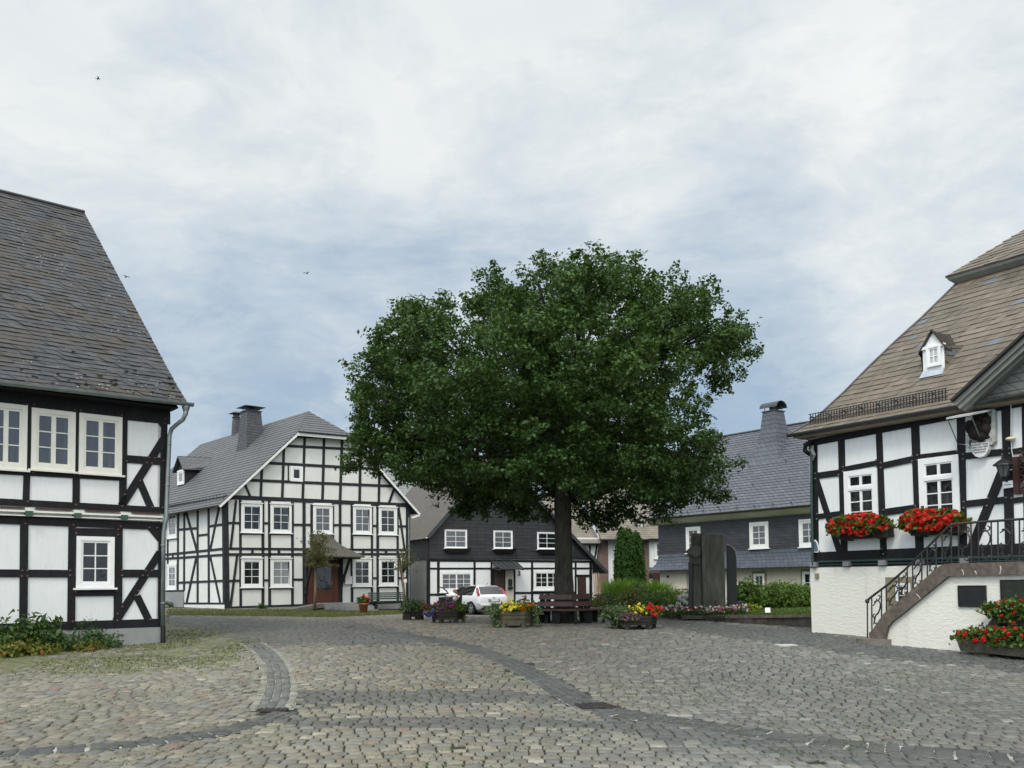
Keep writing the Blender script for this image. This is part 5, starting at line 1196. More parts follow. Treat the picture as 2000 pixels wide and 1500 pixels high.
# snow fence along the eave
mb = MB(); nS = -prof[1][0]+.0
ua0 = Ff.uz(1583, 820, nS)[0]; ua1 = Ff.uz(1847, 775, nS)[0]; zs0 = prof[1][1]+.03
nb = 46
for i in range(nb+1):
    u_ = ua0+(ua1-ua0)*i/nb; mb.bar(Ff.pt(u_, zs0-.03, nS), Ff.pt(u_, zs0+.25, nS), .02 if i % 6 else .035, .02)
for h in (.06, .15, .25): mb.bar(Ff.pt(ua0-.05, zs0+h, nS), Ff.pt(ua1+.05, zs0+h, nS), .016, .018)
for i in range(0, nb+1, 6): u_ = ua0+(ua1-ua0)*i/nb; mb.bar(Ff.pt(u_, zs0+.2, nS), Ff.pt(u_, zs0+.12, nS-.3), .02, .02)
mb.build('snow_guard', M['iron'], rfF)
# small dormer on the mansard slope
k3 = [Ff.pt(prof[4][0], prof[4][1], -prof[4][0]), Ff.pt(UE, prof[4][1], -prof[4][0]), Ff.pt(UE, prof[5][1], -prof[5][0])]
on_pl = lambda px, py: (lambda r, n: CAM+r*(n.dot(k3[0]-CAM)/n.dot(r)))(ray(px, py), (k3[1]-k3[0]).cross(k3[2]-k3[0]))
ft = on_pl(1824, 722); Dm = Fac(ft, Ff.U)
u0, u1, z0, z1 = Dm.rect(1802.5, 676, 1844.5, 720); um = (u0+u1)/2; hw = (u1-u0)/2; zap = Dm.uz(1821, 645)[1]; zev_ = z1
mb = MB(); mb.prism(Dm, [(u0, z0-.25), (u1, z0-.25), (u1, zev_), (um, zap-.06), (u0, zev_)], -1.3, .0)
dm = mb.build('dormer', M['frame_white'], rF)
mb = MB(); mb.fbox(Dm, u0-.02, u1+.02, zev_-.05, zev_+.02, -.05, .05); mb.build('dormer_trim', M['frame_white'], dm)
mb = MB()
for sg in (-1, 1):
    e = lambda k, zz_, n: Dm.pt(um+sg*k, zz_, n)
    pr = [(.07, 0), (-.2, -.07), (-.55, -.06), (-.95, .08), (-1.45, .42)]
    for (n0_, d0), (n1_, d1) in zip(pr[:-1], pr[1:]):
        w0 = hw+.07+max(0, -n0_)*.32; w1 = hw+.07+max(0, -n1_)*.32
        P_ = [e(w0, zev_-.08+d0, n0_), e(0, zap+.02+d0*.6, n0_), e(0, zap+.02+d1*.6, n1_), e(w1, zev_-.08+d1*1.2, n1_)]
        Q_ = [p-V((0, 0, .05)) for p in P_]; mb.hexa(Q_ if sg == 1 else list(reversed(Q_)), P_ if sg == 1 else list(reversed(P_)), 0)
    # flared cheeks sweeping into the slope
    mb.face([e(hw+.005, z0-.1, .0), e(hw+.05, zev_-.08, .02), e(hw+.55, zev_+.05, -.95), e(hw+.5, z0+.05, -.2)], 0, [(0, 0), (0, .6), (.8, .7), (.4, .2)])
mb.build('dormer_roof', M['roof_tan_plain'], dm)
mb = MB(); mb.hexa([Dm.pt(u0-.02, z0-.2, .16), Dm.pt(u1+.02, z0-.2, .16), Dm.pt(u1+.02, z0-.2, 0), Dm.pt(u0-.02, z0-.2, 0)], [Dm.pt(u0, z0-.02, .02), Dm.pt(u1, z0-.02, .02), Dm.pt(u1, z0-.02, -.02), Dm.pt(u0, z0-.02, -.02)]); M['lead'] = plain('lead', (.35, .38, .42), .5, .15); mb.build('lead_apron', M['lead'], dm)
window(Dm, dm, 1811, 675, 1839.5, 716, 2, 2, 'frame_white', 'glass_light', .05, 1, sash=.035, sill=False)
# carved bracket at the corner
mb = MB(); p = lambda x, y, n=.05: Ff.px(x, y, n)
mb.tube([p(1586, 862, .1), p(1573, 869, .25), p(1572, 880, .22), p(1580, 887, .1), p(1588, 890, .03)], [.05, .07, .06, .05, .03], 8); mb.build('corner_bracket', M['timber'], rF)
mb = MB(); mb.tube([p(1588, 870, .16), p(1586, 880, .14), p(1590, 888, .12), p(1588, 900, .08)], [.02, .05, .045, .01], 6); mb.build('corner_carving', M['joist_grey'], rF)
mb = MB(); q = [Ff.px(1581, 862, .12), Ff.px(1584.5, 890, .1), Ff.px(1585.5, 1000, .1), Ff.px(1588, 1110, .12)]; mb.tube(q+[V((q[3].x, q[3].y, zg(q[3].x, q[3].y)))][:0], .035, 8); mb.build('downpipe', M['moulding_green'], rF)
# wall plaque on the corner post
mb = MB(); pl = [(1591.3, 1057), (1594.5, 1054), (1599, 1060), (1601.5, 1070), (1602.8, 1075), (1600, 1079.5), (1593.5, 1079)]
P_ = [Ff.uz(*q) for q in reversed(pl)]; mb.prism(Ff, P_, .02, .07); cx = sum(a for a, b in P_)/7; cz = sum(b for a, b in P_)/7
pq = mb.build('wall_plaque', M['trim_white']); tag(pq, 'bluish leaf-shaped plaque with white rim on the town hall corner post', 'plaque')
M['plaque_blue'] = plain('plaque_blue', (.10, .14, .18), .3, .15)
mb = MB(); mb.prism(Ff, [(cx+(a-cx)*.72, cz+(b-cz)*.82) for a, b in P_], .06, .078); mb.build('panel', M['plaque_blue'], pq)
# ---- lantern, sign, detector, cable
lp = Ff.px(1960, 925, .42); ln = thing('wall_lantern', 'black six-sided wall lantern on the town hall post beside the brown window', 'lantern', lp)
mb = MB(); mb.lathe(lp+V((0, 0, .0)), [(.06, -.07), (.07, -.05), (.15, .17), (.145, .18)], 6); bd = mb.build('lantern_glass', M['glass_grey'], ln)
mb = MB(); mb.lathe(lp+V((0, 0, .17)), [(.20, 0), (.19, .03), (.10, .10), (.05, .13), (.025, .15), (.035, .18), (.01, .21)], 12); mb.lathe(lp-V((0, 0, .12)), [(.015, 0), (.05, .03), (.07, .05)], 8)
for k_ in range(6): a_ = k_*math.pi/3; mb.bar(lp+V((.07*math.cos(a_), .07*math.sin(a_), -.05)), lp+V((.15*math.cos(a_), .15*math.sin(a_), .17)), .015, .015)
mb.build('lantern_cage', M['black_iron'], ln)
mb = MB(); w_ = Ff.px(1970, 921, .05); mb.tube([lp-V((0, 0, .1)), lp-V((0, 0, .16))-Ff.N*.12, w_-V((0, 0, .1))+Ff.N*.05, w_], .02, 6); mb.box(w_-V((0, 0, .09)), .08, .1, .2, math.atan2(Ff.U.y, Ff.U.x)); mb.build('bracket', M['black_iron'], ln)
u0, u1, z0, z1 = Ff.rect(1958.5, 940, 1979.5, 953.5, .06); mb = MB(); mb.prism(Ff, [(u0, z0), (u1, z0+.012), (u1, z1+.012), (u0, z1)], .045, .065); sg = mb.build('wall_sign', M['frame_white']); tag(sg, 'small white sign with one blue line hanging under the wall lantern', 'sign')
mb = MB(); zm = (z0+z1)/2; mb.fbox(Ff, u0+.03, u1-.04, zm-.006, zm+.008, .065, .069); mb.build('printed_line', M['plaque_blue'], sg)
dt = Ff.px(1974, 857, .12); M['cream_plastic'] = plain('cream_plastic', (.62, .58, .36), .4, .05); mb = MB(); mb.ball(dt, .1, 10, 5, 0, (1.1, .8, .45)); o = mb.build('motion_sensor', M['cream_plastic'], None, True); tag(o, 'small cream motion sensor high on the post right of the white shield', 'sensor')
mb = MB(); mb.tube([Ff.px(x, y, .06) for x, y in ((1974.5, 776), (1974.5, 855), (1976, 880), (1979, 895), (1979.5, 915), (1972, 919))], .009, 5); mb.build('cable', M['trim_white'], o)
# ---- glazed canopy over a carved relief, with lettered shield
cw = thing('wall_relief', 'dark carved bird relief under a slanting glass canopy on the white wall', 'relief', Ff.px(1915, 850, .1))
mb = MB()
def blob(pts): 
    for x, y, r, n in pts: mb.ball(Ff.px(x, y, n), r*.84, 10, 6)
blob([(1893, 828, .10, .26), (1887, 833, .07, .34), (1898, 838, .15, .2), (1906, 846, .19, .16), (1916, 850, .17, .13), (1922, 838, .2, .1), (1908, 830, .2, .12), (1926, 822, .17, .08), (1915, 815, .18, .1)])
mb.tube([Ff.px(1886, 834, .36), Ff.px(1881, 837, .42), Ff.px(1880, 840, .43)], [.05, .025, .005], 6)
M['relief_wood'] = plain('relief_wood', (.014, .009, .007), .8, .5, 8, .4, 20); mb.build('carved_bird', M['relief_wood'], cw, True)
M['relief_rim'] = plain('relief_rim', (.40, .41, .39), .7, .2)
M['grey_cloth'] = plain('grey_cloth', (.055, .052, .055), .8, .3, 6)
mb = MB(); mb.prism(Ff, [Ff.uz(x, y) for x, y in ((1903, 813), (1917, 856), (1932, 858), (1939, 850), (1938, 812))][::1], .02, .11); mb.build('back_panel', M['grey_cloth'], cw)
mb = MB(); ed = [Ff.uz(x, y) for x, y in ((1936, 806), (1940, 815), (1938, 825), (1942, 835), (1939, 845), (1943, 855), (1936, 862), (1922, 863), (1908, 861), (1897, 852), (1896, 862), (1893, 868), (1897, 872), (1905, 874), (1942, 866), (1946, 862), (1945, 804))]
for a_, b_ in zip(ed[:-1], ed[1:]): mb.beam(Ff, a_, b_, .07, .02, .1+random.uniform(0, .03), ext=.02)
mb.build('scroll_frame', M['relief_rim'], cw)
mb = MB(); can = [Ff.px(1848, 815.5, .95), Ff.px(1895, 808, .95), Ff.px(1944, 797.5, .03), Ff.px(1903, 803, .03)]
mb.hexa([p-V((0, 0, .04)) for p in can], can); mb.build('canopy', M['relief_rim'], cw)
mb = MB(); 
for a_, b_ in ((Ff.px(1850, 817, .93), Ff.px(1871, 867, .04)), (Ff.px(1896, 810, .93), Ff.px(1917, 861, .1)), (Ff.px(1871, 867, .04), Ff.px(1901, 871, .06))): mb.tube([a_, b_], .012, 5)
mb.build('canopy_rod', M['zinc'], cw)
sh = [(1904, 866), (1904, 880), (1907, 887), (1912, 892), (1919, 894.5), (1928, 892), (1934, 886), (1937.5, 878), (1938, 864)]
mb = MB(); mb.prism(Ff, [Ff.uz(*q) for q in sh], .02, .15); sd2 = mb.build('lettered_shield', M['trim_white']); tag(sd2, 'white rounded shield with five lines of black lettering under the carved bird', 'shield')
us, zs_ = Ff.uz(1920, 876.3); hgt = (Ff.uz(1920, 865)[1]-Ff.uz(1920, 890)[1])/5
for i, l_ in enumerate(('AUS TREUEN', 'BEWAHRT DIESE', 'WEIN UND BIER', 'EVERSBERGER', 'GEFANGEN')):
    text_mesh(l_, hgt*.95*(1 if i < 3 else .95), Ff, us+.0+(.01 if i == 4 else 0), zs_+hgt*(2-i)+.02, .151, M['black_iron'], 'lettering', sd2)
# ---- outside stairs
nS_ = 1.25; Fs = Ff.shift(nS_)
sr = thing('outside_stairs', 'white roughcast outside stairs with brown stone coping in front of the town hall', 'stairs', Fs.pt(2.6, .8))
z_of = lambda x, y: Fs.uz(x, y)
ue_ = UF-.55
top = [z_of(x, y) for x, y in ((2060, 1093), (2000, 1096.5), (1850, 1101), (1838, 1107), (1795, 1144), (1765, 1169), (1740, 1190), (1731, 1198), (1721, 1212), (1713, 1224), (1708, 1231), (1702, 1236))]
bot = [z_of(x, y) for x, y in ((2060, 1121), (2000, 1122), (1859, 1125.5), (1855, 1127), (1802, 1170), (1773, 1194), (1758, 1206), (1748, 1213), (1739, 1224), (1735, 1237), (1733, 1250), (1732.5, 1262))]
top[0] = (ue_, top[1][1]); bot[0] = (ue_, bot[1][1])
mb = MB()
for i in range(len(top)-1): mb.prism(Fs, [bot[i+1], bot[i], top[i], top[i+1]], -.22, .10)
mb.prism(Fs, [z_of(1706, 1262), z_of(1733, 1264), bot[-1], top[-1]], -.22, .10)
mb.build('coping', M['brown_stone'], sr)
wl = [(b[0], b[1]) for b in bot]; mb = MB()
for i in range(len(bot)-1): mb.prism(Fs, [(bot[i+1][0], -.5), (bot[i][0], -.5), bot[i], bot[i+1]], -.2, .0)
arch = None
mb.fbox(Fs, bot[1][0], UF-.5, -.5, bot[1][1]+.0, -.205, -.001)
mb.build('stair_wall', M['roughcast'], sr)
mb = MB(); zl_ = bot[2][1]+.12; mb.fbox(Fs, bot[2][0]-.05, UF-.5, zl_-.3, zl_+.06, -nS_+.06, -.22); mb.build('landing', M['step_stone'], sr)
u_lo = top[-1][0]-.05; u_hi = bot[2][0]; z_lo = zg(*(Fs.pt(u_lo, 0, -.6).xy)); ns = 9
for i in range(ns):
    a_ = u_lo+(u_hi-u_lo)*i/ns; mb = MB(); zz_ = z_lo+(zl_+.06-z_lo)*(i+1)/(ns+1); mb.fbox(Fs, a_, u_hi, zz_-.16, zz_, -nS_+.06, -.22); mb.build('step', M['step_stone'], sr)
mb = MB(); c_ = Fs.px(1708, 1247, -.0); c_ = V((c_.x, c_.y, zg(c_.x, c_.y))); 
mb.loft([[c_+Fs.U*(.42*math.cos(t_))+Fs.N*(.30*math.sin(t_))+V((0, 0, z)) for t_ in np.linspace(0, 2*math.pi, 15)[:-1]] for z in (-.1, .10, .13)]); mb.build('round_step', M['step_stone'], sr)
M['crack_light'] = plain('crack_light', (.5, .48, .44), .9)
mb = MB()
for x0, y0, x1, y1 in ((1884, 1112, 1887, 1123), (1909, 1115, 1912, 1122), (1959, 1105, 1958, 1121), (1795, 1160, 1803, 1170)): 
    a_, b_ = z_of(x0, y0), z_of(x1, y1); mb.beam(Fs, a_, ((a_[0]+b_[0])/2+.015, (a_[1]+b_[1])/2), .02, .098, .103); mb.beam(Fs, ((a_[0]+b_[0])/2+.015, (a_[1]+b_[1])/2), b_, .016, .098, .1034)
mb.build('mortar_streaks', M['crack_light'], sr)
# cellar arch
ar = [z_of(x, y) for x, y in ((1931, 1236), (1940, 1219), (1949, 1208), (1965, 1199), (1985, 1193), (2010, 1192), (2035, 1197), (2055, 1208), (2068, 1234))]
mb = MB(); mb.prism(Fs, [(ar[0][0]+.06, ar[0][1]-.2), (ar[-1][0]-.06, ar[0][1]-.2)]+[q for q in reversed(ar)], -.02, .012); ca = mb.build('cellar_opening', M['dark_slab'], sr)
mb = MB()
for a_, b_ in zip(ar[:-1], ar[1:]): mb.beam(Fs, a_, b_, .14, -.02, .05, ext=.02)
mb.build('cellar_arch', M['brown_stone'], sr)
mb = MB(); zq = ar[0][1]
for i in range(8): u_ = ar[0][0]+.25+i*.19; mb.tube([Fs.pt(u_, zq-.2, .03), Fs.pt(u_, zq+.42, .03)], .012, 5)
for h in (.1, .24): mb.tube([Fs.pt(ar[0][0]+.1, zq+h, .035), Fs.pt(ar[-1][0]-.1, zq+h, .035)], .01, 5)
mb.build('cellar_grille', M['black_iron'], ca)
mb = MB()
for h in (.04, .17): mb.fbox(Fs, ar[0][0]+.4, ar[-1][0]-.2, zq+h, zq+h+.05, .012, .018)
mb.build('cellar_slat', M['trim_white'], ca)
# plaques
for i, (x0, y0, x1, y1, mt, lb_) in enumerate(((1872.8, 1143.3, 1927.5, 1185.3, 'bronze', 'square dark bronze plaque on the roughcast stair wall, left of the larger one'), (1955.5, 1131.8, 2030, 1175.5, 'bronze_green', 'larger greenish bronze plaque on the stair wall at the right edge'))):
    u0, u1, z0, z1 = Fs.rect(x0, y0, x1, y1); mb = MB(); mb.fbox(Fs, u0, u1, z0, z1, -.01, .035); rframe(mb, Fs, u0, u1, z0, z1, .025, .035, .045)
    tag(mb.build('memorial_plaque', M[mt]), lb_, 'plaque')
# railing
rl = thing('stair_railing', 'wrought iron railing with scroll panels along the outside stairs', 'railing', Fs.pt(2.7, 1.0))
nR = -.06; RP = lambda x, y: Fs.px(x, y, nR)
hr = [(1694, 1173), (1697, 1170), (1703, 1165), (1735, 1141), (1768, 1112), (1800, 1081), (1830, 1050), (1852, 1029), (1857, 1025), (1864, 1023.5), (1900, 1020.5), (1950, 1017), (2000, 1013.5), (2050, 1010)]
mb = MB(); mb.tube([RP(*q) for q in hr], .026, 8); mb.ball(RP(1694, 1174), .055, 8, 5); mb.build('handrail', M['iron'], rl)
mb = MB()
topx = lambda x: float(np.interp(x, [q[0] for q in hr], [q[1] for q in hr])); cpx = [(1690, 1262), (1700, 1243), (1710, 1230), (1724, 1208), (1738, 1192), (1765, 1168), (1795, 1143), (1838, 1106), (1850, 1100), (1900, 1098), (2000, 1095), (2060, 1092)]
botx = lambda x: float(np.interp(x, [q[0] for q in cpx], [q[1] for q in cpx]))
rail_end = RP(2000, 1013.5)+Fs.U*(ue_-z_of(2000, 1013)[0]-.1)
bars = [1694, 1702.5, 1721.5, 1731, 1755.5, 1772, 1782.5, 1800, 1811, 1828, 1840, 1858, 1872, 1896.5, 1911, 1936, 1949, 1976, 1991, 2020, 2035]
for x in bars: mb.tube([RP(x, topx(x)), RP(x+.5, botx(x)+1)], .016, 6)
k_ = 0
while True:
    q = RP(2035, 1011)+Fs.U*(.25+.25*k_); k_ += 1
    if (q-RP(2035, 1011)).dot(Fs.U) > ue_-z_of(2035, 1011)[0]-.1: break
    mb.tube([q, V((q.x, q.y, top[1][1]))], .016, 6)
mb.tube([RP(2045, 1010.3), RP(2045, 1010.3)+Fs.U*(ue_-z_of(2045, 1010)[0]-.05)], .026, 8)
mb.build('baluster', M['iron'], rl)
def scroll(x0, x1):
    xm = (x0+x1)/2; t_, b_ = topx(xm), botx(xm); h = b_-t_; w_ = (x1-x0)*.85; sk_ = (topx(x1)-topx(x0))*.5
    def P(u, v): return RP(x0+(x1-x0)*.08+w_*u*1.0, t_+h*v+sk_*(u-.5)*1.4)
    arc = lambda cx, cy, rx, ry, a0, a1, n=12: [P(cx+rx*math.cos(a), cy+ry*math.sin(a)) for a in np.linspace(a0, a1, n)]
    mb.tube(arc(.40, .42, .58, .20, -1.9, 1.5), .017, 5); mb.tube(arc(.62, .74, -.42, .14, 1.3, -1.9)[::1], .016, 5)
    mb.tube(arc(.72, .17, .22, .06, 3.4, -1.6), .014, 5); mb.tube(arc(.25, .60, .2, .05, .2, 4.6), .013, 5); mb.tube(arc(.70, .90, .25, .05, -1.2, 3.0), .014, 5)
    mb.tube([P(.05, .3), P(.3, .26), P(.5, .23)], .013, 5); mb.tube([P(.12, .84), P(.3, .72), P(.42, .62)], .012, 5)
for a_, b_ in ((1703, 1721), (1731, 1755), (1757, 1772), (1783, 1800), (1812, 1828), (1841, 1858), (1873, 1896), (1912, 1936), (1950, 1976), (1992, 2020)): mb = MB(); scroll(a_, b_); mb.build('scrollwork', M['iron'], rl)
# ------------------------------------------------------------------ foliage
def unit(a): return a/np.maximum(np.linalg.norm(a, axis=-1, keepdims=True), 1e-9)
def leaf_mesh(cen, nor, size, asp=.55, fold=.12, rng=RNG):
    n = len(cen); r = unit(rng.normal(size=(n, 3))); t = unit(np.cross(nor, r)); b = np.cross(nor, t)
    s = size[:, None] if np.ndim(size) else np.full((n, 1), size)
    q = np.stack([cen-t*s*.5, cen+b*s*asp*.5+t*s*.05+nor*s*fold, cen+t*s*.5, cen-b*s*asp*.5+t*s*.05+nor*s*fold], 1)
    return q.reshape(-1, 3), np.arange(4*n).reshape(n, 4)
def lobed_mesh(cen, nor, size, rng=RNG):
    """three-lobed leaf of three quads sharing a base"""
    n = len(cen); r = unit(rng.normal(size=(n, 3))); t = unit(np.cross(nor, r)); b = np.cross(nor, t); s = size[:, None]
    P = [cen-t*s*.5, cen-t*s*.1+b*s*.16, cen+t*s*.5+nor*s*.08, cen-t*s*.1-b*s*.16, cen+b*s*.45+t*s*.16+nor*s*.1, cen+b*s*.1+t*s*.12, cen-b*s*.45+t*s*.16+nor*s*.1, cen-b*s*.1+t*s*.12]
    q = np.stack(P, 1); f = np.array([(0, 1, 2, 3), (0, 1, 4, 5), (0, 7, 6, 3)])
    return q.reshape(-1, 3), (np.arange(n)[:, None, None]*8+f).reshape(-1, 4)
def clumps(cc, per, spread, up=.5, out=None, flat=.7):
    """leaves scattered round clump centres -> positions, normals, clump tone"""
    n = len(cc); k = np.repeat(np.arange(n), per); p = cc[k]+RNG.normal(size=(n*per, 3))*spread*np.array([1, 1, flat])
    nn = RNG.normal(size=(n*per, 3))*.75+np.array([0, 0, up])
    if out is not None: nn += out[k]*.6
    tone = np.clip(RNG.normal(.45, .25, n), 0, 1)[k]
    return p, unit(nn), tone
def shell(c, rad, n, lo=.65, hi=1.03, top=False):
    d = unit(RNG.normal(size=(n, 3)))
    if top: d[:, 2] = np.abs(d[:, 2])*1.0-.25; d = unit(d)
    return np.array(c)+d*np.array(rad)*RNG.uniform(lo, hi, (n, 1)), d
def leaves_obj(name, p, nn, tone, size, mat, parent, asp=.55, lobed=False):
    sz = size*RNG.uniform(.7, 1.25, len(p))
    v, f = lobed_mesh(p, nn, sz) if lobed else leaf_mesh(p, nn, sz, asp)
    col = np.repeat(np.stack([tone]*3, 1), 8 if lobed else 4, axis=0)
    return mesh_np(name, v, f, M[mat], parent, False, col)
def blossoms(name, cen, r, mat, parent, per=11, sz=.6):
    """flower heads: balls of small petals"""
    n = len(cen); k = np.repeat(np.arange(n), per); d = unit(RNG.normal(size=(n*per, 3))+np.array([0, -.25, .35]))
    rr = np.asarray(r) if np.ndim(r) else np.full(n, r)
    p = cen[k]+d*(rr[k]*.75)[:, None]; v, f = leaf_mesh(p, unit(d+RNG.normal(size=d.shape)*.35), rr[k]*2*sz, .95, .08)
    tone = RNG.uniform(0, 1, n)[k]
    return mesh_np(name, v, f, M[mat], parent, False, np.repeat(np.stack([tone]*3, 1), 4, axis=0))
def stems(root, base, tips, r, mat, name='stem'):
    mb = MB(); base = V(base)
    for t_ in tips: t_ = V(t_); m_ = base.lerp(t_, .5)+V((0, 0, (t_-base).length*.12)); mb.tube([base, m_, t_], [r, r*.7, r*.35], 4)
    return mb.build(name, M[mat], root)
def bush(name, label, cat, base, rx, ry, h, mat, size, nc=60, per=16, spread=.12, asp=.55, group=None, lobed=False, top=False, lo=.6, stem=True):
    base = V(base); r = thing(name, label, cat, base, group)
    cc, d = shell((base.x, base.y, base.z+h*.5), (rx, ry, h*.5), nc, lo, 1.0, top)
    if top: cc[:, 2] = base.z+h*(.04+.96*np.clip((cc[:, 2]-base.z-h*.34)/(h*.66), 0, 1)); cc[:, :2] += RNG.normal(size=(nc, 2))*.02
    cc[:, 2] = np.maximum(cc[:, 2], base.z+.03)
    p, nn, tone = clumps(cc, per, spread, .5, d); p[:, 2] = np.maximum(p[:, 2], base.z+.01)
    leaves_obj('foliage', p, nn, tone, size, mat, r, asp, lobed)
    if stem: stems(r, base-V((0, 0, .02)), [cc[i] for i in range(0, nc, max(1, nc//9))], .012+.01*h, 'bark')
    return r, cc, d
# ================================================================== the oak
tb = hit(1103, 1217); DT = tb.y; mpp = DT/FPX
oak = thing('oak_tree', 'big leafy oak tree with a broad dark green crown in the middle of the square', 'tree', tb)
BL = [(1060, 585, 80), (975, 594, 57), (1150, 565, 80), (1235, 565, 70), (1325, 600, 68), (834, 619, 55), (800, 680, 80), (760, 760, 72), (745, 850, 68), (715, 900, 42), (820, 880, 80), (890, 780, 105), (1000, 710, 120), (1130, 700, 125), (1260, 700, 105), (1360, 660, 72), (1425, 665, 48), (1448, 700, 26), (1405, 735, 34), (1390, 770, 22), (1310, 850, 84), (1370, 895, 50), (1405, 945, 34), (1200, 850, 110), (1060, 850, 110), (950, 880, 88), (860, 915, 50), (1000, 940, 55), (1250, 930, 66), (1325, 930, 60), (1150, 930, 60), (1285, 985, 30), (1215, 985, 34), (930, 950, 42), (720, 690, 24), (700, 780, 26), (1058, 500, 20), (1240, 500, 22), (1325, 530, 26), (940, 542, 24), (965, 535, 20), (1190, 510, 24), (1100, 520, 26), (700, 860, 26), (1440, 905, 16), (780, 600, 24), (1020, 985, 26), (1400, 590, 24), (1452, 648, 22), (1070, 960, 30), (900, 955, 36), (960, 978, 36), (1030, 1000, 26), (1150, 985, 40), (1235, 1005, 26), (1070, 1000, 22), (800, 935, 26), (1000, 992, 36), (1060, 1010, 26), (1125, 1012, 28), (1180, 1010, 34), (1235, 1012, 30), (930, 985, 38), (1290, 990, 34), (870, 970, 30), (1340, 960, 34)]
blobs = []
for x, y, r in BL:
    rho = min(1, math.hypot((x-1080)/415, (y-750)/275)); kk = 5.2*math.sqrt(max(0, 1-rho*rho))
    zs_ = [0] if r < 45 else ([-kk, -kk*.45, kk*.45, kk] if kk > 2.2 else ([-kk*.6, kk*.6] if kk > .8 else [0]))
    for dz in zs_:
        dz += random.uniform(-.35, .35); q = at(x, y, DT+dz); q2 = at(x, y, DT); blobs.append((V((q2.x+(q.x-q2.x)*(.95 if dz < 0 else .4), DT+dz, q2.z+(q.z-q2.z)*(.95 if dz < 0 else .4))), r*mpp*(1+dz*.02)))
cc, dd, tn = [], [], []
for c, r in blobs:
    if r < .5: subs = [(c, r)]
    else:
        sp_, _ = shell(c, (r, r, r*.8), max(6, int(r*r*(10.5 if c.x < 3.6 else 7.5))), .55, .95 if c.x < 3.6 else 1.1); subs = [(V(q), random.uniform(.30, .56)) for q in sp_]
    for q, sr_ in subs:
        n = max(7, int(sr_*sr_*58)); p, d = shell(q, (sr_, sr_, sr_*.75), n, .3, 1.0); d[:, 2] += .25; k = d[:, 2] > -.55
        cc.append(p[k]); dd.append(d[k]); tn.append(np.full(k.sum(), np.clip(random.gauss(.42, .22), 0, 1)))
        if q.z > c.z+r*.45 and random.random() < .5:      # leading shoots
            m_ = 4; L_ = random.uniform(.12, .34); ax = V((random.gauss(0, .25)+(q.x-c.x)*.25, random.gauss(0, .2), 1)).normalized()
            sp2 = np.array([tuple(q+V((0, 0, sr_*.6))+ax*(L_*i/m_)) for i in range(1, m_+1)]); cc.append(sp2); dd.append(np.tile(np.array(ax), (m_, 1))); tn.append(np.full(m_, .75))
cc = np.concatenate(cc); dd = np.concatenate(dd); tn = np.concatenate(tn)
p, nn, tone = clumps(cc, 15, .085, .6, dd, .8)
big = vnoise(p[:, [0, 2]]+p[:, [1, 1]]*.3, 1.1, 5); tone = np.clip(np.repeat(tn, 15)*.75+big*.3+RNG.normal(0, .06, len(p)), 0, 1)
leaves_obj('crown', p, nn, tone, .122, 'leaf_oak', oak, .6)
print('oak leaves', len(p))
mb = MB(); tk = [tb-V((0, 0, .1)), tb+V((0, 0, .12)), at(1102, 1180, DT), at(1101, 1120, DT), at(1100, 1050, DT), at(1099, 985, DT), at(1098, 920, DT), at(1092, 840, DT), at(1085, 740, DT)]
mb.tube(tk, [.52, .40, .33, .285, .265, .27, .22, .16, .08], 14); mb.build('trunk', M['bark'], oak, True)
fk = at(1099, 985, DT); tops = sorted([b for b in blobs if b[1] > .55 and b[0].y > DT-2.2], key=lambda b: random.random())[:44]
for c, r in tops:
    st_ = tk[5].lerp(tk[8], random.random()**1.5*.75); m1 = st_.lerp(c, .45)+V((random.uniform(-.3, .3), random.uniform(-.3, .3), random.uniform(-.1, .5)))
    mb = MB(); L_ = (c-st_).length; r0 = .03+.016*L_; mb.tube([st_, st_.lerp(m1, .5)+V((0, 0, .12)), m1, m1.lerp(c, .6), c+(c-m1).normalized()*r*.5], [r0, r0*.8, r0*.6, r0*.4, .01], 6)
    for j in range(4): e = c+V(unit(RNG.normal(size=3)))*r*.85; mb.tube([m1.lerp(c, random.uniform(.3, .9)), c.lerp(e, .6), e], [r0*.35, r0*.25, .006], 4)
    mb.build('branch', M['limb_bark'], oak, True)
# ================================================================== clipped conifers, shrubs, hedge
def conifer(px, ytop, w, d, ybase, label):
    b = lawn_at(px, d); z1 = at(px, ytop, d).z; h = z1-b.z; R_ = w*d/FPX/2
    r = thing('columnar_conifer', label, 'conifer', b, 'clipped conifers in front of the brick house')
    n = 2600; t_ = RNG.uniform(0, 1, n)**.8; a = RNG.uniform(0, 2*np.pi, n); prof = np.interp(t_, [0, .1, .5, .8, .95, 1], [.85, 1, .97, .72, .36, .05])
    rr = R_*prof*(.86+.16*np.sin(a*5+t_*9))*RNG.uniform(.9, 1.04, n); cc = np.stack([b.x+rr*np.cos(a), b.y+rr*np.sin(a), b.z+h*t_], 1)
    d_ = np.stack([np.cos(a), np.sin(a), np.full(n, .7)], 1); p, nn, tone = clumps(cc, 9, .05, .2, None, 1.5)
    nn = unit(np.repeat(d_, 9, 0)+RNG.normal(size=(n*9, 3))*.7); leaves_obj('foliage', p, nn, tone, .11, 'leaf_thuja', r, .4)
    mb = MB(); mb.tube([b-V((0, 0, .05)), b+V((0, 0, h*.85))], [.09, .02], 6); mb.build('trunk', M['bark'], r)
conifer(1217, 1036, 30, 43, 1138, 'narrow clipped conifer column with the tallest pointed tip, left of its two companions')
conifer(1229, 1038, 34, 42.2, 1138, 'clipped conifer column in the middle of the close trio')
conifer(1245, 1044, 30, 42.6, 1138, 'shorter clipped conifer column standing nearest the brick doorway')
def lb_(px, d): return lawn_at(px, d)
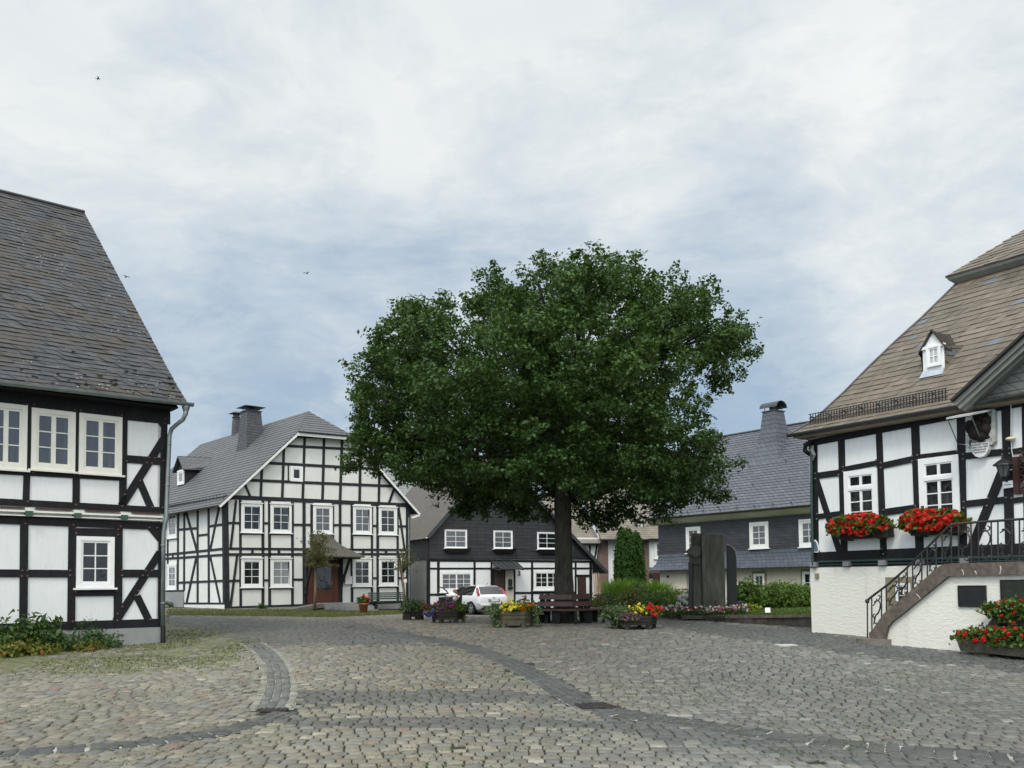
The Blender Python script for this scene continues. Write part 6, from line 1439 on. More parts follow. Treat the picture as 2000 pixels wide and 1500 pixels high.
def sh(px, d, w, ytop, ry, mat, size, nc, per, label, cat='shrub', name='garden_shrub', spread=.13, asp=.55, lo=.55, top=True):
    b = lb_(px, d); h = at(px, ytop, d).z-b.z; return bush(name, label, cat, b, w*d/FPX/2, ry, h, mat, size, nc, per, spread, asp, None, False, top, lo)
def tuft(name, label, cat, b, n, h, spread, mat, w=.02, lean=.35, group=None):
    r = thing(name, label, cat, b, group); a = RNG.uniform(0, 2*np.pi, n); ro = spread*np.sqrt(RNG.uniform(0, 1, n))*.5
    o = np.stack([b.x+ro*np.cos(a), b.y+ro*np.sin(a), np.full(n, b.z)], 1); ln = h*RNG.uniform(.6, 1.1, n); le = lean*RNG.uniform(.2, 1.2, n)*h
    tip = o+np.stack([np.cos(a)*le, np.sin(a)*le, ln], 1); mid = o+np.stack([np.cos(a)*le*.35, np.sin(a)*le*.35, ln*.62], 1)
    s = np.stack([-np.sin(a), np.cos(a), 0*a], 1)*w; q = np.stack([o-s*.6, mid-s, tip, mid+s, o+s*.6], 1)
    col = np.repeat(np.stack([RNG.uniform(0, 1, n)]*3, 1), 5, axis=0)
    mesh_np('blades', q.reshape(-1, 3), np.arange(5*n).reshape(n, 5), M[mat], r, False, col); return r
tuft('ornamental_grass', 'bright green ornamental grass fountain at the foot of the left conifer', 'grass clump', lb_(1213, 39.6), 800, at(1213, 1131, 39.6).z-lb_(1213, 39.6).z, 1.1, 'leaf_bright', .026, .42)
tuft('ornamental_grass', 'bright green ornamental grass clump right of the conifers by the far doorway', 'grass clump', lb_(1284, 40.4), 600, at(1284, 1134, 40.4).z-lb_(1284, 40.4).z, .9, 'leaf_bright', .026, .4)
sh(1250, 39.0, 50, 1137, .6, 'leaf_fern', .16, 90, 14, 'mid green leafy shrub below the middle conifer', spread=.14)
sh(1237, 36.5, 74, 1152, .8, 'leaf_bronze', .085, 190, 18, 'low bronze green mounded shrub in front of the conifers')
sh(1178, 37, 46, 1155, .6, 'leaf_shrub', .11, 120, 14, 'dark green shrub right behind the tree bench')
sh(1165, 34.5, 30, 1169, .4, 'leaf_bronze', .08, 60, 14, 'small rounded olive shrub at the left end of the lawn')
sh(1302, 37.5, 58, 1148, .7, 'leaf_hedge', .11, 150, 15, 'green shrub between the conifers and the monument')
sh(1332, 38.5, 40, 1150, .6, 'leaf_bronze', .09, 110, 15, 'yellowish shrub right behind the white hydrangea')
sh(1278, 35, 56, 1163, .6, 'leaf_shrub', .10, 110, 15, 'dark low shrub behind the pink and white flower bed')
h1, c1, d1 = sh(1333, 32.8, 24, 1160, .32, 'leaf_fern', .13, 40, 12, 'white hydrangea bush with round flower heads beside the monument', 'hydrangea', 'hydrangea')
hc = np.array([tuple(at(x, y, 32.4)) for x, y in ((1335, 1164), (1334, 1173), (1324, 1181), (1341, 1166), (1328, 1168), (1339, 1178))]); blossoms('blossoms', hc, .11, 'petal_white', h1, 26, .5)
sh(1462, 33.5, 58, 1138, .8, 'leaf_hedge', .17, 190, 15, 'large-leaved rhododendron bush just right of the dark slab', 'shrub', 'rhododendron', .15, .42)
sh(1535, 34, 122, 1140, 1.0, 'leaf_hedge', .105, 620, 16, 'wide dense clipped hedge between the dark slab and the town hall', 'hedge', 'clipped_hedge', .12, .5, .75)
sh(1605, 34.5, 60, 1142, .9, 'leaf_hedge', .10, 130, 15, 'hedge bush half hidden behind the town hall corner', 'hedge', 'clipped_hedge', .12, .5)
# bedding flowers in front of the monument
fb_ = thing('flower_bed', 'strip of white and crimson bedding flowers along the lawn kerb', 'flower bed', lawn_at(1380, 31)); tag(fb_, kind='stuff')
pts = []
for i in range(430):
    x = random.uniform(1292, 1462); dd_ = random.uniform(29.6, 32.0)-(x-1292)*.012; q = lawn_at(x, dd_); pts.append((q.x, q.y, q.z+random.uniform(.10, .26)))
pts = np.array(pts); blossoms('blossoms', pts, RNG.uniform(.03, .055, len(pts)), 'petal_bed', fb_, 7, .8)
p, nn, tone = clumps(pts-[0, 0, .1], 8, .09); leaves_obj('leaves', p, nn, tone, .09, 'leaf_shrub', fb_)
yb = lawn_at(1468, 28.9); r, cc, d = bush('marigold', 'small yellow flowering plant at the right end of the flower bed', 'flower', yb, .35, .25, .3, 'leaf_bright', .08, 26, 10, .06); blossoms('blossoms', cc[:18]+[0, 0, .03], .04, 'petal_yellow', r, 8)
yb = lawn_at(1444, 30.2); r, cc, d = bush('lavender', 'violet flowering tuft at the foot of the dark slab', 'flower', yb, .22, .2, .36, 'leaf_silver', .07, 22, 10, .05); blossoms('blossoms', cc[:14]+[0, 0, .06], .04, 'petal_violet', r, 8)
# grass blades on the lawn and along the verge
def blades(name, pts, h, mat, label=None):
    n = len(pts); a = RNG.uniform(0, 6.28, n); hh = h*RNG.uniform(.5, 1.2, n); s = np.stack([np.cos(a), np.sin(a), 0*a], 1)*.012; l = np.stack([RNG.normal(0, .4, n)*hh, RNG.normal(0, .4, n)*hh, hh], 1)
    q = np.stack([pts-s, pts+s, pts+l], 1); col = np.repeat(np.stack([RNG.uniform(0, 1, n)]*3, 1), 3, axis=0)
    return tag(mesh_np(name, q.reshape(-1, 3), np.arange(3*n).reshape(n, 3), M[mat], None, False, col), label, 'grass' if label else None, None, 'stuff')
gp = []
for i in range(9000):
    k = random.randrange(len(lawn_front)-1); f_ = random.random(); t_ = random.random()**1.4*.6; q = lawn_front[k].lerp(lawn_front[k+1], f_).lerp(lb[k].lerp(lb[k+1], f_), t_); gp.append(tuple(q))
blades('lawn_grass', np.array(gp), .07, 'grass_blade', 'short mown green grass on the raised lawn')
vp_ = np.column_stack([RNG.uniform(-17, -4, 26000), RNG.uniform(30, 54, 26000)]); v3 = np.column_stack([vp_, zg_np(vp_)]); kk = inpoly(proj_np(v3), VERGE); blades('verge_grass', v3[kk], .08, 'grass_dry', 'thin dry grass strip at the foot of the big timber-frame house')
mp = np.column_stack([RNG.uniform(-14, -3.4, 30000), RNG.uniform(16, 27, 30000)]); m3 = np.column_stack([mp, zg_np(mp)]); kk = inpoly(proj_np(m3)+RNG.normal(0, 22, (30000, 2))*[1, .4], MOSS) & (vnoise(mp, 1.5, 9) > .42) & (RNG.random(30000) < .8); blades('joint_grass', m3[kk]+[0, 0, .012], .045, 'grass_dry', 'short yellow green grass and moss growing between the cobbles at the left')
jp = np.column_stack([RNG.uniform(-7, 8, 16000), RNG.uniform(8.5, 17, 16000)]); j3 = np.column_stack([jp, zg_np(jp)]); kk = (vnoise(jp, 1.2, 19) > .52) & (RNG.random(16000) < .6); blades('joint_weeds', j3[kk]+[0, 0, .012], .03, 'grass_blade', 'tiny weeds between the cobbles across the middle foreground')
# ---- plants at the near left house
pA = lambda px, n, y=1262: (lambda q: V((q.x, q.y, zg(q.x, q.y))))(A.px(px, y, n))
def lowplant(name, label, cat, px, n, w, h, mat, size, nc, per, spread=.07, asp=.6, lobed=False): return bush(name, label, cat, pA(px, n), w, .38, h, mat, size, nc, per, spread, asp, None, lobed, True, .4)
r, cc, d = lowplant('peony', 'tall peony bush with long drooping dark green leaves against the timber house', 'shrub', 78, .55, .52, .92, 'leaf_shrub', .19, 60, 9, .12, .36)
lowplant('peony', 'left peony bush cut by the photo edge beside the house', 'shrub', 8, .6, .5, .82, 'leaf_shrub', .18, 46, 9, .12, .38)
lowplant('cranesbill', 'yellow green low plant with orange autumn leaves in front of the tall peony', 'plant', 62, 1.0, .55, .36, 'leaf_yellow', .10, 70, 9, .07, .8, True)
lowplant('cranesbill', 'yellow green low plant with red leaves at the left photo edge', 'plant', 8, 1.05, .45, .40, 'leaf_yellow', .10, 60, 9, .07, .8, True)
lowplant('columbine', 'feathery green plant with thin stems under the white ground floor window', 'plant', 176, .45, .36, .68, 'leaf_fern', .085, 60, 9, .07, .7, True)
lowplant('ground_ivy', 'dark green low foliage between the peony and the feathery plant', 'plant', 128, .6, .42, .32, 'leaf_fern', .09, 60, 9, .07, .7, True)
lowplant('cranesbill', 'yellow green low leaves at the right end of the planted strip', 'plant', 170, .85, .40, .22, 'leaf_yellow', .08, 50, 9, .06, .8, True)
lowplant('ground_ivy', 'small green tuft at the end of the strip near the grey plinth', 'plant', 212, .55, .26, .34, 'leaf_fern', .085, 40, 9, .06, .7, True)
for x, lb2 in ((325, 'small weed at the grey plinth behind the downpipe'), (505, 'small weed at the foot of the timber gable left of the ramp')): q = S.px(x+8, 1186, .2) if x < 400 else B.px(512, 1190, .3); bush('weed', lb2, 'weed', V((q.x, q.y, zg(q.x, q.y))), .25, .2, .28, 'leaf_fern', .11, 14, 8, .06)
# ================================================================== saplings in front of the porch house
def sapling(px0, y0, px1, y1, x0, x1, ytop, ybot, label, ntw, nl, up=.5):
    b = hit(px0, y0); d = b.y; f = at(px1, y1, d); r = thing('pollard_sapling', label, 'tree', b)
    mb = MB(); mb.tube([b-V((0, 0, .05)), b.lerp(f, .5)+V((.02, 0, 0)), f], [.085, .065, .06], 8); mb.build('trunk', M['sapling_bark'], r, True)
    mb = MB(); tips = []
    for i in range(ntw):
        x = random.gauss((x0+x1)/2, (x1-x0)/5.0); y = ybot+(ytop-ybot)*random.random()**1.6; e = at(x, y, d+random.uniform(-1, 1)); m_ = f.lerp(e, .5)+V((0, 0, random.uniform(.0, .25)))
        mb.tube([f-V((0, 0, random.uniform(0, .1))), m_, e], [.022, .011, .004], 3); tips += [m_.lerp(e, random.uniform(.0, 1.1)) for _ in range(5)]
    mb.build('twigs', M['sapling_bark'], r)
    t_ = np.array([tuple(q) for q in tips]); p, nn, tone = clumps(t_[RNG.integers(0, len(t_), nl)], 3, .07, .4); leaves_obj('leaves', p, nn, tone, .10, 'leaf_olive', r, .5)
sapling(614, 1194, 617, 1106, 580, 664, 1036, 1106, 'young pollarded tree with brushy olive crown in front of the porch', 120, 1300)
sapling(790, 1192, 786, 1117, 757, 822, 1066, 1112, 'thin young tree with sparse crown and small red-framed sign by the house corner', 45, 260)
q = hit(790, 1192); sq = at(791.5, 1134, q.y-.12); mb = MB(); mb.box(sq-V((0, 0, .11)), .2, .02, .22); sg = mb.build('small_sign', M['frame_white']); tag(sg, 'tiny white and red notice tied to the thin young tree', 'sign')
M['sign_red'] = plain('sign_red', (.5, .08, .05), .5); Xf = Fac(sq+V((0, -.012, 0)), (1, 0, 0)); mb = MB(); rframe(mb, Xf, -.1, .1, sq.z-.11, sq.z+.11, .02, -.004, .004); mb.build('border', M['sign_red'], sg)
# ================================================================== window boxes and trough of geraniums at the town hall
def geranium(name, label, cen, ext, U, nl, nf, root=None, hang=0, mat='petal_red', lsz=.10, fr=(.045, .075), dens=None):
    """cen: box top centre; ext (half length, half depth, height)"""
    cen = V(cen); r = thing(name, label, 'geraniums', cen); U = np.array(V(U).normalized()); N_ = np.cross(U, [0, 0, 1.0])
    def sc(n, k=1):
        a = RNG.uniform(-1, 1, n); th = RNG.uniform(0, np.pi, n); rr = np.sqrt(RNG.uniform(.35, 1, n))*k
        bulge = np.sqrt(np.clip(1.08-a*a, 0.05, 1))
        out = np.cos(th*.72-.35)*rr*ext[1]*bulge; up_ = np.sin(th*1.35-.75)*rr*ext[2]*bulge
        return np.array(cen)+U*(a*ext[0])[:, None]+N_*(out+ext[1]*.1)[:, None]+np.array([0, 0, 1.0])*(up_)[:, None], a
    c, a = sc(nl); p, nn, tone = clumps(c, 6, .06, .5); leaves_obj('leaves', p, nn, tone, lsz, 'leaf_geranium', r, .95)
    f, a = sc(nf*3, 1.12)
    if dens is not None: f = f[RNG.random(len(f)) < np.interp(a, [-1, -.2, .3, 1], dens)][:nf]
    else: f = f[:nf]
    blossoms('blossoms', f, RNG.uniform(fr[0], fr[1], len(f)), mat, r, 14, .62); return r
for (x0, x1, y0, y1, lb2) in ((1622, 1729, 1003, 1046, 'overflowing red geraniums in the window box nearest the town hall corner'), (1764, 1872, 992, 1037, 'overflowing red geraniums in the window box right above the stair rail')):
    n_ = .35; ua = Ff.uz(x0+8, y1-4, n_)[0]; ub = Ff.uz(x1, y0, n_)[0]; zt_ = Ff.uz((x0+x1)/2, y1-12, n_)[1]
    bx = thing('window_box', ('dark wooden window box under the left town hall window' if x0 < 1700 else 'dark wooden window box under the right town hall window'), 'window box', Ff.pt((ua+ub)/2, zt_-.22, .25)); mb = MB(); mb.fbox(Ff, ua+.08, ub+.02, zt_-.22, zt_, .06, .36); mb.build('box', M['tub_wood'], bx)
    
    for u_ in (ua+.3, ub-.2): mb = MB(); mb.bar(Ff.pt(u_, zt_-.24, .03), Ff.pt(u_, zt_-.24, .36), .03, .03); mb.build('bracket', M['black_iron'], bx)
    geranium('geranium', lb2, Ff.pt((ua+ub)/2-.04, zt_+.06, .24), ((ub-ua)/2+.10, .32, .25), Ff.U, 300, 235, dens=(1.0, 1.0, .75, .55), fr=(.05, .085))
# hanging box above the cellar arch
u0, z0 = Fs.uz(1946, 1200); zt_ = Fs.uz(1975, 1202, .2)[1]
hb = thing('window_box', 'dark box fixed over the cellar arch under the large plaque', 'window box', Fs.pt(u0+.9, zt_-.18, .15)); mb = MB(); mb.fbox(Fs, u0+.05, u0+1.9, zt_-.16, zt_, .03, .28); mb.build('box', M['tub_wood'], hb)
geranium('geranium', 'sparse orange red geraniums with much green hanging over the cellar arch', Fs.pt(u0+.9, zt_+.05, .18), (1.0, .24, .26), Ff.U, 240, 60, fr=(.022, .04), lsz=.075)
# stone trough
t0 = hit(1876, 1280); Tr = Fac(V((t0.x, t0.y, 0)), Ff.U); nT = 0
tz = zg(t0.x, t0.y); trn = thing('stone_trough', 'long weathered stone trough on blocks in front of the stair wall', 'trough', V((t0.x, t0.y, tz)))
Lt = 2.6; zb_ = lambda u: zg(*(Tr.pt(u, 0).xy)); zt2 = tz+.34
mb = MB(); o1 = [Tr.pt(0, tz+.09, .0), Tr.pt(Lt, zb_(Lt)+.10, .0), Tr.pt(Lt, zb_(Lt)+.10, -.5), Tr.pt(0, tz+.09, -.5)]; o2 = [Tr.pt(-.05, zt2, .06), Tr.pt(Lt+.05, zt2-.04, .06), Tr.pt(Lt+.05, zt2-.04, -.55), Tr.pt(-.05, zt2, -.55)]
mb.hexa(o1, o2); mb.build('basin', M['trough_stone'], trn)
for u_ in (.25, Lt-.4): mb = MB(); mb.hexa([Tr.pt(u_, -.2, -.05), Tr.pt(u_+.3, -.2, -.05), Tr.pt(u_+.3, -.2, -.45), Tr.pt(u_, -.2, -.45)], [Tr.pt(u_, tz+.1, -.05), Tr.pt(u_+.3, tz+.1, -.05), Tr.pt(u_+.3, tz+.1, -.45), Tr.pt(u_, tz+.1, -.45)]); mb.build('support_block', M['trough_stone'], trn)
geranium('geranium', 'bright red geraniums with green leaves filling the stone trough', Tr.pt(Lt*.5-.03, zt2+.02, -.18), (Lt*.5+.08, .30, .22), Ff.U, 430, 170, fr=(.03, .055), lsz=.075)
# ================================================================== wooden flower tubs
def tub(label, px, py, wpx, htop, mat, sides=6, rot=.3, planks=3, feet=6, cat='flower tub'):
    b = hit(px, py); s = b.y/FPX; R_ = wpx*s/2; H = htop*s; r = thing('flower_tub', label, cat, b)
    ang = [rot+2*math.pi*k/sides for k in range(sides)]; mb = MB(); z0 = .12
    for i in range(planks):
        za, zb2 = b.z+z0+(H-z0)*i/planks, b.z+z0+(H-z0)*(i+1)/planks-.012; k0 = .90+.10*i/planks; k1 = .90+.10*(i+1)/planks
        ring = lambda k, z: [V((b.x+R_*k*math.cos(a), b.y+R_*k*math.sin(a), z)) for a in ang]
        mb.loft([ring(k0, za), ring(k1, zb2)])
    mb.build('plank_wall', M[mat], r)
    mb = MB(); mb.lathe(b+V((0, 0, H-.06)), [(R_*.9, 0), (R_*.9, .03)], sides); mb.build('soil', M['soil'], r)
    for a in ang[:feet]: mb = MB(); q = b+V((R_*.80*math.cos(a), R_*.80*math.sin(a), -.02)); mb.box(q, .10, .10, H*.6, a); mb.build('foot', M[mat], r)
    return b, R_, H
def inplant(name, label, cat, b, R_, H, ox, w, h, mat, lsz, nc, per, pets=(), oy=0.0, lift=0, spread=.07, asp=.6, droop=0):
    h *= .74; c = b+V((ox, oy, H-.05+lift)); r, cc, d = bush(name, label, cat, c, w, min(w, .45), h, mat, lsz, nc, per, spread, asp, None, False, True, .55)
    for (pm, n, fr, up_) in pets:
        k = RNG.permutation(nc)[:n] if n <= nc else RNG.integers(0, nc, n); f = cc[k]+RNG.normal(size=(n, 3))*.05+np.array([0, -.05, up_]); f = f[f[:, 2] > c.z-.06]; blossoms('blossoms', f, RNG.uniform(fr*.8, fr*1.2, len(f)), pm, r, 9, .75)
    if droop:
        k = RNG.integers(0, nc, droop); dd2 = cc[k].copy(); L_ = []
        for q in dd2:
            for j in range(7): L_.append(q+np.array([RNG.normal(0, .03), -.08, -.07*j]))
        p, nn, tone = clumps(np.array(L_), 2, .025); tag(leaves_obj('trailing_stems', p, nn, tone, lsz, mat, r, asp), kind='stuff')
    return r
b, R_, H = tub('small dark wooden tub holding a round green bush, leftmost tub', 807, 1211.5, 44, 20, 'tub_wood', 6, .2)
inplant('box_bush', 'round olive green bush in the leftmost wooden tub', 'bush', b, R_, H, -.02, .42, .52, 'leaf_silver', .085, 130, 14, spread=.06); inplant('begonia', 'few dark red flowers at the right side of the leftmost tub', 'flowers', b, R_, H, .33, .12, .32, 'leaf_geranium', .07, 20, 8, (('petal_crimson', 12, .045, .02),), -.12)
b, R_, H = tub('dark wooden tub with magenta petunias standing in front of the white car', 876, 1217, 70, 27, 'tub_wood', 6, .05)
inplant('petunia', 'magenta petunias spilling over the tub in front of the white car', 'flowers', b, R_, H, -.18, .36, .38, 'leaf_geranium', .085, 70, 10, (('petal_magenta', 40, .05, .02),), -.1)
inplant('petunia', 'violet petunias hanging at the left rim of the second tub', 'flowers', b, R_, H, -.52, .15, .2, 'leaf_shrub', .07, 24, 8, (('petal_violet', 24, .055, -.02),), -.1, -.12)
inplant('lobelia', 'green trailing plant with few pink flowers at the right of the second tub', 'flowers', b, R_, H, .34, .28, .32, 'leaf_geranium', .085, 60, 12, (('petal_magenta', 7, .05, .0),), -.1, 0, .07, .6, 10)
b, R_, H = tub('weathered pale wooden tub with yellow and orange flowers left of the tree bench', 1003, 1225.5, 88, 33, 'tub_wood_light', 6, 0.0)
inplant('marigold', 'bright yellow flowers in the middle of the pale wooden tub', 'flowers', b, R_, H, -.02, .26, .34, 'leaf_geranium', .075, 60, 9, (('petal_yellow', 58, .05, .02),), -.34)
inplant('marigold', 'orange red flowers right of the yellow ones in the pale wooden tub', 'flowers', b, R_, H, .36, .22, .34, 'leaf_geranium', .075, 40, 9, (('petal_orange', 26, .05, .02),), -.28)
inplant('geranium', 'dark crimson geraniums at the back of the pale wooden tub', 'flowers', b, R_, H, .22, .36, .56, 'leaf_geranium', .085, 40, 9, (('petal_crimson', 14, .055, .05),), .2)
inplant('trailing_ivy', 'pale green trailing foliage over the left rim of the pale wooden tub', 'plant', b, R_, H, -.48, .28, .38, 'leaf_silver', .085, 90, 12, (), -.12, -.06, .07, .6, 16)
inplant('trailing_ivy', 'pale green trailing foliage over the right rim of the pale wooden tub', 'plant', b, R_, H, .56, .18, .34, 'leaf_silver', .08, 60, 12, (), -.12, -.06, .06, .6, 12)
b, R_, H = tub('long dark wooden tub with mixed flowers right of the tree bench', 1238, 1228.5, 100, 27, 'tub_wood', 6, .1)
inplant('dusty_miller', 'grey green leafy mound at the left of the tub right of the tree bench', 'plant', b, R_, H, -.46, .36, .56, 'leaf_silver', .085, 130, 12, (), -.08, -.08, .08, .6, 14)
inplant('verbena', 'plum purple flowers low in the middle of the right tub', 'flowers', b, R_, H, -.14, .26, .26, 'leaf_silver', .06, 50, 9, (('petal_plum', 60, .035, .0),), -.42, -.08)
inplant('petunia', 'yellow petunias at the top middle of the tub right of the bench', 'flowers', b, R_, H, .12, .24, .42, 'leaf_geranium', .07, 50, 9, (('petal_yellow', 46, .042, .02),), -.2)
inplant('geranium', 'scarlet geraniums at the right end of the tub right of the bench', 'flowers', b, R_, H, .52, .20, .46, 'leaf_geranium', .08, 46, 9, (('petal_red', 26, .055, .03),), -.15)
# ================================================================== hexagonal bench round the oak
bn = thing('tree_bench', 'reddish brown hexagonal wooden bench built around the oak trunk', 'bench', tb)
RB, RS0, RS1 = .98, .78, 1.28; zq = lambda a, r: zg(tb.x+r*math.cos(a), tb.y+r*math.sin(a)); a0 = math.radians(-78)
hexp = lambda r, z, k: V((tb.x+r*math.cos(a0+k*math.pi/3), tb.y+r*math.sin(a0+k*math.pi/3), tb.z+z))
for k in range(6):
    mb = MB()
    for (ra_, rb_) in ((RS0, RS0+.22), (RS0+.25, RS1)): mb.hexa([hexp(ra_, .40, k), hexp(rb_, .40, k), hexp(rb_, .40, k+1), hexp(ra_, .40, k+1)], [hexp(ra_, .455, k), hexp(rb_, .455, k), hexp(rb_, .455, k+1), hexp(ra_, .455, k+1)])
    mb.build('seat', M['brown_wood'], bn)
    mb = MB()
    for z0_, z1_, r_ in ((.53, .67, .84), (.74, .88, .78)): mb.hexa([hexp(r_, z0_, k), hexp(r_+.05, z0_, k), hexp(r_+.05, z0_, k+1), hexp(r_, z0_, k+1)], [hexp(r_-.03, z1_, k), hexp(r_+.02, z1_, k), hexp(r_+.02, z1_, k+1), hexp(r_-.03, z1_, k+1)])
    mb.build('backrest', M['brown_wood'], bn)
    mb = MB(); mb.bar(hexp(RS1-.06, -.08, k), hexp(RS1-.06, .40, k), .08, .08); mb.bar(hexp(.82, -.08, k), hexp(.72, .9, k), .09, .09); mb.bar(hexp(.72, .37, k), hexp(RS1, .37, k), .07, .07); mb.build('leg', M['timber'], bn)
    mb = MB(); kk = k+.5; mb.bar(hexp(RS1*.82-.06, -.08, kk), hexp(RS1*.82-.06, .40, kk), .26, .07, 0, (math.cos(a0+kk*math.pi/3), math.sin(a0+kk*math.pi/3), 0)); mb.bar(hexp(.70, -.08, kk), hexp(.64, .86, kk), .08, .08); mb.build('leg', M['timber'], bn)
# ================================================================== green bench and pot at the porch house
gb = B.px(759, 1196, .9); gz_ = zg(gb.x, gb.y); ga = math.atan2(B.U.y, B.U.x); Gb = Fac(V((gb.x, gb.y, 0)), B.U)
gr = thing('park_bench', 'dark green slatted park bench against the grey plinth of the timber house', 'bench', V((gb.x, gb.y, gz_)))
hw = abs(B.uz(794, 1180, .9)[0]-B.uz(724, 1180, .9)[0])/2
mb = MB()
for i in range(4): mb.fbox(Gb, -hw, hw, gz_+.43, gz_+.465, -.15+i*.12, -.06+i*.12)
mb.build('seat', M['bench_green'], gr); mb = MB()
for i in range(4): mb.fbox(Gb, -hw, hw, gz_+.54+i*.1, gz_+.61+i*.1, -.24-i*.025, -.21-i*.025)
mb.build('backrest', M['bench_green'], gr)
for s_ in (-1, 1): mb = MB(); u_ = s_*hw*.78; mb.fbox(Gb, u_-.05, u_+.05, gz_-.1, gz_+.43, -.1, .0); mb.fbox(Gb, u_-.05, u_+.05, gz_-.1, gz_+.43, .18, .28); mb.bar(Gb.pt(u_, gz_+.3, -.16), Gb.pt(u_, gz_+.92, -.32), .07, .05); mb.fbox(Gb, u_-.04, u_+.04, gz_+.33, gz_+.43, -.1, .28); mb.build('leg', M['black_iron'], gr)
fp = hit(710, 1196.5); s_ = fp.y/FPX; pt_ = thing('flower_pot', 'terracotta pot beside the entrance steps', 'flower pot', fp); mb = MB(); k_ = 20*s_/2
mb.lathe(fp, [(k_*.68, 0), (k_*.92, 15*s_), (k_*1.05, 15.2*s_), (k_*1.07, 18.5*s_), (k_*.95, 18.6*s_), (k_*.9, 17*s_)], 18); mb.build('pot', M['terracotta'], pt_, True); mb = MB(); mb.lathe(fp+V((0, 0, 16.6*s_)), [(k_*.9, 0), (k_*.9, .02)], 18); mb.build('soil', M['soil'], pt_)
r, cc, d = bush('geranium', 'red geranium growing in the terracotta pot', 'geraniums', fp+V((0, 0, 17*s_)), .3, .28, .36, 'leaf_geranium', .10, 34, 9, .06, .9); blossoms('blossoms', cc[cc[:, 0] > fp.x-.02][:14]+[.03, -.08, .04], .075, 'petal_red', r, 14, .6)
# ================================================================== monument
mbz = lawn_at(1385, 29.4); Mf = Fac(V((mbz.x, mbz.y, 0)), (.985, -.17)); P = lambda x, y, n=0: Mf.uz(x, y, n); zb_ = mbz.z-.1
mo = thing('stone_monument', 'tall mossy stone monument slab with a carved ledge, on the lawn', 'monument', mbz)
mb = MB(); mb.prism(Mf, [(P(1351, 1192)[0], zb_), (P(1417, 1192)[0], zb_), P(1413.5, 1043), P(1350, 1041)], -.55, -.02)
rg = P(1373, 1042); mb.prism(Mf, [(P(1375, 1192)[0], zb_), (P(1417, 1192)[0], zb_), P(1413.5, 1044), P(1372, 1042.5)], -.05, .16)
mb.prism(Mf, [(P(1372, 1192)[0], zb_), (P(1381, 1192)[0], zb_), P(1378, 1046), P(1369, 1046)], -.02, .22)
mb.prism(Mf, [(P(1353, 1192)[0], zb_), (P(1372, 1192)[0], zb_), P(1370, 1044), P(1354, 1046)], -.05, .06)
o = mb.build('slab', M['monument_stone'], mo); bv = o.modifiers.new('bevel', 'BEVEL'); bv.width = .03; bv.segments = 2
mb = MB(); mb.prism(Mf, [P(1368, 1086), P(1369, 1070), P(1361, 1066), P(1349, 1069), P(1340, 1076), P(1339.5, 1080), P(1347, 1083), P(1357, 1091)][::-1], .0, .20)
mb.prism(Mf, [P(1345, 1100), P(1345.5, 1083), P(1368, 1086), P(1369, 1105)][::1], -.02, .12)
o = mb.build('carved_ledge', M['monument_stone'], mo); bv = o.modifiers.new('bevel', 'BEVEL'); bv.width = .05; bv.segments = 2
mb = MB(); mb.prism(Mf, [(P(1345, 1192)[0], zb_), (P(1352.5, 1192)[0], zb_), P(1352, 1100), P(1344.5, 1098)], -.4, .12); mb.build('side_pillar', M['dark_slab'], mo)
mb = MB(); mb.prism(Mf, [P(1394.5, 1182), P(1398.5, 1182), P(1398.5, 1172), P(1394.5, 1172)], .15, .165); mb.build('niche', M['dark_slab'], mo)
sb = lawn_at(1430, 29.6); Sf = Fac(V((sb.x, sb.y, 0)), (.985, -.17)); Q = lambda x, y: Sf.uz(x, y)
ds = thing('dark_slab_stone', 'narrow black slab with curved pale top edge beside the monument', 'monument', sb)
ol = [(Q(1421, 1191)[0], sb.z-.1), (Q(1440, 1191)[0], sb.z-.1), Q(1438, 1085), Q(1437, 1077), Q(1432, 1070), Q(1426, 1065.5), Q(1419.5, 1063)]
mb = MB(); mb.prism(Sf, ol, -.3, .0); mb.build('slab', M['dark_slab'], ds)
mb = MB(); ed = ol[2:]; [mb.beam(Sf, a_, b_, .035, -.3, .012, ext=.01) for a_, b_ in zip(ed[:-1], ed[1:])]; mb.build('pale_edge', M['joist_grey'], ds)
mb = MB(); pb = lawn_at(1372, 29.0); mb.box(pb-V((0, 0, .09)), 1.3, .4, .1, -.17); tag(mb.build('stone_plinth', M['garden_wall']), 'flat grey stone step at the foot of the monument', 'stone')
ib = lawn_at(1499, 26.9); it = thing('info_panel', 'small tilted white information panel on the lawn behind the low wall', 'sign', ib)
Xi = Fac(ib, (1, 0, 0)); sc_ = ib.y/FPX; mb = MB(); w_ = 10*sc_/2; mb.hexa([ib+V((-w_, -.04, .06)), ib+V((w_, -.04, .06)), ib+V((w_, -.01, .045)), ib+V((-w_, -.01, .045))], [ib+V((-w_+.03, .08, .20)), ib+V((w_+.03, .08, .20)), ib+V((w_+.03, .105, .19)), ib+V((-w_+.03, .105, .19))]); mb.build('panel', M['frame_white'], it)
mb = MB(); mb.tube([ib-V((0, 0, .1)), ib+V((0, .05, .12))], .02, 6); mb.bar(ib+V((w_+.012, -.03, .05)), ib+V((w_+.045, .09, .2)), .02, .03); mb.build('post', M['black_iron'], it)
